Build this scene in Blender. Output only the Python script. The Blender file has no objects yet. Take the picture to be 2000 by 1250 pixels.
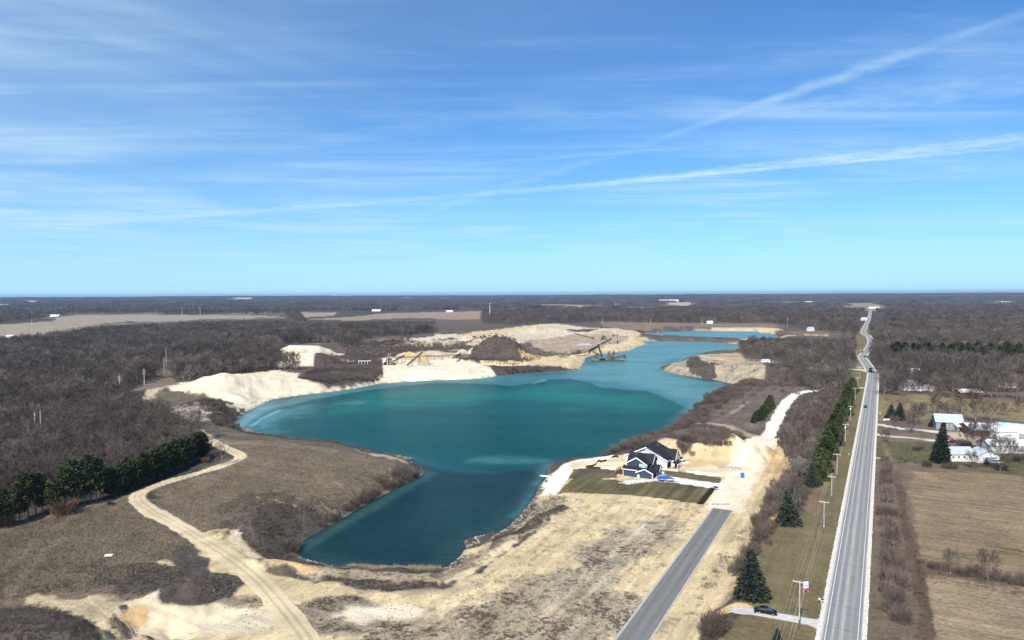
import bpy, bmesh, math, random
import numpy as np
from mathutils import Vector, Matrix
sc = bpy.context.scene
COL = sc.collection
R = math.radians
# ------------------------------------------------------------------ camera, sky, sun, exposure
H = 75.0
FP = 1333.33                      # focal length in reference pixels (24 mm on a 36 mm wide frame)
HZ = 574.0                        # horizon row at the picture centre
PITCH = math.atan((625 - HZ) / FP)
ROLL = 0.0045
Fv = Vector((0, math.cos(PITCH), -math.sin(PITCH)))
U0 = Vector((0, math.sin(PITCH), math.cos(PITCH)))
R0 = Vector((1, 0, 0))
Rv = R0 * math.cos(ROLL) - U0 * math.sin(ROLL)
Uv = U0 * math.cos(ROLL) + R0 * math.sin(ROLL)
cam = bpy.data.objects.new('camera', bpy.data.cameras.new('camera'))
COL.objects.link(cam)
cam.data.sensor_width = 36; cam.data.lens = 24
cam.data.clip_start = 1; cam.data.clip_end = 90000
cam.matrix_world = Matrix(((Rv.x, Uv.x, -Fv.x, 0), (Rv.y, Uv.y, -Fv.y, 0), (Rv.z, Uv.z, -Fv.z, H), (0, 0, 0, 1)))
sc.camera = cam

def ray(px, py):
    return Fv + Rv * ((px - 1000) / FP) - Uv * ((py - 625) / FP)

def at(px, py, z=-3.5):
    d = ray(px, py)
    t = (z - H) / min(d.z, -1e-4)
    return (d.x * t, d.y * t)

SUN_EL, SUN_FROM = R(44), math.atan2(-0.42, -0.9075)    # direction towards the sun: x=-.6, y=-.8
sx, sy = -0.42, -0.9075
sun_dir = Vector((sx * math.cos(SUN_EL), sy * math.cos(SUN_EL), math.sin(SUN_EL)))
sun = bpy.data.objects.new('sun', bpy.data.lights.new('sun', 'SUN'))
COL.objects.link(sun)
sun.data.energy = 4.6; sun.data.angle = R(0.5); sun.data.color = (1.0, 0.935, 0.83)
sun.rotation_euler = (-sun_dir).to_track_quat('-Z', 'Y').to_euler()

world = bpy.data.worlds.new('World'); sc.world = world; world.use_nodes = True
SKY_STRENGTH = 0.125
EXPOSURE = 0.38
def build_world():
    nt = world.node_tree; nt.nodes.clear()
    N = nt.nodes.new; Lk = nt.links.new
    out = N('ShaderNodeOutputWorld'); bg = N('ShaderNodeBackground')
    Lk(bg.outputs[0], out.inputs[0])
    bg.inputs[1].default_value = SKY_STRENGTH
    sky = N('ShaderNodeTexSky'); sky.sky_type = 'NISHITA'; sky.sun_disc = False
    sky.sun_elevation = SUN_EL; sky.sun_rotation = math.atan2(sx, sy)
    sky.altitude = 250; sky.air_density = 1.0; sky.dust_density = 0.25; sky.ozone_density = 2.5
    def M(op, a, b=None, c=None, clamp=False):
        n = N('ShaderNodeMath'); n.operation = op; n.use_clamp = clamp
        for i, v in enumerate((a, b, c)):
            if v is None: continue
            if isinstance(v, (int, float)): n.inputs[i].default_value = v
            else: Lk(v, n.inputs[i])
        return n.outputs[0]
    tc = N('ShaderNodeTexCoord')
    sep = N('ShaderNodeSeparateXYZ'); Lk(tc.outputs['Generated'], sep.inputs[0])
    z = M('MAXIMUM', sep.outputs[2], 0.015)
    qx = M('DIVIDE', sep.outputs[0], z); qy = M('DIVIDE', sep.outputs[1], z)
    comb = N('ShaderNodeCombineXYZ'); Lk(qx, comb.inputs[0]); Lk(qy, comb.inputs[1])
    def noise(scale, detail, sclx, scly, rot, rough=0.6, dist=0.0, off=0.0):
        mp = N('ShaderNodeMapping'); Lk(comb.outputs[0], mp.inputs[0])
        mp.inputs['Rotation'].default_value = (0, 0, rot)
        mp.inputs['Scale'].default_value = (sclx, scly, 1)
        mp.inputs['Location'].default_value = (off, off * 0.7, 0)
        n = N('ShaderNodeTexNoise'); Lk(mp.outputs[0], n.inputs['Vector'])
        n.inputs['Scale'].default_value = scale; n.inputs['Detail'].default_value = detail
        n.inputs['Roughness'].default_value = rough; n.inputs['Distortion'].default_value = dist
        return n.outputs[0]
    def ramp(v, lo, hi):
        n = N('ShaderNodeMapRange'); n.interpolation_type = 'SMOOTHSTEP'
        Lk(v, n.inputs[0]); n.inputs[1].default_value = lo; n.inputs[2].default_value = hi
        return n.outputs[0]
    big = noise(0.35, 4, 1, 1, 0.2, 0.5, 0.6, 3.1)
    fib = noise(0.9, 9, 0.35, 1.5, -0.25, 0.62, 0.8, 1.7)
    fib2 = noise(3.5, 8, 0.3, 1.6, -0.35, 0.65, 0.5, 5.3)
    # thicker veil of high cloud towards the west (left), thin streaks elsewhere
    az = M('ARCTAN2', sep.outputs[0], sep.outputs[1])
    west = ramp(az, 0.15, -0.75)
    c1 = M('MULTIPLY', ramp(big, 0.40, 0.68), ramp(fib, 0.30, 0.72))
    c2 = M('MULTIPLY', ramp(fib, 0.42, 0.72), ramp(fib2, 0.32, 0.75))
    cl = M('ADD', M('MULTIPLY', c1, 0.46), M('MULTIPLY', c2, 0.24))
    cl = M('ADD', cl, M('MULTIPLY', M('MULTIPLY', west, ramp(big, 0.2, 0.75)), 0.42))
    cl = M('ADD', cl, M('MULTIPLY', M('MULTIPLY', ramp(sep.outputs[2], 0.22, 0.40), ramp(az, .55, .05)), M('ADD', 0.06, M('MULTIPLY', ramp(big, .25, .7), 0.12))))
    # contrails: straight streaks in the plane of the high clouds
    def q_of(px, py):
        d = ray(px, py); return (d.x / d.z, d.y / d.z)
    def trail(a, b, w0, w1, amt, seed, fray=0.5, endfade=0.08):
        (ax, ay), (bx, by) = q_of(*a), q_of(*b)
        Ln = math.hypot(bx - ax, by - ay); ux, uy = (bx - ax) / Ln, (by - ay) / Ln
        dx = M('SUBTRACT', qx, ax); dy = M('SUBTRACT', qy, ay)
        s = M('DIVIDE', M('ADD', M('MULTIPLY', dx, ux), M('MULTIPLY', dy, uy)), Ln)
        d = M('SUBTRACT', M('MULTIPLY', dx, uy), M('MULTIPLY', dy, ux))
        nz = noise(9, 5, 1, 1, 0, 0.65, 0.0, seed)
        w = M('ADD', M('MULTIPLY', s, w1 - w0), w0)
        w = M('MAXIMUM', M('MULTIPLY', w, 1.35), 0.003)
        d = M('ADD', d, M('MULTIPLY', M('SUBTRACT', nz, 0.5), M('MULTIPLY', w, fray * 3)))
        r = M('DIVIDE', M('ABSOLUTE', d), w)
        m = ramp(r, 1.0, 0.1)
        m = M('MULTIPLY', m, M('MULTIPLY', ramp(s, -endfade, endfade * 2), ramp(s, 1.0 + endfade, 1.0 - 2 * endfade)))
        nz2 = noise(4, 5, 1, 1, 0, 0.7, 0.0, seed + 3)
        m = M('MULTIPLY', m, M('ADD', M('MULTIPLY', ramp(nz2, 0.3, 0.65), 0.7), 0.3))
        return M('MULTIPLY', m, amt * 1.05)
    T = [((2250, -60), (1250, 285), 0.06, 0.06, 0.17, 1.0), ((1790, 100), (1480, 205), 0.11, 0.07, 0.26, 4.0),
         ((1230, 290), (800, 425), 0.10, 0.16, 0.17, 6.0),
         ((2300, 240), (1150, 362), 0.28, 0.16, 0.60, 8.0), ((2300, 262), (1000, 372), 0.07, 0.09, 0.36, 11.0),
         ((1400, 345), (150, 438), 0.12, 0.28, 0.30, 14.0), ((2200, 150), (1480, 212), 0.30, 0.16, 0.22, 17.0),
         ((960, 225), (480, 300), 0.16, 0.16, 0.10, 21.0), ((1350, 288), (900, 322), 0.07, 0.08, 0.16, 25.0)]
    tot = None
    for a, b, w0, w1, amt, sd in T:
        t = trail(a, b, w0, w1, amt, sd)
        tot = t if tot is None else M('ADD', tot, t)
    cl = M('ADD', cl, tot)
    cl = M('MULTIPLY', cl, ramp(sep.outputs[2], 0.0, 0.09), clamp=True)
    # clear-air tint of the day: cleaner blue than the standard atmosphere
    tint = N('ShaderNodeMixRGB'); tint.blend_type = 'MULTIPLY'; tint.inputs[0].default_value = 1
    Lk(sky.outputs[0], tint.inputs[1]); tint.inputs[2].default_value = (0.34, 0.635, 0.92, 1)
    air = N('ShaderNodeMixRGB'); Lk(M('MULTIPLY', M('POWER', 2.718, M('MULTIPLY', M('MAXIMUM', sep.outputs[2], 0.0), -14.0)), 0.97), air.inputs[0]); Lk(tint.outputs[0], air.inputs[1]); air.inputs[2].default_value = (3.2, 5.35, 6.7, 1)
    white = N('ShaderNodeMixRGB'); white.blend_type = 'MIX'
    Lk(cl, white.inputs[0]); Lk(air.outputs[0], white.inputs[1]); white.inputs[2].default_value = (3.9, 5.3, 6.4, 1)
    Lk(white.outputs[0], bg.inputs[0])
build_world()
sc.view_settings.view_transform = 'Standard'
sc.view_settings.look = 'None'
sc.view_settings.exposure = EXPOSURE
sc.view_settings.gamma = 1
sc.view_settings.use_curve_mapping = False
sc.render.engine = 'CYCLES'
sc.cycles.max_bounces = 5; sc.cycles.diffuse_bounces = 2; sc.cycles.glossy_bounces = 2
sc.cycles.transmission_bounces = 2; sc.cycles.volume_bounces = 0; sc.cycles.transparent_max_bounces = 4

# ------------------------------------------------------------------ helpers
UX = (0.879, -0.477)          # towards the highway, across the lots
VX = (0.477, 0.879)           # along the highway
rng = np.random.default_rng(7)

def tag(o, label=None, cat=None, group=None, kind=None):
    if label: o['label'] = label
    if cat: o['category'] = cat
    if group: o['group'] = group
    if kind: o['kind'] = kind
    return o

def empty(name, loc, rz=0, label=None, cat=None, group=None):
    o = bpy.data.objects.new(name, None); COL.objects.link(o)
    o.empty_display_size = 0.5
    o.location = loc; o.rotation_euler = (0, 0, rz)
    return tag(o, label, cat, group)

def link(name, mesh, parent=None, loc=None, mats=None):
    o = bpy.data.objects.new(name, mesh); COL.objects.link(o)
    if parent: o.parent = parent
    if loc: o.location = loc
    return o

def copy_tree(o, parent=None):
    c = o.copy(); COL.objects.link(c)
    if parent is not None: c.parent = parent
    for ch in o.children: copy_tree(ch, c)
    return c

class MB:
    def __init__(s): s.v = []; s.f = []
    def add(s, vs, fs):
        n = len(s.v); s.v += [tuple(p) for p in vs]; s.f += [tuple(i + n for i in f) for f in fs]; return s
    def box(s, c, d, rz=0):
        cx, cy, cz = c; hx, hy, hz = d[0] / 2, d[1] / 2, d[2] / 2
        ca, sa = math.cos(rz), math.sin(rz)
        vs = []
        for z in (-hz, hz):
            for x, y in ((-hx, -hy), (hx, -hy), (hx, hy), (-hx, hy)):
                vs.append((cx + x * ca - y * sa, cy + x * sa + y * ca, cz + z))
        return s.add(vs, [(3, 2, 1, 0), (4, 5, 6, 7), (0, 1, 5, 4), (1, 2, 6, 5), (2, 3, 7, 6), (3, 0, 4, 7)])
    def span(s, x0, x1, y0, y1, z0, z1):
        return s.box(((x0 + x1) / 2, (y0 + y1) / 2, (z0 + z1) / 2), (x1 - x0, y1 - y0, z1 - z0))
    def tube(s, a, b, r0, r1=None, n=6, cap=True):
        if r1 is None: r1 = r0
        a = Vector(a); b = Vector(b); d = (b - a)
        if d.length < 1e-6: return s
        d.normalize()
        t = Vector((0, 0, 1)) if abs(d.z) < 0.9 else Vector((1, 0, 0))
        x = d.cross(t).normalized(); y = d.cross(x)
        vs = []
        for p, r in ((a, r0), (b, r1)):
            for i in range(n):
                w = 2 * math.pi * i / n
                vs.append(p + x * (r * math.cos(w)) + y * (r * math.sin(w)))
        fs = [(i, (i + 1) % n, n + (i + 1) % n, n + i) for i in range(n)]
        if cap: fs += [tuple(range(n))[::-1], tuple(range(n, 2 * n))]
        return s.add(vs, fs)
    def prism(s, prof, y0, y1):
        """profile of (x,z) points (counter-clockwise seen from -y) swept along y"""
        n = len(prof)
        vs = [(x, y0, z) for x, z in prof] + [(x, y1, z) for x, z in prof]
        fs = [tuple(range(n)), tuple(range(n, 2 * n))[::-1]] + [((i + 1) % n, i, n + i, n + (i + 1) % n) for i in range(n)]
        return s.add(vs, fs)
    def loft(s, rings, cap=True):
        n = len(rings[0]); vs = [p for r_ in rings for p in r_]; fs = []
        for k in range(len(rings) - 1):
            for i in range(n):
                fs.append((k * n + i, k * n + (i + 1) % n, (k + 1) * n + (i + 1) % n, (k + 1) * n + i))
        if cap: fs += [tuple(range(n))[::-1], tuple(range((len(rings) - 1) * n, len(rings) * n))]
        return s.add(vs, fs)
    def mesh(s, name, mat, smooth=False, fix=True):
        me = bpy.data.meshes.new(name); me.from_pydata(s.v, [], s.f)
        if fix:
            bm = bmesh.new(); bm.from_mesh(me); bmesh.ops.recalc_face_normals(bm, faces=bm.faces); bm.to_mesh(me); bm.free()
        if mat: me.materials.append(mat)
        if smooth: me.polygons.foreach_set('use_smooth', [True] * len(me.polygons))
        me.update(); return me
    def build(s, name, mat, parent=None, smooth=False, loc=None, rz=0):
        o = link(name, s.mesh(name, mat, smooth), parent)
        if loc: o.location = loc
        if rz: o.rotation_euler = (0, 0, rz)
        return o

def mat(name, col, rough=0.8, var=0.12, scale=3.0, metal=0.0, spec=0.3, bump=0.0, col2=None, obj_rand=0.0, detail=4, coat=0.0):
    m = bpy.data.materials.new(name); m.use_nodes = True
    nt = m.node_tree; b = nt.nodes['Principled BSDF']
    b.inputs['Roughness'].default_value = rough; b.inputs['Metallic'].default_value = metal
    b.inputs['Specular IOR Level'].default_value = spec
    if coat: b.inputs['Coat Weight'].default_value = coat; b.inputs['Coat Roughness'].default_value = 0.03
    tc = nt.nodes.new('ShaderNodeTexCoord'); n = nt.nodes.new('ShaderNodeTexNoise')
    nt.links.new(tc.outputs['Object'], n.inputs['Vector'])
    n.inputs['Scale'].default_value = scale; n.inputs['Detail'].default_value = detail
    r = nt.nodes.new('ShaderNodeValToRGB'); nt.links.new(n.outputs[0], r.inputs[0])
    c2 = col2 or tuple(min(1, c * (1 + var)) for c in col); c1 = col if col2 else tuple(c * (1 - var) for c in col)
    r.color_ramp.elements[0].position = 0.35; r.color_ramp.elements[1].position = 0.65
    r.color_ramp.elements[0].color = (*c1, 1); r.color_ramp.elements[1].color = (*c2, 1)
    last = r.outputs[0]
    if obj_rand:
        oi = nt.nodes.new('ShaderNodeObjectInfo'); mr = nt.nodes.new('ShaderNodeMapRange')
        mr.inputs[3].default_value = 1 - obj_rand; mr.inputs[4].default_value = 1 + obj_rand
        nt.links.new(oi.outputs['Random'], mr.inputs[0])
        mx = nt.nodes.new('ShaderNodeVectorMath'); mx.operation = 'SCALE'
        nt.links.new(last, mx.inputs[0]); nt.links.new(mr.outputs[0], mx.inputs['Scale']); last = mx.outputs[0]
    nt.links.new(last, b.inputs['Base Color'])
    if bump:
        bp = nt.nodes.new('ShaderNodeBump'); bp.inputs['Strength'].default_value = bump
        nt.links.new(n.outputs[0], bp.inputs['Height']); nt.links.new(bp.outputs[0], b.inputs['Normal'])
    return m

# ------------------------------------------------------------------ numpy noise and distance fields
def _hash(ix, iy, seed):
    n = (ix.astype(np.int64) * 374761393 + iy.astype(np.int64) * 668265263 + seed * 974634777) & 0xffffffff
    n = ((n ^ (n >> 13)) * 1274126177) & 0xffffffff
    n = n ^ (n >> 16)
    return (n & 0xffff) / 65535.0
def vnoise(x, y, s, seed=0):
    x = x / s; y = y / s
    ix = np.floor(x); iy = np.floor(y); fx = x - ix; fy = y - iy
    fx = fx * fx * (3 - 2 * fx); fy = fy * fy * (3 - 2 * fy)
    a = _hash(ix, iy, seed); b = _hash(ix + 1, iy, seed); c = _hash(ix, iy + 1, seed); d = _hash(ix + 1, iy + 1, seed)
    return (a * (1 - fx) + b * fx) * (1 - fy) + (c * (1 - fx) + d * fx) * fy
def fbm(x, y, s, seed=0, oct=3):
    t = 0; a = 0.5; w = 0
    for k in range(oct):
        t = t + a * vnoise(x + 17.3 * k, y - 9.1 * k, s / 2 ** k, seed + k); w += a; a *= 0.5
    return t / w
def S(t):
    t = np.clip(t, 0, 1); return t * t * (3 - 2 * t)
def seg_d2(x, y, pts, closed):
    d = np.full(x.shape, 1e18); n = len(pts)
    for i in range(n if closed else n - 1):
        ax, ay = pts[i]; bx, by = pts[(i + 1) % n]
        ex, ey = bx - ax, by - ay; l2 = ex * ex + ey * ey + 1e-9
        t = np.clip(((x - ax) * ex + (y - ay) * ey) / l2, 0, 1)
        dd = (x - ax - t * ex) ** 2 + (y - ay - t * ey) ** 2
        d = np.minimum(d, dd)
    return np.sqrt(d)
def inside(x, y, pts):
    r = np.zeros(x.shape, bool); n = len(pts); j = n - 1
    for i in range(n):
        xi, yi = pts[i]; xj, yj = pts[j]
        c = ((yi > y) != (yj > y)) & (x < (xj - xi) * (y - yi) / ((yj - yi) if yj != yi else 1e-9) + xi)
        r ^= c; j = i
    return r
def sdf(x, y, pts, pad=60.0):
    """signed distance, negative inside; far outside simply = pad"""
    P = np.array(pts); lo = P.min(0) - pad; hi = P.max(0) + pad
    m = (x > lo[0]) & (x < hi[0]) & (y > lo[1]) & (y < hi[1])
    out = np.full(x.shape, float(pad))
    if m.any():
        xs, ys = x[m], y[m]
        d = seg_d2(xs, ys, pts, True); d[inside(xs, ys, pts)] *= -1
        out[m] = d
    return out
def ldist(x, y, pts, pad=40.0):
    P = np.array(pts); lo = P.min(0) - pad; hi = P.max(0) + pad
    m = (x > lo[0]) & (x < hi[0]) & (y > lo[1]) & (y < hi[1])
    out = np.full(x.shape, float(pad))
    if m.any(): out[m] = np.minimum(seg_d2(x[m], y[m], pts, False), pad)
    return out
def W(pts, z=-3.5):
    return [at(px, py, z) for px, py in pts]
def smooth_line(pts, n=6):
    P = [np.array(p, float) for p in pts]; P = [2 * P[0] - P[1]] + P + [2 * P[-1] - P[-2]]; out = []
    for i in range(1, len(P) - 2):
        for k in range(n):
            t = k / n; a, b, c, d = P[i - 1], P[i], P[i + 1], P[i + 2]
            out.append(tuple(0.5 * ((2 * b) + (c - a) * t + (2 * a - 5 * b + 4 * c - d) * t * t + (3 * b - a - 3 * c + d) * t ** 3)))
    out.append(tuple(P[-2])); return out

# ------------------------------------------------------------------ the map (outlines converted to metres on the ground)
WZ = -8.0
LAKE = W([(453,828),(462,820),(475,808),(487,800),(500,795),(530,780),(590,771),(650,764),(700,757),(740,749),(800,745),(870,742),(930,740),(965,735),(1000,731),(1060,727),(1100,724),(1132,721),(1136,714),(1138,709),(1142,705),(1144,698),(1160,694),(1182,690),(1212,686),(1230,684),(1245,677),(1262,672),(1255,667),(1262,665),(1300,665),(1350,666),(1400,668),(1446,672),(1447,676),(1430,688),(1400,690),(1366,692),(1346,697),(1335,703),(1324,709),(1300,714),(1290,716),(1291,721),(1300,726),(1325,731),(1350,735),(1396,742),(1432,750),(1428,760),(1400,768),(1375,774),(1371,783),(1362,792),(1350,801),(1322,828),(1300,843),(1250,861),(1207,871),(1180,890),(1160,899),(1135,901),(1112,901),(1080,905),(1069,912),(1070,925),(1066,936),(1052,950),(1046,968),(1025,995),(1005,1017),(987,1033),(960,1044),(925,1048),(905,1056),(910,1070),(897,1088),(872,1108),(850,1114),(800,1114),(725,1114),(670,1109),(625,1099),(590,1090),(576,1078),(576,1066),(600,1050),(637,1030),(670,1012),(710,987),(762,960),(795,942),(820,932),(829,922),(822,910),(800,899),(762,892),(725,880),(695,872),(650,868),(612,865),(575,860),(525,854),(485,845)], WZ)
LAKE2 = W([(1240,654),(1262,649.5),(1325,646),(1400,645),(1480,647.5),(1500,649),(1520,656),(1525,667),(1500,668),(1456,664.5),(1380,662),(1300,657.5)], WZ)
POND = W([(935,713),(960,714),(1007,715),(1015,720),(985,722),(955,721)], WZ)
HWY_PX = [(1590,1600),(1643,1250),(1705,737),(1702,727),(1697,717),(1688,704),(1684,697),(1688,690.5),(1694,684),(1698,678),(1701,670),(1700,662),(1695,656),(1688,652),(1686,647),(1689,640),(1693,632),(1697,622),(1699,614),(1700,606)]
HWY = smooth_line([at(*p, 0) for p in HWY_PX], 8)
hv = (VX[0], VX[1])
LANE = [at(1236,1250,-3.5), at(1412,995,-3.5)]
d_ = Vector((LANE[1][0]-LANE[0][0], LANE[1][1]-LANE[0][1])).normalized()
LANE = [(LANE[0][0]-d_.x*90, LANE[0][1]-d_.y*90), LANE[0], LANE[1]]
TRACK = smooth_line(W([(386,842),(412,862),(440,876),(462,886),(470,893),(452,904),(400,920),(350,933),(303,947),(276,959),(268,972),(285,990),(330,1018),(380,1048),(440,1085),(500,1130),(545,1180),(580,1225),(600,1255),(640,1330)]))
WTRACK = smooth_line(W([(1600,764),(1575,766),(1556,770),(1540,782),(1526,802),(1512,830),(1497,858)]))
SROAD = smooth_line(W([(1497,858),(1482,872),(1466,895),(1450,920),(1435,950),(1418,992)]))
far = 3000.0
EAST = W([(1364,1262),(1374,1245),(1436,1174),(1442,1135),(1474,1077),(1492,1023),(1507,975),(1537,930),(1538,890),(1520,862),(1560,815),(1600,775),(1640,720),(1660,690),(1668,664),(1668,640)], -1.5)
e0 = EAST[0]; EAST = [(e0[0]-VX[0]*150-20, e0[1]-VX[1]*150)] + EAST + [(EAST[-1][0]+4000, EAST[-1][1]+400), (4500, -300)]

QC = at(1010, 668)
def base_noise(x, y):
    return (fbm(x, y, 55, 3, 3) - 0.5) * 2.2 + (fbm(x, y, 9, 8, 3) - 0.5) * 0.75
# mounds: (px, py, semi along x, semi along y, rot, height, steepness)
MOUNDS = [
 (500,762,66,62,0.0,11,1.0),(425,770,66,40,0.1,6,1.1),(350,766,50,28,0.1,3.5,1.2),(555,752,40,24,0,4,1.1),
 (602,712,46,30,0.0,13,1.5),(590,694,52,34,0.0,12,1.5),
 (845,732,66,24,0.02,8.0,2.6),(910,735,40,18,-0.1,6.0,2.2),
 (985,694,42,30,0.0,22,1.15),(940,696,34,22,0.2,11,1.3),(1035,697,24,14,0,5,1.1),
 (795,695,20,14,0.0,6,1.2),(822,697,18,13,0.0,7,1.2),(898,697,15,13,0.0,9,1.0),(832,712,10,8,0,6,1.0),(1000,668,90,40,0,5,1.5),
 (860,676,50,30,0,8,1.4),(820,668,50,30,0,6,1.4),(930,664,70,30,0,6,1.3),
 (1190,653,70,60,0,13,1.2),(1050,646,90,70,0,10,1.3),(1290,640,120,60,0,5,1.5),
 (1465,733,70,30,0.05,10,2.4),(1380,724,42,20,0.15,7,1.7),(1560,690,80,60,0,6,1.2),
 (1378,881,34,21,-0.22,6.5,2.8),(1432,890,8,7,0,5,1.0),(1448,905,9,5,0,2.2,1.0),(1400,838,50,18,0.3,3,1.5),
 (547,1012,17,12,0.45,5.2,1.3),(520,1035,12,8,0.3,3.0,1.2),
 (40,1262,30,16,-0.3,6.0,1.3),(395,1150,7,8,-0.4,2.2,1.3),(345,1150,5,12,-0.3,2.0,1.3),
 (410,800,40,22,0.2,4.5,1.4),(1180,905,14,5,0,0.8,1.4),
 (1050,1010,16,4.0,0.8,1.6,1.2),(930,1090,14,3.5,0.7,1.6,1.2),(560,1108,20,4,-0.3,1.7,1.2),(760,1140,26,2.6,0.02,1.1,1.2),
]
DITCH = [(300,1215,16,7,-0.5,3.4,1.5),(395,1205,13,6,0.2,2.2,1.3),(225,1240,14,5,-0.6,1.6,1.2),(770,1215,30,7,0,0.5,1.0),(372,1125,4,9,-0.5,1.0,1.2)]
MW = [(at(m[0], m[1])) + m[2:] for m in MOUNDS]
DW = [(at(m[0], m[1])) + m[2:] for m in DITCH]
PAD = W([(1060,960),(1075,905),(1200,885),(1330,905),(1440,900),(1520,910),(1500,960),(1480,1020),(1420,1120),(1350,1262),(1200,1262),(1290,1080),(1360,990),(1200,972)])
def hfun(x, y):
    x = np.asarray(x, float); y = np.asarray(y, float)
    sh = x.shape; x = x.ravel(); y = y.ravel()
    r = np.hypot(x, y)
    de = sdf(x, y, EAST, 40)
    de = de + (fbm(x, y, 7, 31, 2) - 0.5) * 4.0
    h = -3.5 + 3.5 * S((6 - de) / 9.0)
    nz = base_noise(x, y)
    flat = S((ldist(x, y, HWY, 40) - 9) / 16) * S((ldist(x, y, LANE, 40) - 6) / 10)
    flat *= S((sdf(x, y, PAD, 40) + 2) / 9) * 0.92 + 0.08
    flat *= 0.35 + 0.65 * S((ldist(x, y, TRACK, 40) - 2.5) / 5)
    east_yard = S((-de - 2) / 12)
    h = h + nz * flat * (1 - 0.65 * east_yard) * np.clip(r / 200, 0.6, 1.3)
    qy_ = S((1 - np.hypot((x - QC[0]) / 330, (y - QC[1]) / 430)) * 3)
    h = h + qy_ * ((fbm(x, y, 38, 201, 3) - .5) * 7 + np.abs(fbm(x, y, 16, 204, 3) - .5) * 9 - .8)
    for (mx, my, a, b, rot, hh, st) in MW:
        dx, dy = x - mx, y - my
        q = (np.abs(dx) < 1.5 * max(a, b)) & (np.abs(dy) < 1.5 * max(a, b))
        if not q.any(): continue
        dx, dy = dx[q], dy[q]; ca, sa = math.cos(rot), math.sin(rot)
        u = (dx * ca + dy * sa) / a; v = (-dx * sa + dy * ca) / b
        rr = np.hypot(u, v) + (fbm(x[q], y[q], max(3.0, min(a, b) * 0.5), 77, 3) - 0.5) * 0.42
        h[q] += hh * S((1 - rr) * st)
    for (mx, my, a, b, rot, hh, st) in DW:
        dx, dy = x - mx, y - my
        q = (np.abs(dx) < 2 * max(a, b)) & (np.abs(dy) < 2 * max(a, b))
        if not q.any(): continue
        dx, dy = dx[q], dy[q]; ca, sa = math.cos(rot), math.sin(rot)
        u = (dx * ca + dy * sa) / a; v = (-dx * sa + dy * ca) / b
        rr = np.hypot(u, v) + (fbm(x[q], y[q], 5, 78, 3) - 0.5) * 0.5
        h[q] -= hh * S((1 - rr) * st)
    # lakes
    for poly, wb in ((LAKE, 13.0), (LAKE2, 14.0), (POND, 7.0)):
        d = sdf(x, y, poly, 60)
        q = d < 58
        if q.any():
            dq = d[q]; xq, yq = x[q], y[q]
            gul = (fbm(xq, yq, 5.5, 55, 3) - 0.5)
            w = wb * (0.75 + 0.9 * fbm(xq, yq, 40, 56, 2)) * (1 + np.clip(h[q] + 1.5, 0, 12) / 4.0)
            w = np.minimum(w, 48)
            up = WZ + (h[q] - WZ) * S((dq + gul * 5.0 * S(dq / 4)) / w) ** 0.85 + 0.25 * np.clip(dq, 0, 1)
            dn = WZ - 3.0 * S(-dq / 12) - 0.05
            h[q] = np.where(dq > 0, up, dn)
    # low far hills, wooded
    hill = S((r - 5000) / 9000)
    h = h + hill * (4 + 52 * fbm(x, y, 3000, 90, 3) + 8 * fbm(x, y, 900, 93, 2))
    h = h + S((r - 2500) / 4000) * 8 * (fbm(x, y, 700, 95, 2) - .4)
    return h.reshape(sh)
def hz(x, y): return float(hfun(np.array([x]), np.array([y]))[0])
def ground(px, py):
    """the point of the terrain seen at a place of the map drawing"""
    z = -3.5
    for _ in range(5):
        x, y = at(px, py, z); z = hz(x, y)
    return x, y, z
# ------------------------------------------------------------------ ground sheet
def poly(pts, z=-3.5): return ('P', W(pts, z))
def line(pts, w, z=-3.5): return ('L', W(pts, z), w)
def wline(world_pts, w): return ('L', world_pts, w)
def ell(px, py, a, b, rot=0.0, z=-3.5):
    x, y = at(px, py, z); ca, sa = math.cos(rot), math.sin(rot)
    return ('P', [(x + a * math.cos(t) * ca - b * math.sin(t) * sa, y + a * math.cos(t) * sa + b * math.sin(t) * ca) for t in [k * math.pi / 10 for k in range(20)]])
LANEROT = math.atan2(VX[1], VX[0]); CROSS = math.atan2(UX[1], UX[0])
cream = (0.56, 0.44, 0.262); white = (0.70, 0.60, 0.44); orange = (0.52, 0.355, 0.18); tan = (0.36, 0.285, 0.195)
dead = (0.125, 0.105, 0.080); straw = (0.215, 0.178, 0.120); brush = (0.070, 0.055, 0.048); floor_ = (0.085, 0.068, 0.056)
olive = (0.170, 0.138, 0.072); lawnc = (0.125, 0.106, 0.056); soil = (0.225, 0.160, 0.100); fieldc = (0.30, 0.245, 0.185); chalk = (0.80, 0.77, 0.68)
rust = (0.20, 0.135, 0.085); gold = (0.26, 0.215, 0.115); greyrock = (0.40, 0.36, 0.30)
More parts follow.
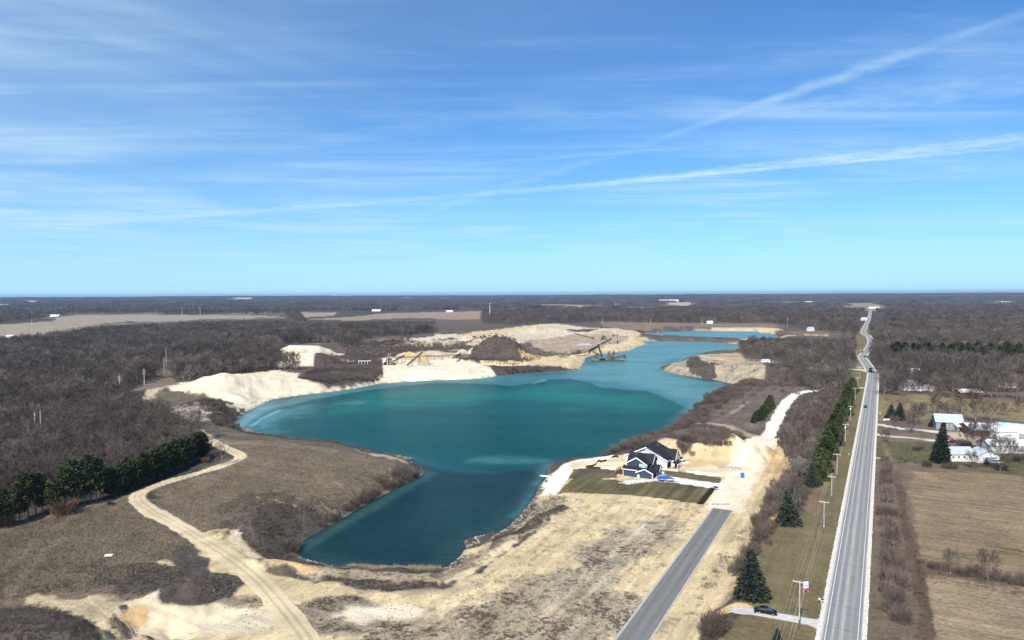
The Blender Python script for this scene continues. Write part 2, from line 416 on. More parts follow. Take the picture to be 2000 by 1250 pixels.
# (object, shape, colour, plants 0..1, streak -1 along the road .. +1 across, edge softness m, edge wander m)
NB = 'ground'
LAY = [
 # far fields
 ('crop_field', poly([(-900,640),(0,634),(105,627),(110,621),(150,615),(300,615),(500,616),(560,618),(470,622),(400,623),(330,629),(250,628),(190,633),(110,646),(60,661),(0,664),(-900,690)]), fieldc, 0, 0, 4, 8),
 (NB, line([(-300,664),(0,663),(60,664),(110,662)], 9), (0.5,0.46,0.38), 0, 0, 3, 2),
 ('crop_field', poly([(590,624),(700,618),(745,612),(860,609),(940,608),(937,626),(880,627),(850,622),(800,621),(700,626),(620,629)]), (0.29,0.215,0.15), 0, 0, 4, 10),
 ('crop_field', poly([(985,597),(1060,594.5),(1200,596),(1215,600),(1120,602),(1000,600)]), (0.33,0.27,0.21), 0, 0, 10, 20),
 ('crop_field', poly([(1290,592),(1366,590.5),(1372,594),(1365,599),(1310,601),(1290,598)]), (0.42,0.36,0.28), 0, 0, 10, 20),
 ('crop_field', poly([(1470,592),(1600,591),(1614,593.5),(1540,595),(1470,594.5)]), (0.38,0.31,0.24), 0, 0, 10, 20),
 ('crop_field', poly([(40,590),(75,590),(90,594),(40,595)]), (0.36,0.3,0.23), 0, 0, 10, 20),
 ('crop_field', poly([(-60,594),(40,596),(30,601),(-60,602)]), (0.30,0.27,0.2), 0, 0, 10, 20),
 ('crop_field', poly([(450,586),(500,585.5),(500,588.5),(450,588.5)]), (0.5,0.44,0.36), 0, 0, 10, 20),
 ('crop_field', poly([(770,584.5),(900,584),(930,586.5),(780,587)]), (0.42,0.36,0.28), 0, 0, 10, 20),
 ('crop_field', poly([(1110,586),(1300,585),(1320,587),(1120,588)]), (0.25,0.2,0.15), 0, 0, 10, 20),
 ('crop_field', poly([(1640,592),(1700,592),(1730,597),(1650,597)]), (0.28,0.22,0.17), 0, 0, 10, 20),
 ('crop_field', poly([(1880,592),(2100,591),(2100,594.5),(1890,596)]), (0.42,0.4,0.36), 0, 0, 10, 20),
 ('crop_field', poly([(-60,612),(120,610),(240,611),(200,613),(-60,616)]), (0.2,0.16,0.12), 0, 0, 6, 10),
 ('crop_field', poly([(590,611),(660,610),(650,617),(590,620)]), (0.3,0.26,0.16), 0, 0, 6, 10),
 ('crop_field', poly([(975,604),(1160,605),(1160,609),(975,608)]), (0.17,0.13,0.10), 0, 0, 8, 14),
 ('crop_field', poly([(-900,664),(0,664),(110,646),(190,633),(560,619),(565,636),(400,640),(200,648),(110,658),(0,672),(-900,695)]), (0.2,0.16,0.125), .3, 0, 6, 12),
 (NB, poly([(590,626),(940,624),(945,640),(850,638),(600,642)]), (0.15,0.12,0.095), .5, 0, 8, 14),
 # quarry district
 (NB, poly([(560,665),(700,655),(860,632),(1000,634),(1200,628),(1560,633),(1660,640),(1680,652),(1600,665),(1460,700),(1450,720),(1290,716),(1130,722),(940,742),(740,752),(560,775),(520,720)]), (0.145,0.112,0.088), .55, .3, 8, 14),
 (NB, line([(690,678),(760,675),(840,679),(900,684)], 14), tan, .1, 0, 5, 8),
 (NB, line([(600,672),(700,668),(790,661),(860,657)], 26), (0.2,0.155,0.13), .25, 0, 8, 8),
 ('sand_ground', poly([(780,672),(850,662),(1000,645),(1060,634),(1165,640),(1250,648),(1235,660),(1120,668),(1060,666),(1000,674),(900,676),(850,680)]), (0.52,0.43,0.31), .22, .4, 8, 16),
 ('sand_ground', poly([(740,716),(760,694),(850,686),(905,690),(960,702),(1050,700),(1100,694),(1060,712),(960,712),(850,716)]), (0.56,0.47,0.34), .12, .3, 4, 8),
 ('sand_ground', poly([(795,662),(850,655),(900,653),(1000,640),(1060,632),(1110,634),(1150,643),(1160,655),(1120,662),(1060,655),(980,657),(900,668),(850,672),(800,670)]), (0.56,0.48,0.36), .12, 0, 8, 16),
 ('sand_ground', poly([(905,652),(1000,641),(1080,636),(1120,640),(1090,646),(1010,650),(950,656),(900,662)]), cream, .05, 0, 8, 14),
 (NB, poly([(1030,668),(1120,655),(1190,655),(1250,660),(1230,672),(1170,682),(1100,688),(1060,688)]), (0.36,0.275,0.20), .16, .5, 8, 14),
 (NB, ell(1210,671,50,14,0.1), (0.34,0.34,0.35), .1, 0, 5, 5), (NB, ell(1143,673,14,12,0.1), (0.45,0.5,0.55), 0, 0, 3, 3),
 ('sand_ground', poly([(740,752),(735,722),(760,706),(830,698),(900,688),(940,698),(1045,697),(1100,691),(1160,684),(1190,676),(1215,668),(1230,660),(1240,652),(1270,646),(1400,640),(1520,640),(1530,646),(1480,646),(1440,643),(1300,644),(1255,650),(1245,658),(1300,662),(1380,664),(1450,666),(1460,672),(1440,675),(1380,672),(1260,670),(1245,684),(1150,705),(1135,712),(1040,716),(960,708),(935,716),(955,726),(985,731),(940,745),(830,752)]), cream, .04, 0, 4, 7),
 (NB, ell(1190,646,95,75,0), (0.13,0.10,0.082), .7, 0, 12, 18),
 (NB, poly([(1170,628),(1500,630),(1540,636),(1500,640),(1400,638),(1300,641),(1240,646),(1180,638)]), (0.22,0.165,0.115), .3, .3, 6, 12),
 (NB, poly([(980,714),(1050,715),(1134,714),(1133,722),(1060,728),(985,732),(950,722)]), brush, .8, 0, 3, 5),
 ('sand_bank', ell(602,708,52,52), white, .02, 0, 6, 6), ('sand_bank', ell(590,693,56,34), white, .03, 0, 5, 6),
 ('sand_bank', poly([(288,762),(330,750),(400,742),(470,730),(540,722),(585,728),(590,745),(640,754),(745,738),(750,748),(640,768),(560,775),(500,800),(450,800),(400,795),(350,775),(310,766)]), white, .015, 0, 4, 7),
 ('sand_bank', poly([(742,738),(745,700),(880,702),(930,708),(985,731),(940,742),(850,745)]), (0.70,0.62,0.46), .015, 0, 2.5, 4),
 (NB, line([(500,789),(560,779),(650,766),(740,750)], 5), (0.3,0.24,0.18), .55, 0, 2, 4),
 (NB, line([(742,749),(800,744),(860,743),(900,742)], 6), (0.2,0.155,0.12), .6, 0, 2, 4),
 (NB, poly([(583,752),(600,730),(620,712),(745,706),(745,735),(640,752)]), brush, .9, 0, 3, 4),
 (NB, ell(990,697,46,44), (0.10,0.078,0.066), .85, 0, 4, 8), (NB, ell(938,700,32,28), (0.10,0.078,0.066), .85, 0, 4, 8),
 ('sand_bank', ell(1038,698,17,22,0.2), orange, .2, 0, 3, 8), ('sand_bank', ell(808,698,34,20), (0.56,0.42,0.22), .08, 0, 3, 6),
 ('sand_bank', ell(898,696,17,15), (0.66,0.58,0.42), .02, 0, 2, 4), ('sand_bank', ell(832,712,10,9), (0.5,0.41,0.28), .02, 0, 2, 3),
 (NB, ell(872,680,60,22), (0.10,0.08,0.066), .8, 0, 5, 8),
 # right bluff
 ('sand_bank', poly([(1292,718),(1330,703),(1352,693),(1400,691),(1440,689),(1490,700),(1540,706),(1560,715),(1530,722),(1560,745),(1480,748),(1430,750),(1396,742),(1340,734)]), (0.42,0.34,0.24), .44, -.5, 3, 7),
 (NB, poly([(1345,698),(1362,697),(1400,722),(1390,735),(1345,722),(1340,712)]), (0.12,0.095,0.078), .8, -.5, 3, 5),
 (NB, poly([(1500,722),(1570,716),(1580,745),(1520,752),(1490,745)]), (0.13,0.10,0.085), .7, 0, 5, 8),
 (NB, line([(1300,724),(1340,733),(1396,741),(1432,748)], 7), (0.36,0.29,0.19), .3, 0, 2, 3),
 ('sand_ground', line([(1372,697),(1420,704),(1500,709),(1570,713)], 9), (0.6,0.52,0.38), .02, 0, 3, 3),
 ('sand_ground', ell(1450,700,36,10,-.1), orange, .1, 0, 4, 6),
 ('sand_ground', ell(1560,655,55,14), (0.5,0.38,0.24), .1, 0, 6, 12), ('ground', ell(1620,650,90,60), (0.19,0.135,0.10), .3, 0, 14, 18),
 ('sand_ground', line([(1455,664),(1490,655),(1505,648)], 14), cream, .05, 0, 5, 6),
 # scrub and grass between the lake and the highway
 (NB, poly([(1400,768),(1432,750),(1500,745),(1560,752),(1600,765),(1600,790),(1540,820),(1525,862),(1440,872),(1310,872),(1215,885),(1190,885),(1320,826),(1372,782)]), (0.120,0.095,0.080), .55, 0, 4, 6),
 (NB, poly([(1400,800),(1470,758),(1590,756),(1545,778),(1500,840),(1440,842),(1380,838)]), (0.140,0.108,0.088), .15, -.4, 4, 5),
 ('sand_ground', line([(1380,833),(1430,843),(1490,856)], 4.5), tan, .3, 0, 1.5, 3), ('sand_ground', line([(1420,812),(1440,800),(1460,785)], 1.5), tan, .5, 0, 2, 3),
 ('sand_ground', line([(1385,836),(1365,826),(1350,832)], 2), tan, .3, 0, 1.5, 3),
 # woodland floor left, grassland left
 ('woodland_floor', poly([(-900,1150),(0,1016),(130,985),(230,955),(330,925),(400,902),(400,868),(370,850),(330,805),(260,790),(240,765),(330,745),(400,742),(540,720),(560,665),(700,655),(860,632),(560,622),(400,626),(190,636),(60,668),(-900,700)]), floor_, .4, 0, 6, 8),
 (NB, poly([(232,768),(300,740),(316,712),(322,690),(334,690),(332,735),(350,752),(300,760)]), (0.20,0.15,0.115), .3, 0, 4, 6),
 ('sand_ground', poly([(250,800),(285,770),(310,760),(345,762),(310,775),(285,800)]), (0.42,0.34,0.24), .3, 0, 3, 5),
 (NB, poly([(285,800),(310,772),(400,780),(450,800),(453,828),(485,845),(575,860),(700,872),(760,893),(825,912),(800,945),(640,1035),(590,1080),(560,1140),(400,1100),(300,1000),(300,950),(460,890),(400,860),(345,830)]), (0.135,0.112,0.082), .42, .3, 4, 6),
 ('grassland', poly([(470,884),(452,862),(520,862),(640,882),(740,905),(770,925),(700,975),(640,1000),(560,990),(500,1010),(440,1060),(400,1050),(300,975),(310,955),(400,925)]), (0.182,0.142,0.102), .38, .6, 5, 6),
 ('grassland', poly([(-900,1400),(-900,1160),(0,1018),(130,990),(230,962),(290,950),(262,962),(266,985),(300,1010),(380,1058),(345,1090),(330,1110),(440,1190),(560,1280),(600,1500)]), (0.158,0.122,0.088), .42, .3, 4, 5),
 (NB, line([(0,1120),(60,1060),(140,1005),(210,975),(268,962)], 2.6), (0.21,0.165,0.12), .15, 0, 2, 3),
 (NB, line([(10,1190),(60,1100),(150,1030),(230,985)], 2.2), (0.20,0.155,0.11), .15, 0, 2, 3),
 (NB, poly([(-200,1062),(0,1020),(130,990),(230,962),(266,953),(230,972),(120,1000),(0,1035),(-200,1090)]), (0.235,0.19,0.12), .1, 0, 3, 4),
 (NB, ell(350,805,45,16,0.3), greyrock, .62, .6, 3, 6), (NB, ell(390,815,30,14,0.3), (0.42,0.38,0.32), .58, .6, 3, 6),
 (NB, line([(400,850),(440,866),(500,866),(560,872),(650,885)], 6), (0.22,0.18,0.125), .2, 0, 3, 3),
 (NB, poly([(820,930),(830,918),(815,900),(780,905),(720,950),(640,1005),(580,1040),(560,1060),(580,1080),(640,1040),(720,1000)]), (0.13,0.10,0.082), .6, 0, 2, 4),
 (NB, line([(760,915),(775,930),(740,958),(680,985),(620,1025),(570,1055)], 3.2), (0.20,0.165,0.125), .25, 0, 1.5, 2),
 (NB, line([(690,872),(740,892),(790,900)], 3.5), (0.42,0.35,0.25), .35, 0, 2, 3),
 (NB, ell(547,1012,17,14,0.45), (0.085,0.07,0.062), .9, 0, 3, 5), (NB, ell(500,985,14,16,0), (0.12,0.092,0.075), .7, 0, 4, 5),
 (NB, line([(505,972),(540,980),(575,1000)], 2.0), tan, .15, 0, 1, 3),
 (NB, poly([(1312,868),(1345,850),(1380,838),(1440,845),(1452,868),(1425,873),(1340,872)], 2), (0.11,0.09,0.078), .8, 0, 2, 3),
 # the sand lots
 ('sand_ground', poly([(300,1290),(215,1192),(290,1168),(370,1172),(450,1190),(452,1150),(405,1100),(382,1062),(400,1045),(440,1040),(465,1080),(520,1115),(620,1140),(720,1152),(850,1152),(930,1122),(1010,1072),(1070,1020),(1075,975),(1045,965),(1068,912),(1110,903),(1160,902),(1215,886),(1300,880),(1335,893),(1440,885),(1500,850),(1522,862),(1538,890),(1537,930),(1507,975),(1492,1023),(1474,1077),(1442,1135),(1436,1174),(1374,1250),(1330,1500),(300,1500)]), cream, .07, -.55, 1.5, 4),
 ('sand_ground', poly([(-400,1240),(0,1200),(60,1168),(180,1163),(240,1180),(225,1210),(290,1262),(400,1400),(200,1300),(120,1200),(0,1240)]), (0.43,0.345,0.225), .2, .4, 2, 5),
 ('sand_ground', poly([(1060,912),(1112,902),(1200,888),(1205,920),(1120,918),(1105,940),(1085,962),(1062,950)]), chalk, .0, 0, 1.5, 2),
 ('sand_ground', poly([(1110,903),(1160,901),(1220,888),(1222,912),(1120,916)]), (0.62,0.50,0.33), .03, 0, 2, 3),
 ('sand_ground', poly([(1320,905),(1420,900),(1470,905),(1440,930),(1330,915)]), (0.62,0.52,0.36), .02, 0, 2, 3),
 ('sand_ground', poly([(1340,920),(1410,926),(1411,931),(1345,926)]), (0.8,0.77,0.72), .0, 0, .8, .5),
 # bank crests on the near side of the lake
 (NB, poly([(575,1064),(600,1095),(680,1112),(720,1116),(860,1117),(905,1085),(912,1055),(985,1035),(1030,993),(1050,966),(1100,968),(1085,1000),(1060,1030),(1010,1062),(935,1115),(860,1147),(720,1148),(620,1135),(520,1105),(465,1070),(500,1040),(560,1052)]), (0.42,0.335,0.225), .42, 0, 2, 4),
 (NB, line([(640,1132),(720,1146),(800,1148),(850,1147)], 3.4), (0.12,0.095,0.075), .6, 0, 1.5, 2),
 (NB, line([(1095,992),(1060,1010),(1010,1040),(960,1050)], 5), (0.13,0.105,0.09), .65, 0, 2, 3),
 (NB, poly([(470,1035),(520,1030),(575,1060),(590,1092),(560,1100),(500,1075)]), (0.10,0.08,0.066), .8, 0, 2, 4),
 ('sand_bank', line([(465,1062),(500,1088),(550,1105),(600,1118)], 3.6), orange, .12, 0, 1.5, 3), ('sand_bank', line([(455,1040),(462,1062),(490,1080),(530,1098)], 1.8), (0.66,0.56,0.40), .1, 0, 1, 2),
 ('sand_bank', line([(870,1140),(930,1110),(1000,1062)], 3.2), (0.62,0.50,0.32), .1, 0, 1.5, 3), ('sand_bank', line([(1080,1022),(1120,1010),(1135,990),(1120,975)], 3.0), (0.60,0.48,0.31), .25, 0, 1.5, 3),
 ('sand_bank', ell(925,1053,6,3,.2), cream, .1, 0, 1, 2),
 (NB, poly([(850,1150),(700,1155),(800,1162),(900,1160),(960,1135),(920,1135)]), (0.40,0.32,0.22), .1, 0, 2, 3),
 ('sand_bank', line([(1316,903),(1350,907),(1400,905),(1440,899)], 9), (0.58,0.44,0.25), .06, 0, 2, 3),
 # patches of dead weeds on the lot
 ('sand_ground', ell(1030,1190,28,13,.9), (0.42,0.34,0.235), .42, -.8, 5, 8), ('sand_ground', ell(900,1215,26,10,.5), (0.38,0.305,0.21), .48, -.6, 5, 8),
 ('sand_ground', ell(1230,1060,30,11,.95), (0.44,0.36,0.25), .42, -.8, 5, 8), ('sand_ground', ell(1150,1130,18,9,1.0), (0.42,0.35,0.25), .46, -.8, 5, 8),
 ('sand_ground', ell(1200,1195,12,8,1.0), (0.38,0.31,0.22), .55, -.6, 4, 6), ('sand_ground', ell(650,1190,13,6,.2), (0.28,0.225,0.165), .5, .8, 4, 6),
 ('sand_ground', ell(700,1222,14,5,.1), (0.3,0.24,0.17), .5, .6, 3, 5), ('sand_ground', ell(745,1196,11,4.5,0), (0.68,0.58,0.43), 0, .3, 4, 4),
 ('sand_ground', ell(450,1180,10,5,.3), (0.3,0.24,0.17), .5, .6, 3, 5), ('sand_ground', ell(380,1205,22,8,-.2), (0.58,0.485,0.345), 0, .4, 3, 5),
 ('sand_ground', ell(1100,1245,30,7,.3), (0.38,0.31,0.22), .5, -.6, 4, 6), ('sand_ground', ell(840,1245,26,5,.3), (0.38,0.31,0.21), .47, -.6, 4, 6),
 (NB, line([(318,1100),(345,1120),(352,1150),(370,1172)], 3.4), (0.52,0.40,0.23), .1, 0, 1, 2), (NB, ell(402,1153,9,10,-.4), (0.095,0.078,0.062), .85, 0, 2, 3),
 (NB, poly([(-200,1195),(60,1188),(115,1195),(180,1240),(240,1290),(-200,1330)]), (0.115,0.092,0.072), .75, 0, 2, 4),
 (NB, line([(100,1195),(150,1215),(190,1235)], 1.2), tan, .3, 0, 1, 2), (NB, ell(290,1130,16,9,-.2), (0.105,0.085,0.068), .7, .6, 3, 5),
 (NB, line([(240,1186),(262,1215),(300,1250)], 1.0), brush, .7, 0, 1, 1.5), ('sand_bank', ell(262,1200,4,3,-.3), orange, .08, 0, 2, 3),
 # highway side
 ('grassland', ('P', [at(*p, -1.0) for p in [(1364,1300),(1376,1248),(1438,1176),(1446,1135),(1478,1077),(1494,1027),(1509,977),(1539,930),(1540,890),(1524,862),(1562,815),(1602,775),(1642,720),(1662,690),(1672,655)]] + [(HWY[-14][0]+2, HWY[-14][1]), (HWY[30][0], HWY[30][1]), (HWY[12][0], HWY[12][1]), (HWY[0][0], HWY[0][1])]), olive, .20, -.3, 1.5, 2),
 (NB, poly([(1440,1135),(1474,1077),(1492,1023),(1507,975),(1537,930),(1538,890),(1524,862),(1560,815),(1600,775),(1640,725),(1668,725),(1660,780),(1640,850),(1610,930),(1575,1010),(1520,1030),(1490,1075)], -1), (0.125,0.094,0.072), .55, 0, 3, 4),
 (NB, poly([(1610,930),(1640,850),(1660,780),(1672,740),(1676,760),(1660,830),(1632,920),(1590,1010),(1570,1000)], -1), (0.21,0.145,0.09), .2, -.4, 2, 2),
 ('sand_bank', poly([(1436,1176),(1448,1145),(1476,1085),(1495,1030),(1509,985),(1540,933),(1541,890),(1500,866),(1510,905),(1503,940),(1480,1000),(1462,1060),(1415,1160),(1365,1240)], -2), (0.55,0.385,0.20), .16, -.6, 2, 3),
 (NB, line([(1443,1120),(1474,1060),(1492,1010),(1500,985)], 3.5, -2), (0.14,0.10,0.08), .75, 0, 1.5, 2.5),
 (NB, line([(1375,1262),(1400,1230),(1436,1195),(1440,1178)], 4.5, -1), (0.13,0.098,0.075), .7, 0, 2, 2.5),
 ('sand_bank', ell(1430,1193,5,3,0,-1), (0.58,0.43,0.24), .1, 0, .8, 1.5), ('sand_bank', ell(1508,1010,3,9,-.3,-1.5), (0.5,0.33,0.17), .3, 0, .8, 2),
 # right of the highway
 (NB, ('P', [(HWY[0][0], HWY[0][1]), (HWY[16][0], HWY[16][1])] + [at(*p, 0) for p in [(1716,765),(2500,765),(3200,1000),(2600,1700)]]), (0.165,0.125,0.090), .25, -.2, 2, 3),
 ('crop_field', poly([(1780,918),(2000,928),(2500,940),(2500,1160),(2000,1138),(1850,1110),(1795,1095),(1772,960)], 0), (0.245,0.18,0.112), .26, .55, 2, 3),
 ('crop_field', poly([(1800,1122),(2000,1148),(2500,1180),(2500,1700),(1880,1700),(1815,1250)], 0), (0.30,0.225,0.145), .26, .55, 2, 3),
 (NB, line([(1755,910),(1850,912),(2000,928),(2300,940)], 3.5, 0), (0.15,0.115,0.065), .3, .6, 1.5, 2), (NB, line([(1790,1088),(1850,1090),(1950,1075),(2100,1082)], 3, 0), (0.22,0.18,0.09), .3, .8, 1.5, 2),
 (NB, line([(1752,920),(1765,1000),(1788,1100),(1805,1180),(1815,1260),(1830,1350)], 3.2, 0), (0.125,0.09,0.065), .35, -.4, 1, 1.5),
 ('grassland', poly([(1706,862),(1800,862),(1830,872),(1990,885),(2200,900),(2200,925),(1990,922),(1850,905),(1740,898),(1704,896)], 0), (0.125,0.115,0.055), .35, 0, 2, 4),
 ('grassland', poly([(1717,770),(1860,772),(2010,788),(2300,800),(2300,835),(1980,822),(1930,812),(1860,812),(1830,818),(1712,822)], 0), (0.235,0.19,0.105), .35, 0, 3, 5),
 ('grassland', poly([(1718,768),(1768,770),(1780,785),(1730,790)], 0), (0.19,0.13,0.085), .2, 0, 2, 3),
 ('sand_ground', poly([(1835,845),(1885,846),(1940,855),(1945,868),(1900,868),(1850,862)], 0), (0.46,0.37,0.27), .1, 0, 2, 3), ('sand_ground', poly([(1960,845),(2010,850),(2010,862),(1965,848)], 0), (0.42,0.32,0.22), .1, 0, 2, 3),
 ('driveway', line([(1703,829),(1722,830),(1760,838),(1800,841),(1840,845)], 4.2, 0), (0.66,0.64,0.6), 0, 0, .8, .8), ('driveway', line([(1702,846),(1722,851),(1770,855),(1822,860),(1850,862)], 2.8, 0), (0.66,0.64,0.6), 0, 0, .8, .8),
 ('driveway', line([(1703,893),(1726,895)], 2.6, 0), (0.62,0.55,0.44), 0, 0, .8, .8),
 (NB, line([(1722,858),(1728,870),(1733,885),(1740,900),(1752,915)], 2.4, 0), (0.19,0.15,0.095), .2, -.3, .8, 1),
 # roads of sand
 ('dirt_track', wline(TRACK, 6.2), (0.60,0.49,0.315), .0, 0, .8, 1.2), ('dirt_track', wline([(a_ + 1.0, b_ + .3) for a_, b_ in TRACK], .55), (0.46,0.37,0.235), 0, 0, .5, .3), ('dirt_track', wline([(a_ - .9, b_ - .3) for a_, b_ in TRACK], .55), (0.46,0.37,0.235), 0, 0, .5, .3), ('dirt_track', wline(WTRACK, 7.0), (0.80,0.76,0.66), .0, 0, .8, 1.2),
 ('sand_ground', wline(SROAD, 13), (0.72,0.63,0.47), 0, 0, 3, 3), ('dirt_track', line([(350,833),(375,838),(400,850)], 4), (0.3,0.24,0.17), .1, 0, 2, 2),
 ('dirt_track', line([(1668,757),(1690,758)], 3.0, 0), (0.6,0.56,0.5), 0, 0, .6, .5), ('dirt_track', line([(1662,721),(1680,722),(1697,725)], 6.5, 0), (0.7,0.66,0.6), 0, 0, .6, .6),
 ('dirt_track', line([(1665,717),(1693,717)], 2.5, 0), (0.5,0.46,0.4), 0, 0, .6, .6),
 ('driveway', line([(1441,1193),(1470,1195),(1520,1203),(1570,1212),(1606,1218)], 3.6, 0), (0.50,0.475,0.45), 0, 0, .25, .2), ('driveway', poly([(1570,1207),(1592,1211),(1612,1200),(1606,1236),(1585,1223),(1568,1216)], 0), (0.52,0.49,0.46), 0, 0, .4, .4),
 # house lots
 ('lawn', poly([(1087,962),(1122,934),(1204,938),(1222,944),(1245,943),(1275,940),(1320,943),(1393,954),(1364,984),(1250,970),(1170,965)]), lawnc, .10, -.9, .4, .5), ('lawn', poly([(1111,936),(1119,917),(1150,914),(1204,919),(1206,934),(1160,937)]), (0.115,0.095,0.055), .10, -.6, .4, .8),
 ('lawn', poly([(1291,919),(1320,921),(1412,933),(1404,944),(1340,935),(1305,931)]), lawnc, .08, .3, .4, .5),
 ('driveway', poly([(1276,939),(1289,925),(1305,932),(1340,936),(1412,945),(1418,956),(1395,954),(1340,946)]), (0.78,0.76,0.72), 0, 0, .2, .2),
 ('driveway', poly([(1216,943),(1220,939),(1246,939),(1275,937),(1277,941),(1245,944),(1226,947),(1205,943)]), (0.72,0.70,0.66), .1, 0, .3, .6),
]
MATCOL = {}
def make_ground():
    a0 = 41.5; na = 960
    az = np.concatenate([np.radians(np.linspace(-a0, a0, na)), np.radians(np.linspace(a0, 360 - a0, 46)[1:-1])])
    inv = np.linspace((1 / 128.0) ** 0.9, (1 / 1300.0) ** 0.9, 430) ** (1 / 0.9)
    r = np.concatenate([[45, 75, 95, 110, 120], 1 / inv, np.geomspace(1300, 25000, 100)[1:]])
    RR, AA = np.meshgrid(r, az, indexing='ij')
    x = (RR * np.sin(AA)).ravel(); y = (RR * np.cos(AA)).ravel()
    nr, nc = len(r), len(az)
    z = hfun(x, y)
    n = len(x)
    # base: woods and patchwork of the far country
    big = fbm(x, y, 900, 41, 4); pat = fbm(x, y, 260, 45, 3)
    col = np.empty((n, 3)); col[:] = (0.072, 0.060, 0.056)
    col *= (0.75 + 0.6 * pat)[:, None]
    rad = np.hypot(x, y)
    fm = S((fbm(x, y, 520, 61, 2) - 0.66) / 0.04) * S((rad - 2600) / 800)
    col = col * (1 - fm[:, None] * 0.8) + np.array((0.30, 0.24, 0.18)) * fm[:, None] * 0.8
    veg = np.full(n, 0.35); st = np.zeros(n)
    names = ['ground']; zone = np.zeros(n, np.int32)
    w1 = fbm(x, y, 16, 21, 3) - 0.5; w2 = fbm(x, y, 4.5, 25, 3) - 0.5
    for (nm, shp, c, v, s_, soft, wand) in LAY:
        if nm not in names: names.append(nm)
        P = np.array(shp[1]); pad = soft + wand + (shp[2] if shp[0] == 'L' else 0) + 3
        lo = P.min(0) - pad; hi = P.max(0) + pad
        q = np.nonzero((x > lo[0]) & (x < hi[0]) & (y > lo[1]) & (y < hi[1]))[0]
        if not len(q): continue
        if shp[0] == 'P': d = sdf(x[q], y[q], shp[1], pad + 5)
        else: d = ldist(x[q], y[q], shp[1], pad + shp[2]) - shp[2] / 2
        d = d + (w1[q] * 1.2 + w2[q] * 1.3) * wand
        m = S(0.5 - d / soft / 1.0)
        cc = np.array(c)[None, :] * (1 + 0.22 * w1[q] + 0.18 * w2[q])[:, None]
        col[q] = col[q] * (1 - m[:, None]) + cc * m[:, None]
        veg[q] = veg[q] * (1 - m) + v * m; st[q] = st[q] * (1 - m) + s_ * m
        zone[q[m > 0.5]] = names.index(nm)
    # wet margin of the lakes
    for lp in (LAKE, LAKE2):
        d = sdf(x, y, lp, 30); m = S(1 - np.abs(d - 0.2) / 2.2) * 0.6
        col = col * (1 - m[:, None]) + np.array((0.17, 0.135, 0.095)) * m[:, None]
        veg *= 1 - m * .3
    # faces: rings joined round the full circle
    i = np.arange(nr - 1)[:, None] * nc; j = np.arange(nc)[None, :]; j2 = (j + 1) % nc
    F = np.stack([(i + j), (i + j2), (i + nc + j2), (i + nc + j)], -1).reshape(-1, 4)[:, ::-1]
    # global smooth normals
    V = np.stack([x, y, z], -1)
    fn = np.cross(V[F[:, 2]] - V[F[:, 0]], V[F[:, 3]] - V[F[:, 1]])
    vn = np.zeros((n, 3))
    for k in range(4): 
        for ax in range(3): vn[:, ax] += np.bincount(F[:, k], fn[:, ax], n)
    vn /= np.linalg.norm(vn, axis=1)[:, None] + 1e-12
    fz = zone[F]; fz = np.where((fz[:, 0] == fz[:, 2]), fz[:, 0], fz[:, 1])
    for k, nm in enumerate(names):
        sel = F[fz == k]
        if not len(sel): continue
        if nm == 'ground':   # close the hole under the camera
            pass
        u, invx = np.unique(sel, return_inverse=True); ff = invx.reshape(-1, 4)
        me = bpy.data.meshes.new(nm)
        me.vertices.add(len(u)); me.vertices.foreach_set('co', V[u].astype(np.float32).ravel())
        me.loops.add(ff.size); me.loops.foreach_set('vertex_index', ff.ravel().astype(np.int32))
        me.polygons.add(len(ff)); me.polygons.foreach_set('loop_start', (np.arange(len(ff)) * 4).astype(np.int32))
        me.polygons.foreach_set('use_smooth', np.ones(len(ff), bool))
        me.update(calc_edges=True)
        ca = me.attributes.new('tone', 'FLOAT_COLOR', 'POINT')
        ca.data.foreach_set('color', np.concatenate([col[u], np.ones((len(u), 1))], 1).astype(np.float32).ravel())
        for an, arr in (('plants', veg), ('streak', st)):
            at_ = me.attributes.new(an, 'FLOAT', 'POINT'); at_.data.foreach_set('value', arr[u].astype(np.float32))
        me.normals_split_custom_set_from_vertices(vn[u])
        me.materials.append(ground_mat())
        o = link(nm, me); o['kind'] = 'structure'
    # water inside the outlines
    water_sheet(x, y, F)

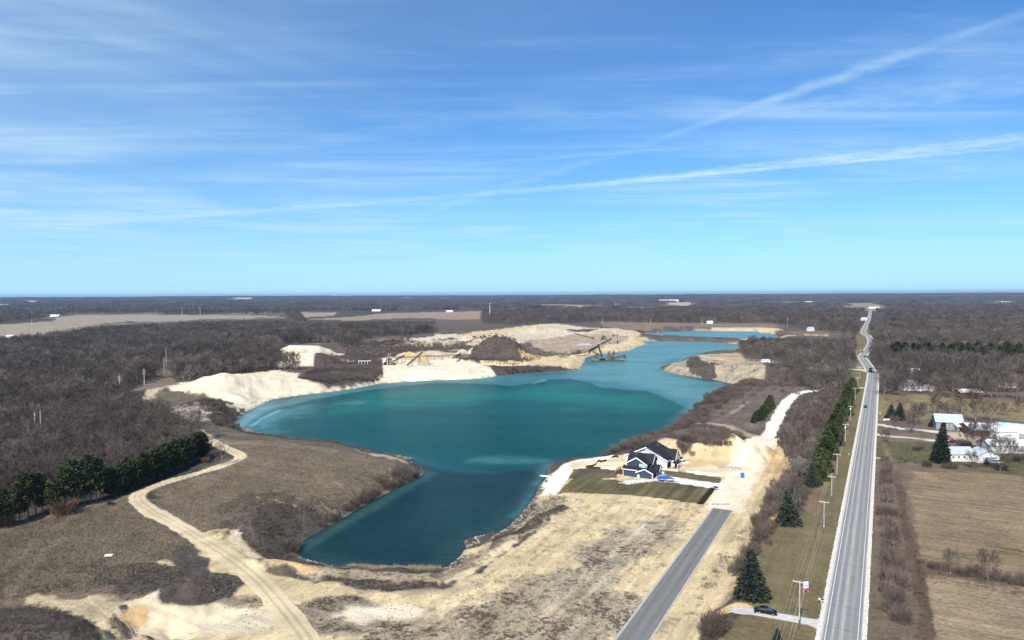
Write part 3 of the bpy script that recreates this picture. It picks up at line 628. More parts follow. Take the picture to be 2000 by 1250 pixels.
_gm = []
def ground_mat():
    if _gm: return _gm[0]
    m = bpy.data.materials.new('earth'); m.use_nodes = True; nt = m.node_tree; _gm.append(m)
    b = nt.nodes['Principled BSDF']; b.inputs['Roughness'].default_value = 0.95; b.inputs['Specular IOR Level'].default_value = 0.08
    N = nt.nodes.new; Lk = nt.links.new
    def A(nm):
        a = N('ShaderNodeAttribute'); a.attribute_name = nm; return a
    geo = N('ShaderNodeNewGeometry')
    def noise(scale, detail, rot=None, sc3=None, rough=0.6, dist=0):
        n = N('ShaderNodeTexNoise'); n.inputs['Scale'].default_value = scale; n.inputs['Detail'].default_value = detail
        n.inputs['Roughness'].default_value = rough; n.inputs['Distortion'].default_value = dist
        if sc3:
            mp = N('ShaderNodeMapping'); mp.vector_type = 'POINT'
            vr = N('ShaderNodeVectorRotate'); vr.rotation_type = 'Z_AXIS'; vr.inputs['Angle'].default_value = rot
            Lk(geo.outputs['Position'], vr.inputs['Vector']); Lk(vr.outputs[0], mp.inputs[0]); mp.inputs['Scale'].default_value = sc3
            Lk(mp.outputs[0], n.inputs['Vector'])
        else: Lk(geo.outputs['Position'], n.inputs['Vector'])
        return n.outputs[0]
    def M(op, a, b_=None, clamp=False):
        n = N('ShaderNodeMath'); n.operation = op; n.use_clamp = clamp
        for i, v in enumerate((a, b_)):
            if v is None: continue
            if isinstance(v, (int, float)): n.inputs[i].default_value = v
            else: Lk(v, n.inputs[i])
        return n.outputs[0]
    def MR(v, a, b_, c, d, smooth=True):
        n = N('ShaderNodeMapRange')
        if smooth: n.interpolation_type = 'SMOOTHSTEP'
        Lk(v, n.inputs[0])
        for i, q in ((1, a), (2, b_), (3, c), (4, d)): 
            if isinstance(q, (int, float)): n.inputs[i].default_value = q
            else: Lk(q, n.inputs[i])
        return n.outputs[0]
    tone = A('tone').outputs['Color']; pl = A('plants').outputs['Fac']; stv = A('streak').outputs['Fac']
    n1 = noise(0.09, 5); n2 = noise(0.9, 6, rough=0.7); n3 = noise(5.0, 3, rough=0.7)
    sa = noise(0.35, 5, -LANEROT, (0.07, 1.0, 1.0), 0.65); sb = noise(0.45, 5, -CROSS, (0.06, 1.0, 1.0), 0.65)
    amp = MR(pl, 0.0, 0.3, 0.30, 1.0, False)
    def around(v, a_): return M('ADD', 1.0, M('MULTIPLY', MR(v, .25, .75, -a_, a_), amp))
    k = M('MULTIPLY', MR(n1, .3, .7, .86, 1.14), around(n2, .34)); k = M('MULTIPLY', k, around(n3, .24))
    ka = M('ADD', 1.0, M('MULTIPLY', M('MULTIPLY', MR(sa, .3, .7, -.5, .5), M('MAXIMUM', M('MULTIPLY', stv, -1), 0)), 0.80))
    kb = M('ADD', 1.0, M('MULTIPLY', M('MULTIPLY', MR(sb, .3, .7, -.5, .5), M('MAXIMUM', stv, 0)), 0.75))
    k = M('MULTIPLY', k, M('MULTIPLY', ka, kb))
    vm = N('ShaderNodeVectorMath'); vm.operation = 'SCALE'; Lk(tone, vm.inputs[0]); Lk(k, vm.inputs['Scale'])
    # dead plants: clumps on top of the bare ground
    p1 = noise(0.75, 8, rough=0.72, dist=0.3); p2 = noise(0.10, 4)
    pm = M('ADD', M('MULTIPLY', p1, 0.62), M('MULTIPLY', p2, 0.38))
    thr = MR(pl, 0, 1, 0.70, 0.36, False)
    mask = MR(M('SUBTRACT', pm, thr), -0.015, 0.05, 0, 1)
    mask = M('MULTIPLY', mask, MR(pl, 0.0, 0.08, 0, 1))
    vc = N('ShaderNodeValToRGB'); Lk(n2, vc.inputs[0])
    e = vc.color_ramp.elements; e[0].position = .3; e[0].color = (0.060, 0.050, 0.045, 1); e[1].position = .7; e[1].color = (0.135, 0.110, 0.085, 1)
    mx = N('ShaderNodeMix'); mx.data_type = 'RGBA'; Lk(M('MULTIPLY', mask, 0.82), mx.inputs[0])
    Lk(vm.outputs[0], mx.inputs[6]); Lk(vc.outputs[0], mx.inputs[7])
    Lk(mx.outputs[2], b.inputs['Base Color'])
    bp = N('ShaderNodeBump'); bp.inputs['Strength'].default_value = 0.9; bp.inputs['Distance'].default_value = 0.8
    hgt = M('ADD', M('MULTIPLY', p1, 0.9), M('MULTIPLY', mask, 0.55)); hgt = M('MULTIPLY', M('ADD', hgt, M('MULTIPLY', n3, 0.12)), amp)
    Lk(hgt, bp.inputs['Height']); Lk(bp.outputs[0], b.inputs['Normal'])
    return m

def water_sheet(x, y, F):
    deep = (0.008, 0.036, 0.045); teal = (0.006, 0.118, 0.100); tealm = (0.002, 0.064, 0.066); light = (0.045, 0.155, 0.175); shal = (0.15, 0.25, 0.24); milky = (0.14, 0.36, 0.42)
    z = WZ
    WL = [
      (poly([(440,850),(453,828),(500,790),(740,745),(960,732),(1132,718),(1200,670),(1460,660),(1470,690),(1280,720),(1440,760),(1370,785),(1310,845),(1200,880),(1100,890),(1000,900),(900,905),(830,895),(700,862)], z), light, 10, 10),
      (poly([(1132,722),(1100,735),(1200,745),(1290,765),(1370,790),(1440,760),(1340,738),(1290,728),(1290,712),(1350,690),(1460,680),(1400,660),(1250,662),(1180,690)], z), (0.085,0.215,0.235), 25, 20),
      (poly([(500,848),(470,832),(500,812),(545,797),(600,781),(680,768),(760,757),(850,748),(930,749),(1000,753),(1040,748),(1070,741),(1110,740),(1150,747),(1175,757),(1265,764),(1300,778),(1335,793),(1352,800),(1300,850),(1200,885),(1100,897),(1040,908),(1000,916),(960,919),(900,919),(870,912),(830,904),(800,892),(760,884),(720,872),(640,864),(560,858)], z), tealm, 6, 5),
      (poly([(640,783),(760,765),(880,760),(1000,760),(1060,752),(1120,752),(1180,768),(1250,772),(1300,795),(1250,800),(1100,790),(900,785),(760,800),(660,805)], z), teal, 60, 40),
      (poly([(480,826),(500,812),(545,797),(600,785),(640,790),(560,815),(530,845),(500,845)], z), (0.04,0.17,0.20), 22, 20),
      (poly([(453,828),(500,795),(545,790),(600,782),(560,790),(520,803),(490,825),(470,838)], z), (0.11,0.26,0.30), 7, 5),
      (line([(800,893),(850,908),(900,919),(960,922),(1040,912),(1100,903),(1180,893)], 4, z), (0.010,0.080,0.105), 12, 5),
      (line([(490,833),(510,818),(545,802)], 3, z), (0.12,0.34,0.42), 3, 3), (line([(1042,749),(1055,745),(1066,742)], 3, z), (0.12,0.27,0.30), 5, 3), (line([(660,788),(700,786)], 9, z), (0.06,0.17,0.16), 12, 8),
      (poly([(1060,905),(1090,903),(1070,925),(1050,960),(1020,1000),(1000,1010),(1030,960)], z), (0.05,0.15,0.17), 8, 6), (ell(1000,900,20,6,0,z), (0.035,0.14,0.14), 14, 8),
      (poly([(830,920),(820,935),(760,965),(640,1035),(580,1075),(600,1075),(700,1015),(800,955),(845,925)], z), (0.03,0.075,0.08), 6, 3),
      (poly([(1240,640),(1700,640),(1700,700),(1460,664),(1240,660)], z), (0.075,0.215,0.26), 5, 5),
    ]
    mp = water_mat()
    for nm, P in (('lake', LAKE), ('lake', LAKE2), ('pond', POND)):
        d = sdf(x, y, P, 12)
        near = d < 4
        sel = F[near[F].all(1)]
        if not len(sel): continue
        u, invx = np.unique(sel, return_inverse=True); ff = invx.reshape(-1, 4)
        xs, ys = x[u], y[u]; n = len(u)
        col = np.empty((n, 3)); col[:] = deep if nm == 'lake' and P is LAKE else light
        w1 = fbm(xs, ys, 40, 121, 4) - .5; w2 = fbm(xs, ys, 9, 125, 3) - .5
        for shp, c, soft, wand in WL:
            dd = sdf(xs, ys, shp[1], soft + wand + 5) if shp[0] == 'P' else ldist(xs, ys, shp[1], 60) - shp[2] / 2
            m = S(0.5 - (dd + (w1 * 1.6 + w2 * .7) * wand) / soft)
            col = col * (1 - m[:, None]) + np.array(c) * m[:, None]
        ds = d[u]
        m = S(1 + (ds + 2.0 + 3 * w2) / 9.0) * 0.5 * np.clip(0.6 + 2.2 * w1, 0, 1.3)   # pale sandy shallows
        m = np.clip(m, 0, .8)
        near_d = 1 - 0.85 * S((620 - np.hypot(xs, ys)) / 300)
        m = m * near_d
        col = col * (1 - m[:, None]) + np.array(shal) * m[:, None]
        z_ = np.full(n, WZ)
        me = bpy.data.meshes.new(nm); me.vertices.add(n)
        me.vertices.foreach_set('co', np.stack([xs, ys, z_], -1).astype(np.float32).ravel())
        me.loops.add(ff.size); me.loops.foreach_set('vertex_index', ff.ravel().astype(np.int32))
        me.polygons.add(len(ff)); me.polygons.foreach_set('loop_start', (np.arange(len(ff)) * 4).astype(np.int32))
        me.update(calc_edges=True)
        ca = me.attributes.new('tone', 'FLOAT_COLOR', 'POINT')
        ca.data.foreach_set('color', np.concatenate([col, np.ones((n, 1))], 1).astype(np.float32).ravel())
        me.materials.append(mp)
        o = link(nm, me); o['kind'] = 'structure'
def water_mat():
    m = bpy.data.materials.new('lake_water'); m.use_nodes = True; nt = m.node_tree; b = nt.nodes['Principled BSDF']
    N = nt.nodes.new; Lk = nt.links.new
    a = N('ShaderNodeAttribute'); a.attribute_name = 'tone'; geo = N('ShaderNodeNewGeometry')
    def noise(scale, detail, sc3, rot):
        vr = N('ShaderNodeVectorRotate'); vr.rotation_type = 'Z_AXIS'; vr.inputs['Angle'].default_value = rot
        mp = N('ShaderNodeMapping'); Lk(geo.outputs['Position'], vr.inputs['Vector']); Lk(vr.outputs[0], mp.inputs[0]); mp.inputs['Scale'].default_value = sc3
        n = N('ShaderNodeTexNoise'); n.inputs['Scale'].default_value = scale; n.inputs['Detail'].default_value = detail; n.inputs['Roughness'].default_value = .65
        Lk(mp.outputs[0], n.inputs['Vector']); return n.outputs[0]
    n1 = noise(0.02, 6, (0.5, 1.4, 1), 0.15); n2 = noise(0.25, 4, (0.35, 1.2, 1), 0.1)
    r = N('ShaderNodeMapRange'); Lk(n1, r.inputs[0]); r.inputs[1].default_value = .3; r.inputs[2].default_value = .7; r.inputs[3].default_value = .80; r.inputs[4].default_value = 1.2
    vm = N('ShaderNodeVectorMath'); vm.operation = 'SCALE'; Lk(a.outputs['Color'], vm.inputs[0]); Lk(r.outputs[0], vm.inputs['Scale'])
    n3 = noise(0.9, 3, (0.3, 1.5, 1), 0.15); r3 = N('ShaderNodeMapRange'); Lk(n3, r3.inputs[0]); r3.inputs[1].default_value = .3; r3.inputs[2].default_value = .7; r3.inputs[3].default_value = .74; r3.inputs[4].default_value = 1.26
    v3 = N('ShaderNodeVectorMath'); v3.operation = 'SCALE'; Lk(vm.outputs[0], v3.inputs[0]); Lk(r3.outputs[0], v3.inputs['Scale']); vm = v3
    # small streaks of foam
    f = N('ShaderNodeMapRange'); f.interpolation_type = 'SMOOTHSTEP'; Lk(n2, f.inputs[0]); f.inputs[1].default_value = .70; f.inputs[2].default_value = .80; f.inputs[4].default_value = .30
    mx = N('ShaderNodeMix'); mx.data_type = 'RGBA'; Lk(f.outputs[0], mx.inputs[0]); Lk(vm.outputs[0], mx.inputs[6]); mx.inputs[7].default_value = (0.4, 0.55, 0.6, 1)
    Lk(mx.outputs[2], b.inputs['Base Color'])
    b.inputs['Roughness'].default_value = 0.26; b.inputs['IOR'].default_value = 1.14; b.inputs['Specular IOR Level'].default_value = 0.12
    w = N('ShaderNodeTexNoise'); w.inputs['Scale'].default_value = 0.9; w.inputs['Detail'].default_value = 5; w.inputs['Roughness'].default_value = .7; Lk(geo.outputs['Position'], w.inputs['Vector'])
    bp = N('ShaderNodeBump'); bp.inputs['Strength'].default_value = 0.7; bp.inputs['Distance'].default_value = 0.5
    Lk(w.outputs[0], bp.inputs['Height']); Lk(bp.outputs[0], b.inputs['Normal'])
    return m
make_ground()

# ------------------------------------------------------------------ paved roads
def ribbon(name, pts, u0, u1, z, m, kind='structure', parent=None, step=None, dash=None, wav=0.0):
    """a strip between the lateral offsets u0 and u1 (metres right of the line); UV = (offset, distance)"""
    P = [Vector((p[0], p[1])) for p in pts]
    if step:
        Q = [P[0]]
        for a, b in zip(P, P[1:]):
            k = max(1, int((b - a).length / step))
            Q += [a.lerp(b, (i + 1) / k) for i in range(k)]
        P = Q
    vs, fs, uv = [], [], []; s = 0; rr = random.Random(3)
    L, Rr = [], []
    for i, p in enumerate(P):
        t = (P[min(i + 1, len(P) - 1)] - P[max(i - 1, 0)]).normalized(); nrm = Vector((t.y, -t.x))
        if i: s += (P[i] - P[i - 1]).length
        j0 = rr.uniform(-wav, wav) if u0 < 0 or wav else 0; j1 = rr.uniform(-wav, wav)
        a = p + nrm * (u0 + (j0 if wav else 0)); b = p + nrm * (u1 + (j1 if wav else 0))
        vs += [(a.x, a.y, z), (b.x, b.y, z)]; uv += [(u0, s), (u1, s)]
        L.append(s)
    for i in range(len(P) - 1):
        if dash and (L[i] % dash[0]) > dash[1]: continue
        fs.append((2 * i, 2 * i + 1, 2 * i + 3, 2 * i + 2))
    me = bpy.data.meshes.new(name); me.from_pydata(vs, [], fs); ul = me.uv_layers.new(name='UVMap')
    for lp in me.loops: ul.data[lp.index].uv = uv[lp.vertex_index]
    me.materials.append(m); me.update()
    o = link(name, me, parent)
    if kind: o['kind'] = kind
    return o
def road_mat(name, stops, lo, hi, grain=.10, rough=.85, crack=0.0):
    m = bpy.data.materials.new(name); m.use_nodes = True; nt = m.node_tree; b = nt.nodes['Principled BSDF']
    N = nt.nodes.new; Lk = nt.links.new
    uv = N('ShaderNodeUVMap'); sp = N('ShaderNodeSeparateXYZ'); Lk(uv.outputs[0], sp.inputs[0])
    mr = N('ShaderNodeMapRange'); Lk(sp.outputs[0], mr.inputs[0]); mr.inputs[1].default_value = lo; mr.inputs[2].default_value = hi
    cr = N('ShaderNodeValToRGB'); cr.color_ramp.interpolation = 'EASE'; els = cr.color_ramp.elements
    els[0].position = stops[0][0]; els[0].color = (*stops[0][1], 1); els[1].position = stops[-1][0]; els[1].color = (*stops[-1][1], 1)
    for p, c in stops[1:-1]: e = els.new(p); e.color = (*c, 1)
    Lk(mr.outputs[0], cr.inputs[0])
    mp = N('ShaderNodeMapping'); Lk(uv.outputs[0], mp.inputs[0]); mp.inputs['Scale'].default_value = (1, 0.04, 1)
    n = N('ShaderNodeTexNoise'); n.inputs['Scale'].default_value = 1.2; n.inputs['Detail'].default_value = 5; Lk(mp.outputs[0], n.inputs['Vector'])
    n2 = N('ShaderNodeTexNoise'); n2.inputs['Scale'].default_value = 0.5; n2.inputs['Detail'].default_value = 8; n2.inputs['Roughness'].default_value = .7; Lk(uv.outputs[0], n2.inputs['Vector'])
    def MR(v, c, d):
        q = N('ShaderNodeMapRange'); Lk(v, q.inputs[0]); q.inputs[1].default_value = .3; q.inputs[2].default_value = .7; q.inputs[3].default_value = c; q.inputs[4].default_value = d; return q.outputs[0]
    mu = N('ShaderNodeMath'); mu.operation = 'MULTIPLY'; Lk(MR(n.outputs[0], 1 - grain, 1 + grain), mu.inputs[0]); Lk(MR(n2.outputs[0], 1 - grain, 1 + grain), mu.inputs[1])
    vm = N('ShaderNodeVectorMath'); vm.operation = 'SCALE'; Lk(cr.outputs[0], vm.inputs[0]); Lk(mu.outputs[0], vm.inputs['Scale'])
    Lk(vm.outputs[0], b.inputs['Base Color']); b.inputs['Roughness'].default_value = rough; b.inputs['Specular IOR Level'].default_value = .25
    return m
g = lambda v, k=1.0: (v * 1.03, v * 1.02, v * k * .98)
hw = road_mat('worn_asphalt', [(0, g(.47, .95)), (.035, g(.40)), (.07, g(.215, 1.04)), (.16, g(.205, 1.05)), (.24, g(.235, 1.03)), (.285, g(.37, 1.02)), (.325, g(.235, 1.03)), (.40, g(.205, 1.05)), (.47, g(.31)), (.52, g(.335, .97)), (.58, g(.24, 1.02)), (.65, g(.21, 1.04)), (.73, g(.27)), (.80, g(.225, 1.03)), (.90, g(.205, 1.05)), (.955, g(.23)), (1, g(.40, .97))], -4.1, 3.9)
mark_w = mat('road_paint_white', (0.72, 0.72, 0.70), .7, .12, 2.0); mark_y = mat('road_paint_yellow', (0.50, 0.42, 0.20), .7, .2, 2.0)
gravel = mat('pale_gravel', (0.52, 0.47, 0.39), .95, .3, 1.4, bump=.6, detail=8, col2=(0.74, 0.70, 0.62))
ribbon('road_shoulder', HWY, -5.0, 4.9, 0.035, gravel, step=.9, wav=0.10)
ribbon('highway', HWY, -4.1, 3.9, 0.055, hw, step=8)
ribbon('road_markings', HWY, -3.25, -3.10, 0.062, mark_w, step=8)
ribbon('road_markings', HWY, 3.05, 3.19, 0.062, mark_w, step=8)
ribbon('road_markings', HWY, -0.10, 0.06, 0.062, mark_y, step=1.5, dash=(14, 4.5))
m_seal = mat('crack_sealant', (0.035, 0.035, 0.036), .8, .1, 3)
ln = road_mat('grey_asphalt', [(0, g(.16)), (.1, g(.175)), (.28, g(.15)), (.5, g(.185)), (.72, g(.155)), (.9, g(.175)), (1, g(.16))], -3.2, 3.2, grain=.10)
gut = mat('pale_concrete', (0.42, 0.39, 0.34), .9, .15, 1.0)
LN0, LN1 = Vector(LANE[0]), Vector(LANE[2])
lane_pts = [tuple(LN0.lerp(LN1, k / 40)) for k in range(41)]
ribbon('road_shoulder', lane_pts, -3.95, 3.75, -3.44, gut, wav=0.1)
ribbon('street', lane_pts, -3.25, 3.2, -3.42, ln)

def cracks():
    """tarred cracks wandering over the two asphalt roads"""
    r = random.Random(8); B = MB()
    for (P, w, z, n) in ((lane_pts, 3.1, -3.415, 9), ([(p[0], p[1]) for p in HWY[2:16]], 3.6, 0.059, 26)):
        L = [Vector(p) for p in P]
        for _ in range(n):
            k = r.randrange(1, len(L) - 1); t = (L[k + 1] - L[k]).normalized(); nn = Vector((t.y, -t.x)); o = L[k].lerp(L[k + 1], r.random()); 
            u = -w; pts = []
            if r.random() < .6:
                while u < w: pts.append(o + nn * u + t * r.uniform(-.25, .25)); u += .7
            else:
                u = r.uniform(-w * .8, w * .8); v = 0
                while v < r.uniform(6, 26): pts.append(o + nn * (u + r.uniform(-.12, .12)) + t * v); v += 1.2
            for a, b in zip(pts, pts[1:]):
                d = (b - a).normalized(); s_ = Vector((d.y, -d.x)) * .05
                B.add([(a.x - s_.x, a.y - s_.y, z), (a.x + s_.x, a.y + s_.y, z), (b.x + s_.x, b.y + s_.y, z), (b.x - s_.x, b.y - s_.y, z)], [(0, 1, 2, 3)])
    o = B.build('road_cracks', m_seal); o['kind'] = 'structure'
cracks()
# ------------------------------------------------------------------ plants: meshes
def leafmat(name, c1, c2, scale=0.6, rough=.9, obj_rand=.12, trans=0.0):
    m = mat(name, c1, rough, 0, scale, spec=.1, col2=c2, obj_rand=obj_rand, detail=3)
    nt = m.node_tree; b = nt.nodes['Principled BSDF']; src = b.inputs['Base Color'].links[0].from_socket   # stands of different age and kind
    geo = nt.nodes.new('ShaderNodeNewGeometry'); n = nt.nodes.new('ShaderNodeTexNoise'); n.inputs['Scale'].default_value = .012; n.inputs['Detail'].default_value = 4; nt.links.new(geo.outputs['Position'], n.inputs['Vector'])
    r = nt.nodes.new('ShaderNodeMapRange'); r.inputs[1].default_value = .35; r.inputs[2].default_value = .65; r.inputs[3].default_value = .72; r.inputs[4].default_value = 1.38; nt.links.new(n.outputs[0], r.inputs[0])
    v = nt.nodes.new('ShaderNodeVectorMath'); v.operation = 'SCALE'; nt.links.new(src, v.inputs[0]); nt.links.new(r.outputs[0], v.inputs['Scale']); nt.links.new(v.outputs[0], b.inputs['Base Color'])
    return m
NUM = 'first second third fourth fifth sixth seventh eighth ninth tenth eleventh twelfth thirteenth fourteenth fifteenth sixteenth seventeenth eighteenth nineteenth twentieth'.split()
TEN = ['', '', 'twenty', 'thirty', 'forty']
def nth(k):
    k += 1
    return NUM[k - 1] if k <= 20 else (('thirtieth', 'fortieth')[k // 10 - 3] if k % 10 == 0 else TEN[k // 10] + '-' + NUM[k % 10 - 1])
M_bark = leafmat('bark_grey_brown', (0.13, 0.112, 0.095), (0.24, 0.21, 0.18), 1.5)
M_twig = leafmat('bare_twigs', (0.080, 0.062, 0.052), (0.140, 0.112, 0.096), 0.25, obj_rand=.40)
M_twigp = leafmat('pale_bare_twigs', (0.135, 0.115, 0.10), (0.20, 0.175, 0.155), 0.25, obj_rand=.15)
M_brush = leafmat('brush_twigs', (0.105, 0.080, 0.070), (0.190, 0.145, 0.125), 0.4, obj_rand=.25)
M_rust = leafmat('dry_oak_leaves', (0.10, 0.055, 0.035), (0.19, 0.11, 0.07), 0.8)
M_reed = leafmat('dry_reeds', (0.30, 0.24, 0.15), (0.46, 0.38, 0.25), 0.8)
M_pine = leafmat('pine_needles', (0.026, 0.040, 0.018), (0.090, 0.105, 0.042), 0.45, obj_rand=.2)
M_dpine = leafmat('dark_pine_needles', (0.018, 0.028, 0.013), (0.055, 0.068, 0.026), 0.5, obj_rand=.2)
M_spruce = leafmat('spruce_needles', (0.020, 0.030, 0.024), (0.068, 0.084, 0.062), 0.9, obj_rand=.12)
M_cedar = leafmat('cedar_needles', (0.024, 0.036, 0.014), (0.075, 0.088, 0.030), 0.5, obj_rand=.22)

def rv(r, s=1.0): return Vector((r.uniform(-s, s), r.uniform(-s, s), r.uniform(-s, s)))
def bare_tree(seed, h, tw=0.10, crown=0.5, dens=1.0, base=0.28, lean=0.0, nl=11, nb=5, nk=4):
    """trunk with its limbs, and the crown of branches and twigs, as two mesh builders"""
    r = random.Random(seed); T = MB(); Cn = MB()
    p = Vector((0, 0, -0.4)); tr = h * 0.017; pts = [p]
    n = 6
    for i in range(n):
        p = p + Vector((r.uniform(-.03, .03) * h + lean * h / n, r.uniform(-.03, .03) * h, h * 0.72 / n)); pts.append(p)
    rad = [tr * (1 - .75 * i / n) for i in range(n + 1)]
    for i in range(n): T.tube(pts[i], pts[i + 1], rad[i], rad[i + 1], 5, cap=False)
    def along(t):
        k = min(int(t * n), n - 1); return pts[k].lerp(pts[k + 1], t * n - k), rad[k]
    for i in range(nl):
        t = base + (1 - base) * (i + r.random() * .6) / nl; t = min(t, .99); o, ro = along(t)
        a = i * 2.4 + r.uniform(-.5, .5)
        up = 0.55 + 0.9 * t
        d = Vector((math.cos(a), math.sin(a), up)).normalized()
        L = h * crown * (1.05 - 0.55 * t) * r.uniform(.8, 1.1)
        m1 = o + d * L * .5 + rv(r, .03 * h); e1 = m1 + (d + Vector((0, 0, .45))).normalized() * L * .5 + rv(r, .03 * h)
        r1 = ro * .5
        T.tube(o, m1, r1, r1 * .6, 4, cap=False); T.tube(m1, e1, r1 * .6, r1 * .2, 3, cap=False)
        for j in range(nb):
            s = 0.2 + .8 * (j + r.random()) / nb; q = o.lerp(m1, s * 2) if s < .5 else m1.lerp(e1, s * 2 - 1)
            d2 = (d + rv(r, .9) + Vector((0, 0, .35))).normalized(); L2 = L * .45 * r.uniform(.6, 1.1); e2 = q + d2 * L2
            Cn.tube(q, e2, r1 * .28, r1 * .08, 3, cap=False)
            for k in range(nk):
                q3 = q.lerp(e2, .15 + .85 * (k + r.random()) / nk); d3 = (d2 + rv(r, .9)).normalized(); L3 = L2 * r.uniform(.35, .65); e3 = q3 + d3 * L3
                w = rv(r).normalized().cross(d3) * tw * .5
                Cn.add([q3 - w, q3 + w, e3], [(0, 1, 2)])
                for l in range(int(5 * dens)):
                    q4 = q3.lerp(e3, r.random()); d4 = (d3 + rv(r, 1.0) + Vector((0, 0, .25))).normalized(); e4 = q4 + d4 * h * r.uniform(.05, .10)
                    w = rv(r).normalized().cross(d4) * tw * .42
                    Cn.add([q4 - w, q4 + w, e4], [(0, 1, 2)])
    return T, Cn
def shrub(seed, h, wd, n=90, tw=.07, stems=5, upright=1.0):
    r = random.Random(seed); T = MB(); B = MB()
    for i in range(stems):
        a = r.uniform(0, 6.28); d = Vector((math.cos(a) * .6, math.sin(a) * .6, upright)).normalized(); L = h * .6
        T.tube((0, 0, -.2), d * L, .04 * h / 3, .015 * h / 3, 3, cap=False)
    for i in range(n):
        a = r.uniform(0, 6.28); rr = wd * .5 * math.sqrt(r.random()); zz = r.random() ** .8 * h * .55
        q = Vector((math.cos(a) * rr * .8, math.sin(a) * rr * .8, zz)); d = (Vector((math.cos(a) * .45, math.sin(a) * .45, upright)) + rv(r, .45)).normalized()
        e = q + d * h * r.uniform(.25, .55); w = rv(r).normalized().cross(d) * tw * .5
        B.add([q - w, q + w, e], [(0, 1, 2)])
    return T, B
def clump(B, r, c, rad, n, size, flat=.6, up=.3):
    for i in range(n):
        v = rv(r).normalized() * rad * r.random() ** .4; v.z *= flat
        q = c + v; d = (v.normalized() + rv(r, .7) + Vector((0, 0, up))).normalized(); w = rv(r).normalized().cross(d) * size * .35
        B.add([q - w, q + w, q + d * size + w * .5, q + d * size - w * .5], [(0, 1, 2, 3)])
def pine(seed, h, wd, bare=.35, n=44, q=30, size=.8):
    r = random.Random(seed); T = MB(); B = MB(); bend = r.uniform(-.05, .05)
    pts = [Vector((bend * h * t * t, bend * .6 * h * t, h * t - .3)) for t in (0, .25, .5, .75, .97)]
    for i in range(4): T.tube(pts[i], pts[i + 1], h * .016 * (1 - i * .22), h * .016 * (1 - (i + 1) * .22) + .01, 5, cap=False)
    for i in range(n):
        t = bare + (1 - bare) * ((i + r.random()) / n); k = (t - bare) / (1 - bare)
        Rr = wd * .5 * (math.sin(math.pi * min(1, .22 + k * .80)) ** .7) * r.uniform(.55, 1.05)
        a = i * 2.4 + r.uniform(-.4, .4); c = Vector((bend * h * t * t + math.cos(a) * Rr * .72, bend * .6 * h * t + math.sin(a) * Rr * .72, h * t * .97 + r.uniform(-.2, .2)))
        T.tube((bend * h * t * t, bend * .6 * h * t, h * t * .93), c, .05, .02, 3, cap=False)
        clump(B, r, c, wd * .17 + .25, q, size, .5)
    return T, B
def spruce(seed, h, wd, lev=22, q=9, size=.75, sharp=.9):
    r = random.Random(seed); T = MB(); B = MB()
    T.tube((0, 0, -.3), (0, 0, h * .97), h * .016, .03, 6, cap=False)
    for i in range(lev):
        t = (i + .3) / lev; z = h * (.03 + .95 * t); Rr = wd * .5 * (1 - t) ** sharp * r.uniform(.88, 1.08) + .12
        nb = max(5, int(15 * (1 - t) + 5))
        for j in range(nb):
            a = 6.283 * j / nb + i * .7 + r.uniform(-.15, .15); L = Rr * r.uniform(.82, 1.1)
            tip = Vector((math.cos(a) * L, math.sin(a) * L, z - L * .22 + .12 * h / lev)); o = Vector((0, 0, z))
            T.tube(o, o.lerp(tip, .6), .03, .015, 3, cap=False)
            m = max(2, int(L * 2.2))
            for k in range(m):
                c = o.lerp(tip, (k + .8) / m); 
                for _ in range(q // 3 + 1):
                    d = Vector((math.cos(a + r.uniform(-1, 1)), math.sin(a + r.uniform(-1, 1)), r.uniform(-.35, .35))).normalized(); w = rv(r).normalized().cross(d) * size * .28
                    q0 = c + rv(r, .22)
                    B.add([q0 - w, q0 + w, q0 + d * size + w * .4, q0 + d * size - w * .4], [(0, 1, 2, 3)])
    return T, B

def pair(name, TB, mt, mc, trunk='trunk', crown='crown'):
    return (TB[0].mesh(name + '_trunk', mt, True, False), TB[1].mesh(name + '_crown', mc, False, False))
def joined(name, TB, mt, mc):
    m = MB(); m.v = list(TB[0].v); m.f = list(TB[0].f); nt_ = len(m.f); m.add(TB[1].v, TB[1].f)
    me = bpy.data.meshes.new(name); me.from_pydata(m.v, [], m.f); me.materials.append(mt); me.materials.append(mc)
    mi = np.zeros(len(m.f), np.int32); mi[nt_:] = 1; me.polygons.foreach_set('material_index', mi); me.update(); return me

NEAR = [pair('wood_tree', bare_tree(s, 17, .10, c, 1.4, b), M_bark, M_twig) for s, c, b in ((1, .42, .3), (2, .36, .38), (3, .46, .25), (4, .40, .34))]
ROUND = [pair('round_tree', bare_tree(s, 17, .095, c, .8, b, 0, 16, 8, 6), M_bark, M_twig) for s, c, b in ((11, .60, .16), (12, .55, .2))]
PALE = pair('pale_tree', bare_tree(15, 14, .07, .46, 1.3, .15), M_bark, M_twigp)
FARP = [joined('far_tree', bare_tree(s, 17, .17, c, .9, b), M_bark, mm) for s, c, b, mm in ((21, .44, .26, M_twig), (22, .40, .32, M_twig), (23, .50, .2, M_twig), (24, .46, .2, M_twigp), (25, .38, .3, M_twig))]
PINES = [pair('pine', pine(s, 16, w, b), M_bark, M_pine) for s, w, b in ((31, 7.5, .42), (32, 6.5, .35), (33, 6.0, .25))]
DPINES = [pair('dark_pine', pine(s, 12, w, b, 44, 26, .8), M_bark, M_dpine) for s, w, b in ((41, 5.6, .12), (42, 6.0, .18))]
SPRUCES = [pair('spruce', spruce(s, 12, 8.6), M_bark, M_spruce) for s in (51, 52)]
CEDARS = [pair('cedar', spruce(s, 9, 6.6, 17, 12, .85, .62), M_bark, M_cedar) for s in (61, 62, 63)]
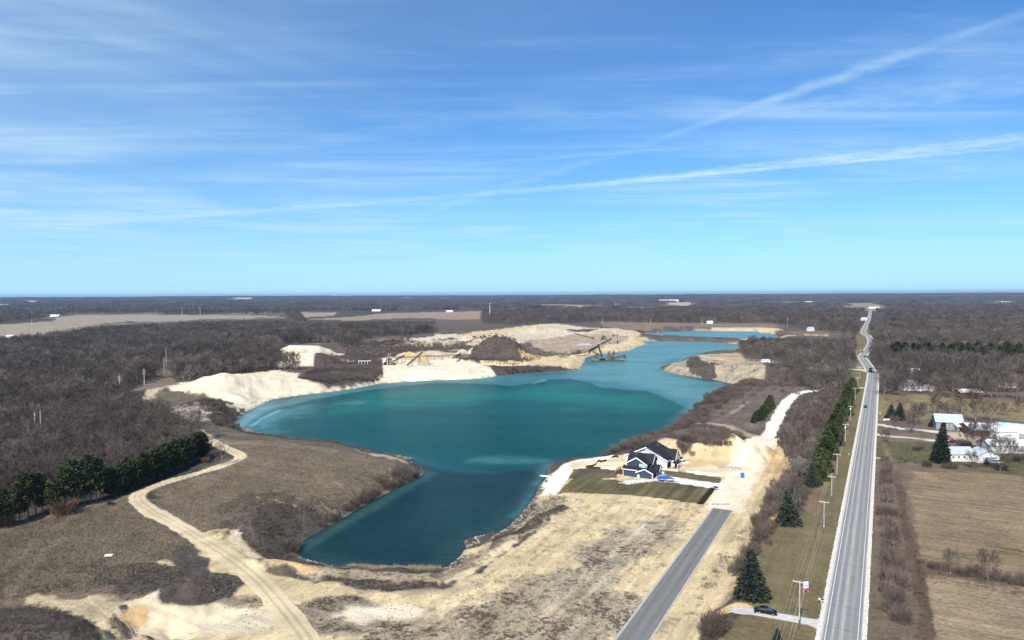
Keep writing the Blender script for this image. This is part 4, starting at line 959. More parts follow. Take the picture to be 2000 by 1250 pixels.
BUSH = [pair('bush', shrub(s, 3.2, 4.2, 620, .075, 9), M_bark, M_brush, 'stems', 'twigs') for s in (71, 72)]
SHRUBP = [joined('low_shrub', shrub(s, 1.5, 2.4, 90, .06, 3, up), M_bark, mm) for s, up, mm in ((81, .8, M_brush), (82, 1.0, M_brush), (83, .7, M_twig))]
THICKP = [joined('thicket_shrub', shrub(s, 4.6, 5.0, 260, .11, 4, 1.2), M_bark, mm) for s, mm in ((84, M_brush), (85, M_brush), (86, M_twig))]
REEDP = [joined('reed_tuft', shrub(s, 1.7, 1.6, 60, .05, 1, 2.5), M_reed, M_reed) for s in (87, 88)]
def blade_tuft(seed):
    r = random.Random(seed); B = MB()
    for i in range(26):
        q = Vector((r.uniform(-.5, .5), r.uniform(-.5, .5), 0)); d = (Vector((0, 0, 1)) + rv(r, .5)).normalized(); w = rv(r).normalized().cross(d) * .035
        B.add([q - w, q + w, q + d * r.uniform(.3, .75)], [(0, 1, 2)])
    return B
M_grass = leafmat('dry_grass_blades', (0.15, 0.125, 0.085), (0.28, 0.235, 0.16), .5)
GRASSP = [blade_tuft(s).mesh('grass_tuft', M_grass, False, False) for s in (90, 91, 92)]
def rock_mesh(seed, name='rock'):
    r = random.Random(seed); bm = bmesh.new(); bmesh.ops.create_icosphere(bm, subdivisions=1, radius=.5)
    for v in bm.verts: v.co *= r.uniform(.65, 1.2); v.co.z *= .7
    me = bpy.data.meshes.new(name); bm.to_mesh(me); bm.free(); return me
M_rock = mat('broken_rock', (0.26, 0.22, 0.17), .9, .3, 2.0, col2=(0.50, 0.44, 0.34), obj_rand=.3)
ROCKP = []
for s in (1, 2, 3):
    me = rock_mesh(s); me.materials.append(M_rock); ROCKP.append(me)

M_clod = mat('sand_clods', (0.20, 0.155, 0.10), .95, .2, 2.0, col2=(0.40, 0.32, 0.21), obj_rand=.4)
CLODP = []
for s in (4, 5, 6):
    me = rock_mesh(s, 'clod'); me.materials.append(M_clod); CLODP.append(me)
# ------------------------------------------------------------------ scattering
def protos(name, meshes):
    c = bpy.data.collections.new(name)
    for i, me in enumerate(meshes):
        o = bpy.data.objects.new('%s_%02d' % (name, i), me); c.objects.link(o)
    return c
def scatter(name, X, Y, Z, Sx, Sz, coll, nk, label, cat, kind='stuff', sink=0.0, parent=None):
    n = len(X)
    me = bpy.data.meshes.new(name); me.vertices.add(n)
    me.vertices.foreach_set('co', np.stack([X, Y, Z - sink], -1).astype(np.float32).ravel())
    a = me.attributes.new('siz', 'FLOAT_VECTOR', 'POINT'); a.data.foreach_set('vector', np.stack([Sx, Sx, Sz], -1).astype(np.float32).ravel())
    a = me.attributes.new('turn', 'FLOAT', 'POINT'); a.data.foreach_set('value', rng.uniform(0, 6.28, n).astype(np.float32))
    a = me.attributes.new('pick', 'INT', 'POINT'); a.data.foreach_set('value', rng.integers(0, nk, n).astype(np.int32))
    o = link(name, me, parent)
    if kind: o['kind'] = kind
    tag(o, label, cat)
    ng = bpy.data.node_groups.new(name, 'GeometryNodeTree')
    ng.interface.new_socket('Geometry', in_out='INPUT', socket_type='NodeSocketGeometry'); ng.interface.new_socket('Geometry', in_out='OUTPUT', socket_type='NodeSocketGeometry')
    N = ng.nodes.new; Lk = ng.links.new
    gi = N('NodeGroupInput'); go = N('NodeGroupOutput'); ip = N('GeometryNodeInstanceOnPoints'); ci = N('GeometryNodeCollectionInfo')
    ci.inputs[0].default_value = coll; ci.inputs['Separate Children'].default_value = True; ci.inputs['Reset Children'].default_value = True
    def NA(nm, t):
        q = N('GeometryNodeInputNamedAttribute'); q.data_type = t; q.inputs[0].default_value = nm; return q.outputs[0]
    cx = N('ShaderNodeCombineXYZ'); Lk(NA('turn', 'FLOAT'), cx.inputs[2])
    Lk(gi.outputs[0], ip.inputs['Points']); Lk(ci.outputs[0], ip.inputs['Instance']); ip.inputs['Pick Instance'].default_value = True
    Lk(NA('pick', 'INT'), ip.inputs['Instance Index']); Lk(cx.outputs[0], ip.inputs['Rotation']); Lk(NA('siz', 'FLOAT_VECTOR'), ip.inputs['Scale'])
    Lk(ip.outputs[0], go.inputs[0])
    md = o.modifiers.new('scatter', 'NODES'); md.node_group = ng
    return o
def grid_points(P, step, jit=.45):
    P = np.array(P); lo = P.min(0); hi = P.max(0)
    gx, gy = np.meshgrid(np.arange(lo[0], hi[0], step), np.arange(lo[1], hi[1], step))
    gx = gx.ravel() + rng.uniform(-jit, jit, gx.size) * step; gy = gy.ravel() + rng.uniform(-jit, jit, gy.size) * step
    return gx, gy
def in_view(x, y, m=.10):
    return (y > 60) & (np.abs(x) < (0.75 + m) * y + 25)
HWN = np.array(HWY)
def clear_of(x, y, m=1.0):
    ok = (sdf(x, y, LAKE, 20) > 2 * m) & (sdf(x, y, LAKE2, 20) > 2) & (ldist(x, y, HWY, 30) > 11 * m)
    return ok
HOLES = [W(p, z) for p, z in [
 ([(-900,640),(0,634),(110,621),(560,615),(562,634),(400,638),(200,648),(115,656),(0,668),(-900,690)], -3.5), ([(585,609),(945,604),(945,640),(850,637),(600,641)], -3.5),
 ([(225,770),(300,742),(316,712),(321,690),(335,688),(334,735),(350,748),(300,764)], -3.5),
 ([(165,684),(190,680),(200,684),(150,698)], -3.5), ([(110,700),(130,700),(125,712),(100,712)], -3.5), ([(-900,640),(0,634),(105,627),(110,621),(300,615),(500,616),(560,618),(470,622),(400,623),(250,628),(190,633),(110,646),(60,661),(0,664),(-900,690)], -3.5),
 ([(540,715),(560,680),(600,670),(645,672),(668,690),(668,715),(600,722)], -3.5), ([(650,640),(700,636),(700,641),(650,644)], -3.5),
 ([(1716,770),(1860,772),(1870,778),(2010,790),(2010,800),(1716,800)], 0),
]]
def region(pts, z, step, holes=True, m=1.0):
    P = W(pts, z); x, y = grid_points(P, step)
    ok = inside(x, y, P) & in_view(x, y) & clear_of(x, y, m)
    x, y = x[ok], y[ok]
    if holes:
        ok = np.ones(len(x), bool)
        for hpoly in HOLES: ok &= ~inside(x, y, hpoly)
        x, y = x[ok], y[ok]
    return x, y

WOODS = [
 # name, outline, z, spacing, height, label
 ('west', [(-900,1150),(-60,1022),(0,1008),(60,996),(130,978),(215,952),(330,918),(392,896),(385,868),(340,845),(315,812),(262,798),(236,770),(130,775),(-900,900)], -3.5, 6.2, 13.5, 'bare grey-brown tree in the near wood behind the row of pines'),
 ('west', [(-900,900),(130,776),(226,768),(300,741),(316,712),(322,690),(320,650),(190,656),(60,672),(-900,700)], -3.5, 7.4, 16.5, 'bare tree in the dark left-hand wood beyond the power line'),
 ('west', [(345,752),(400,742),(470,730),(540,722),(590,722),(545,700),(545,672),(650,672),(690,676),(705,662),(790,656),(850,648),(850,640),(700,643),(600,646),(500,640),(400,642),(330,648),(322,690),(334,690)], -3.5, 7.4, 17.0, 'bare tree in the wood behind the white sand hills'),
 ('mid', [(1455,706),(1443,672),(1470,668),(1560,676),(1665,668),(1678,690),(1668,725),(1640,765),(1600,762),(1560,755),(1530,740),(1545,712),(1500,708)], -2, 6.4, 11.5, 'bare tree in the scrubby wood between the sand bluff and the highway'),
 ('mid', [(1545,955),(1590,930),(1604,870),(1625,800),(1640,765),(1600,768),(1560,800),(1535,840),(1522,862),(1540,890),(1538,930)], -1, 5.2, 7.5, 'thin bare tree in the thicket beside the highway conifers'),
 ('east', [(1722,762),(2500,775),(2500,640),(1712,640),(1716,700)], 0, 8.2, 15.5, 'bare tree in the wood right of the highway, behind the farm'),
 ('north', [(860,632),(1000,630),(1200,629),(1500,633),(1600,646),(1676,660),(1676,610),(1450,604),(860,612)], -3, 10.5, 16.5, 'bare tree in the dark tree line beyond the quarry'),
]
tx, ty, th, tl = [], [], [], []
for nm, pts, z, step, hh, lab in WOODS:
    x, y = region(pts, z, step)
    tx.append(x); ty.append(y); th.append(hh * rng.uniform(.62, 1.22, len(x)) * (0.82 + .4 * fbm(x, y, 60, 141, 2))); tl += [lab] * len(x)
tx = np.concatenate(tx); ty = np.concatenate(ty); th = np.concatenate(th); tl = np.array(tl, object)
tz = hfun(tx, ty)
keep = tz > WZ + .5; tx, ty, th, tl, tz = tx[keep], ty[keep], th[keep], tl[keep], tz[keep]
size = th / ty; vis = (np.abs(tx) < .74 * ty)
# those that show largest: near, tall, inside the frame
order = np.argsort(-np.where(vis, size, 0)); big = order[:285]; rest = np.setdiff1d(np.arange(len(tx)), big)
def place_tree(name, pr, x, y, h, h0, label, group=None, cat='tree', wide=1.0, z=None, rz=None, parts=('trunk', 'crown')):
    t = empty(name, (x, y, (hz(x, y) if z is None else z)), rng.uniform(0, 6.28) if rz is None else rz, label, cat, group)
    t.scale = (h / h0 * wide, h / h0 * wide, h / h0)
    link(parts[0], pr[0], t); link(parts[1], pr[1], t)
    t.rotation_euler.x = rng.normal(0, .035); t.rotation_euler.y = rng.normal(0, .035)
    return t
for k, i in enumerate(big):
    pr = NEAR[k % 4] if k % 8 else PALE
    place_tree('woodland_tree', pr, tx[i], ty[i], th[i], 17, str(tl[i]), 'bare woodland trees', wide=1.1, z=tz[i] - .1)
c_far = protos('far_tree', FARP)
s_ = th[rest] / 17
scatter('woodland', tx[rest], ty[rest], tz[rest], s_ * rng.uniform(.95, 1.25, len(rest)), s_, c_far, 5, 'mass of bare grey-brown woodland trees around the lake and fields', 'woodland')
# woods of the far country: sparser trees, then clumps
FIELDS = [l[1][1] for l in LAY if l[0] == 'crop_field' and l[1][0] == 'P']
def far_points(z0, z1, step, n):
    X = rng.uniform(-.84, .84, n); Y = np.sqrt(rng.uniform(z0 * z0, z1 * z1, n)); X = X * Y
    ok = np.ones(n, bool)
    for f in FIELDS: ok &= sdf(X, Y, f, 50) > 8
    ok &= clear_of(X, Y, 2.0)
    for hpoly in HOLES: ok &= ~inside(X, Y, hpoly)
    open_ = S((fbm(X, Y, 520, 61, 2) - 0.66) / 0.04) * S((np.hypot(X, Y) - 2600) / 800)
    ok &= open_ < .4
    ok &= fbm(X, Y, 420, 151, 3) > .36
    return X[ok], Y[ok]
X, Y = far_points(1350, 3400, 0, 26000)
inw = np.zeros(len(X), bool)
for nm, pts, z, step, hh, lab in WOODS: inw |= inside(X, Y, W(pts, z))
P1 = W([(560,665),(700,655),(860,632),(1000,634),(1200,628),(1560,633),(1660,640),(1680,660),(1200,730),(560,775)])
inw |= inside(X, Y, P1)
for hpoly in HOLES: inw |= inside(X, Y, hpoly)
X, Y = X[~inw], Y[~inw]; Z = hfun(X, Y); s_ = rng.uniform(.8, 1.15, len(X))
scatter('distant_woodland', X, Y, Z, s_ * 1.35, s_, c_far, 5, 'far woods between the fields towards the horizon', 'woodland')
def clump_mesh(seed):
    r = random.Random(seed); B = MB()
    for i in range(60):
        c = Vector((r.uniform(-42, 42), r.uniform(-42, 42), 0)); hh = r.uniform(13, 20); w = r.uniform(4.5, 8)
        for k in range(12):
            q = c + Vector((r.uniform(-w, w), r.uniform(-w, w), r.uniform(0, hh * .6))); e = q + Vector((r.uniform(-3, 3), r.uniform(-3, 3), hh * r.uniform(.35, .5))); ww = Vector((r.uniform(-1, 1), r.uniform(-1, 1), 0)).normalized() * 1.1
            B.add([q - ww, q + ww, e], [(0, 1, 2)])
    return B
M_farwood = leafmat('far_bare_woods', (0.080, 0.068, 0.066), (0.125, 0.110, 0.106), .01, obj_rand=.3)
c_cl = protos('tree_clump', [clump_mesh(s).mesh('tree_clump', M_farwood, False, False) for s in (1, 2, 3)])
X, Y = far_points(3300, 14000, 0, 17000); Z = hfun(X, Y); s_ = rng.uniform(.85, 1.25, len(X))
scatter('horizon_woods', X, Y, Z, s_ * 1.4, s_, c_cl, 3, 'wooded country fading to blue along the horizon', 'woodland')

# brush on banks and slopes
def brushy(pts, z, step, prob=1.0):
    x, y = region(pts, z, step, holes=False, m=.2)
    k = rng.random(len(x)) < prob * (0.35 + 1.3 * fbm(x, y, 14, 161, 2)); return x[k], y[k]
def band(pts, z, w, n):
    P = W(pts, z); seg = [(a, b, math.dist(a, b)) for a, b in zip(P, P[1:])]; tot = sum(s[2] for s in seg); xs, ys = [], []
    for a, b, l in seg:
        k = int(n * l / tot) + 1; t = rng.random(k); o = rng.normal(0, w * .5, k); nx, ny = -(b[1] - a[1]) / l, (b[0] - a[0]) / l
        xs.append(a[0] + (b[0] - a[0]) * t + nx * o); ys.append(a[1] + (b[1] - a[1]) * t + ny * o)
    return np.concatenate(xs), np.concatenate(ys)
def many(name, parts, coll, nk, smin, smax, label, cat, sink=.05, zmin=WZ + .1):
    x = np.concatenate([p[0] for p in parts]); y = np.concatenate([p[1] for p in parts]); z = hfun(x, y)
    ok = (z > zmin) & (ldist(x, y, HWY, 30) > 8) & (ldist(x, y, LANE, 30) > 5) & (ldist(x, y, TRACK, 30) > 4); x, y, z = x[ok], y[ok], z[ok]
    s = rng.uniform(smin, smax, len(x)); return scatter(name, x, y, z, s * rng.uniform(.9, 1.3, len(x)), s, coll, nk, label, cat, sink=sink)
c_sh = protos('low_shrub', SHRUBP); c_th = protos('thicket_shrub', THICKP); c_rd = protos('reed_tuft', REEDP); c_gr = protos('grass_tuft', GRASSP); c_rk = protos('rock', ROCKP)
many('thicket', [
  brushy([(583,752),(600,730),(640,713),(745,706),(745,737),(640,751)], -3.5, 3.2, 1.6), brushy([(640,712),(740,704),(790,690),(850,682),(790,665),(660,670),(680,690)], -3.5, 5.5, .8),
  band([(822,926),(780,950),(720,985),(680,1008)], -6, 7, 420), band([(680,1008),(640,1032),(600,1052),(570,1070)], -6, 5, 160),
  band([(450,836),(430,812),(400,800),(470,806)], -5, 12, 160), band([(1372,790),(1400,772),(1440,758),(1470,748)], -5, 22, 330), band([(1190,888),(1250,866),(1320,832),(1365,796)], -5, 12, 300),
  brushy([(1315,868),(1345,850),(1385,836),(1440,842),(1455,866),(1425,871),(1345,872)], 2.5, 3.0, 1.5), band([(1130,722),(1060,724),(990,727)], -6, 12, 120),
  brushy([(1500,722),(1570,716),(1590,745),(1520,752)], 0, 6, .9), band([(453,826),(420,790),(470,800),(540,785)], -5, 4, 60),
  brushy([(1345,698),(1362,697),(1400,722),(1390,735),(1345,722)], 0, 7, .6), band([(1446,1118),(1480,1062),(1498,1012),(1516,975),(1549,935)], -1.5, 3, 120), band([(1384,1256),(1410,1224)], -1.5, 2.5, 16),
  brushy([(1480,752),(1600,770),(1600,790),(1530,800),(1560,770),(1500,756)], -1, 6, .6), brushy([(1520,862),(1560,815),(1605,770),(1600,860),(1545,905)], -1, 3.6, 1.2),
  band([(860,680),(900,668),(960,662)], -3.5, 20, 130)], c_th, 3, .45, .95, 'dense leafless brush on the banks, mounds and slopes round the lake', 'brush')
many('dark_scrub', [brushy([(905,697),(930,688),(1000,670),(1060,697),(1000,702)], 0, 4.5, 1.3)], c_th, 3, .3, .6, 'dark scrub covering the big mound in the quarry', 'brush')
many('low_brush', [
  brushy([(452,1040),(520,1030),(575,1062),(600,1092),(720,1116),(860,1118),(905,1090),(912,1060),(985,1035),(1048,970),(1100,968),(1085,1000),(1060,1030),(1010,1062),(935,1115),(860,1146),(720,1148),(620,1135),(520,1105)], -5, 1.9, .5),
  brushy([(505,1010),(545,995),(590,1005),(580,1030),(530,1045),(490,1040)], -3.5, 1.3, 1.5), brushy([(385,1138),(415,1140),(440,1165),(400,1185),(365,1170)], -3.5, 1.3, 1.5),
  brushy([(-100,1198),(60,1190),(110,1198),(180,1240),(220,1280),(-100,1290)], -3.5, 1.5, 1.2), brushy([(180,1150),(330,1110),(345,1150),(300,1165)], -3.5, 2.4, .7),
  brushy([(300,800),(400,780),(450,810),(440,840),(350,840)], -3.5, 3.6, 1.0), brushy([(470,890),(740,905),(780,920),(640,1000),(500,1010),(400,1045),(300,970)], -3.5, 5.5, .35), brushy([(-300,1100),(0,1030),(260,965),(370,1060),(300,1130),(0,1160)], -3.5, 5.0, .4),
  band([(480,850),(560,866),(650,876),(720,886),(790,905)], -6, 3, 260), band([(1075,912),(1052,952),(1026,998),(990,1034)], -7, 2.5, 60), band([(500,792),(600,776),(740,751)], -7, 4, 220), band([(745,747),(870,742),(930,741)], -7, 4, 200),
  brushy([(1030,1160),(1150,1150),(1100,1248),(850,1250),(900,1190)], -3.5, 3.4, .5), brushy([(1180,1100),(1240,1030),(1310,1010),(1290,1060),(1210,1130)], -3.5, 3.4, .45), brushy([(590,1180),(690,1170),(680,1215),(600,1225)], -3.5, 2.2, .5),
  brushy([(1438,1122),(1474,1062),(1492,1012),(1512,985),(1530,1025),(1490,1070),(1450,1130)], -1.5, 1.8, .9), band([(1300,1165),(1345,1090),(1390,1020)], -3.5, 1.5, 30), band([(1350,1210),(1400,1120),(1450,1030)], -3.5, 2, 40),
  brushy([(1712,905),(1765,905),(1800,1100),(1800,1260),(1705,1260)], 0, 3.0, .45), brushy([(1705,862),(1980,880),(1980,918),(1740,905)], 0, 3.5, .5), brushy([(1720,775),(1990,790),(1990,825),(1720,825)], 0, 4.5, .6),
  brushy([(1790,1100),(2010,1140),(2010,1170),(1800,1130)], 0, 1.8, 1.0), brushy([(950,712),(1130,717),(1120,726),(990,730)], -5, 5, .8), brushy([(1180,628),(1260,640),(1240,660),(1130,650)], -2, 8, .8), brushy([(1560,760),(1640,770),(1600,860),(1530,850)], -1, 3, .7)],
  c_sh, 3, .4, 1.0, 'knee-high dry weeds and brush on the sand and banks', 'brush')
many('reeds', [band([(680,1110),(730,1115),(800,1115),(860,1114)], WZ, 2.5, 330), band([(460,836),(520,850),(600,864),(640,868)], WZ, 3.0, 260), band([(760,890),(800,898)], WZ, 2.0, 50)], c_rd, 2, .55, 1.15, 'tall dry reeds standing along the water edge', 'reeds', zmin=WZ - .45)
many('dry_grass', [brushy([(470,884),(520,862),(640,882),(740,905),(770,925),(640,1000),(500,1010),(440,1060),(300,975),(400,925)], -3.5, 1.5, .9), brushy([(-300,1110),(0,1020),(262,962),(300,1010),(375,1060),(320,1105),(200,1150),(0,1170)], -3.5, 1.25, .95), brushy([(1060,970),(1390,985),(1330,1080),(1240,1250),(650,1250),(900,1150),(1010,1075)], -3.5, 2.4, .45)], c_gr, 3, .6, 1.7, 'tufts of dry grass scattered over the old fields', 'grass')
many('rubble', [band([(465,1035),(455,1062),(480,1082)], -4, 2, 70), band([(575,1072),(625,1100),(680,1113),(720,1117)], -7, 1.6, 200), band([(872,1112),(900,1088),(915,1062),(987,1036),(1028,996),(1052,952)], -7, 2.2, 420), band([(1085,955),(1060,990),(1100,990)], -5, 5, 120), band([(825,928),(810,940)], WZ, 1.3, 90), band([(560,1072),(576,1066)], WZ, 1, 40), band([(690,872),(740,888),(800,905)], -6, 2, 130), band([(1390,985),(1425,985)], -3.5, 1.0, 90), band([(340,812),(400,790),(430,800)], -2, 6, 260), band([(1330,806),(1350,800),(1372,786)], -7, 3, 60), band([(1400,905),(1450,908)], -2, 3, 200), band([(1345,1215),(1395,1130),(1440,1050),(1470,1000)], -3, 1.2, 160), band([(735,750),(700,757)], -7, 2, 60)], c_rk, 3, .25, .9, 'pale broken rocks and clods strewn along the banks', 'rubble')

# ------------------------------------------------------------------ single trees
def tree_at(name, pr, px, py, h, h0, label, group=None, wide=1.0, zc=-3.5, **k):
    x, y, z = ground(px, py) if zc is None else (*at(px, py, zc), None)
    if z is None: z = hz(x, y)
    return place_tree(name, pr, x, y, h, h0, label, group, wide=wide, z=z - .1, **k)
tree_at('spruce_tree', SPRUCES[0], 1468, 1165, 12.2, 12, 'large blue-green spruce beside the black car and sandy scarp', zc=0)
tree_at('spruce_tree', SPRUCES[1], 1540, 1024, 11.2, 12, 'dark spruce at the upper end of the roadside lawn', zc=0)
tree_at('spruce_tree', SPRUCES[1], 1586, 949, 9.2, 12, 'small dark spruce at the near end of the highway conifer row', zc=0, wide=.85)
tree_at('spruce_tree', SPRUCES[0], 1518, 1262, 4.0, 12, 'small yellow-green conifer cut by the bottom edge of the photo', zc=0)
tree_at('spruce_tree', SPRUCES[1], 1836, 902, 18.5, 12, 'tall black-green spruce in front of the farmyard', zc=0, wide=.62)
tree_at('spruce_tree', SPRUCES[0], 1739, 820, 9.5, 12, 'left one of the two blue spruces by the farm drive', zc=0)
tree_at('spruce_tree', SPRUCES[1], 1757, 821, 10.5, 12, 'right and taller one of the two blue spruces by the farm drive', zc=0)
tree_at('spruce_tree', SPRUCES[1], 1819, 835, 4.0, 12, 'low dark evergreen at the corner of the grey farmhouse', zc=0, wide=1.3)
a = at(1606, 948, 0); b = at(1672, 757, 0)
for k in range(40):
    t = (k + rng.uniform(-.3, .3)) / 39; x = a[0] + (b[0] - a[0]) * t + rng.uniform(-1.2, 1.2) - 2.5; y = a[1] + (b[1] - a[1]) * t + rng.uniform(-1, 1)
    place_tree('cedar_tree', CEDARS[k % 3], x, y, rng.uniform(6.6, 11.0), 9, nth(k) + ' conifer from the near end of the long highway row', 'conifers along the highway', wide=rng.uniform(.85, 1.3))
a = at(1471, 835); b = at(1507, 796)
for k in range(9):
    t = k / 8
    place_tree('cedar_tree', CEDARS[k % 3], a[0] + (b[0] - a[0]) * t, a[1] + (b[1] - a[1]) * t, (5.5, 7, 8, 8.6, 8, 8.8, 9.6, 10, 8.5)[k], 9, 'dark cedar in the isolated clump left of the white gravel track', 'isolated clump of cedars', wide=.75)
for px, py, h in ((1530,712,7),(1536,708,8),(1546,708,7),(1556,706,6),(1577,700,12),(1565,706,7),(1588,640,16),(1607,641,19),(1624,641,17),(1634,632,14),(1652,630,20),(1670,634,18)):
    tree_at('evergreen_tree', CEDARS[int(px) % 3], px, py, h, 9, 'small dark evergreen among the bare trees by the sand bluff' if h < 13 else 'dark evergreen standing out above the bare wood near the bend of the highway', 'dark evergreens beyond the quarry' if h > 13 else 'small evergreens by the bluff', wide=.8, zc=-1)
PN = [(-30,1032,14),(12,1024,14),(38,1012,15),(56,1006,17.5),(70,1002,16),(84,1000,15),(100,1001,12),(128,990,16),(142,986,18),(152,983,15),(166,980,17),(178,978,19.5),(188,976,17),(197,973,14)]
for k, (px, py, h) in enumerate(PN):
    tree_at('pine_tree', PINES[k % 3], px, py, h, 16, nth(k) + ' tall green pine from the left photo edge, bare lower trunk' if px < 120 else nth(k - 7) + ' pine from the left in the tall group right of the rusty oak', 'tall pines at the wood edge left' if px < 120 else 'group of tall pines by the rusty oak')
for k in range(26):
    px = 214 + k * 7.4 + rng.uniform(-2, 2); py = 968 - (px - 214) * .40 + rng.uniform(-3, 3)
    tree_at('pine_tree', DPINES[k % 2], px, py, rng.uniform(10.5, 13.2) + (1.5 if k > 17 else 0), 12, nth(k) + ' dark pine from the left in the row above the dirt track', 'dark pines above the dirt track', wide=1.05)
RUST = pair('oak', shrub(5, 6, 7, 520, .22, 5, .9), M_bark, M_rust)
tree_at('oak_tree', RUST, 124, 1000, 7, 6, 'low oak still holding rust-brown leaves between the pines', wide=1.1, zc=-3.5)
tree_at('oak_tree', RUST, 10, 1022, 5.5, 6, 'reddish leafy oak under the leftmost pines')
for k, (px, py, h) in enumerate(((215,980,2.2),(405,900,2.2),(1612,785,6),(1590,800,5),(402,905,3.5))):
    tree_at('oak_tree', RUST, px, py, h, 6, ('low rusty bush at the left foot of the dark pines','low reddish brush right of the dark pines','rust-brown tree against the highway conifers','dull red brush left of the highway conifers','low red-brown brush by the bend of the dirt track')[k], zc=-3.5 if px < 1000 else 0)
tree_at('bare_tree', ROUND[0], 386, 862, 17, 17, 'lone spreading bare tree by the upper end of the dirt track', wide=.85)
tree_at('bare_tree', NEAR[2], 435, 908, 12.5, 17, 'slim bare tree inside the hairpin bend of the dirt track')
tree_at('bare_tree', NEAR[1], 408, 893, 9, 17, 'bare tree just behind the hairpin bend, right of the pines')
for k, (px, py, h, w) in enumerate(((1727,772,21,1.05),(1762,774,17,.9),(1800,770,15,1),(1832,776,16,.9),(1862,780,19,1),(1915,778,21,1.1),(1948,776,16,1),(1985,780,19,1.1),(2030,785,20,1.1))):
    tree_at('shade_tree', ROUND[k % 2], px, py, h, 17, ('wide bare tree standing right beside the highway bend','bare tree left of the white house in the yard','bare tree in front of the white house in the yard','bare tree between the white house and the red barn','bare tree at the left end of the red barn','broad bare tree behind the right end of the red barn','bare tree right of the red barn','bare spreading tree near the right edge behind the meadow','bare tree at the right edge behind the meadow')[k], 'big bare trees behind the meadow', wide=w, zc=0)
for k, (px, py, h, pr, lab) in enumerate((
  (1780,846,12,1,'bare tree by the farm drive, right of the blue spruces'),(1790,832,13,0,'reddish bare tree behind the farm drive'),(1826,808,12,0,'golden-lit bare tree behind the grey farmhouse'),(1876,806,13,1,'bare tree behind the white farm roofs'),(1905,826,17,0,'bare tree rising behind the white barn roof'),(1936,824,14,1,'dense bare tree at the far corner of the white barn'),
  (1916,884,16,0,'dark-limbed bare tree between the two white cottages'),(1953,922,17,1,'sprawling bare tree right of the white garage'),(1898,915,8,0,'bushy pinkish tree in front of the white garage'),(1730,866,8,1,'small crooked bare tree between the two farm drives'),(1748,842,9,0,'bare tree under the blue spruces'),(1762,906,11,2,'pale grey bare tree on the lawn right of the highway'),(1994,905,8,0,'bare brush tree at the right edge by the long white roof'),(1804,812,9,1,'small bare tree in the golden meadow'),(1960,812,9,0,'bare tree in the meadow near the red tractor'),(1990,806,10,1,'bare tree in the meadow above the blue greenhouse'))):
    tree_at('yard_tree', ROUND[pr] if pr < 2 else PALE, px, py, h, 17 if pr < 2 else 14, lab, 'bare trees round the farmyard', zc=0)
HR = [(1728,902,4.5),(1733,915,5),(1730,930,6),(1732,948,6.5),(1735,962,5),(1734,985,6.5),(1728,1008,6),(1740,1012,6),(1733,1030,6),(1738,1052,5.5),(1745,1078,7),(1740,1098,6.5),(1747,1112,7),(1738,1135,6),(1752,1146,6.5),(1733,1160,5),(1748,1176,5.5),(1745,1205,6.5),(1760,1216,5.5)]
for k, (px, py, h) in enumerate(HR):
    if k in (5, 10, 17): tree_at('hedgerow_tree', ROUND[k % 2], px, py, h * 1.15, 17, ('small bare tree in the upper part of the roadside hedgerow','grey bare tree midway down the roadside hedgerow','low bare tree with black limbs at the near end of the roadside hedgerow')[(5, 10, 17).index(k)], 'roadside hedgerow', zc=0, wide=1.05)
    else: tree_at('hedgerow_bush', BUSH[k % 2], px, py, h * .85, 3.2, nth(k) + ' clump from the far end of the bare hedgerow right of the highway', 'roadside hedgerow', zc=0, wide=.85, parts=('stems', 'twigs'))
for k, (px, py, h) in enumerate(((1800,1102,3),(1822,1112,3.5),(1838,1116,4),(1856,1120,4.5),(1880,1126,4),(1905,1128,5),(1930,1136,5.5),(1955,1136,5),(1980,1142,4),(2005,1145,5.5))):
    if k in (3, 6): tree_at('hedgerow_tree', ROUND[k % 2], px, py, h * 1.6, 17, 'slender bare tree with pale forked limbs in the hedge between the two fields' if k == 3 else 'round bare tree in the hedge between the two fields, near the right edge', 'hedge between the two fields', zc=0)
    else: tree_at('hedgerow_bush', BUSH[k % 2], px, py, h * .8, 3.2, nth(k) + ' bare bush from the left in the hedge between the two fields', 'hedge between the two fields', zc=0, wide=.9, parts=('stems', 'twigs'))
for k, (px, py, h) in enumerate(((1862,915,3.5),(1810,910,3.5),(1848,914,3),(1790,880,3),(1797,878,3),(1955,918,4),(1990,900,3),(1878,870,4),(1888,872,4))):
    tree_at('garden_bush', BUSH[k % 2], px, py, h, 3.2, ('bush right of the dark spruce foot, on the field margin','bare bush on the lawn left of the tall dark spruce','bush below the tall dark spruce','low round bush between the drives and the lawn','twin of the low round bush by the lawn','bush at the foot of the sprawling tree','bush below the long white roof','dark bush behind the left white cottage','dark bush right behind the left white cottage')[k], 'garden bushes', zc=0, parts=('stems', 'twigs'))
# pine belt in the east wood
x, y = region([(1745,716),(1760,705),(1830,706),(1880,712),(1950,716),(2080,720),(2080,700),(1960,694),(1880,688),(1800,686),(1742,690)], 0, 8.0)
k = rng.random(len(x)) < .62; x, y = x[k], y[k]; o = np.argsort(y)[:110]
for i in o:
    place_tree('pine_tree', DPINES[i % 2], x[i], y[i], rng.uniform(15, 20), 12, 'dark pine in the green belt across the wood right of the highway', 'pine belt in the right-hand wood', wide=.95)
x, y = region([(1500,960),(1545,948),(1580,1000),(1570,1020),(1520,1000)], -1, 6.5)
for i in range(len(x)):
    place_tree('thin_tree', NEAR[i % 4], x[i], y[i], rng.uniform(6, 9), 17, 'thin leafless tree in the tangle above the roadside lawn', 'thin trees above the roadside lawn')

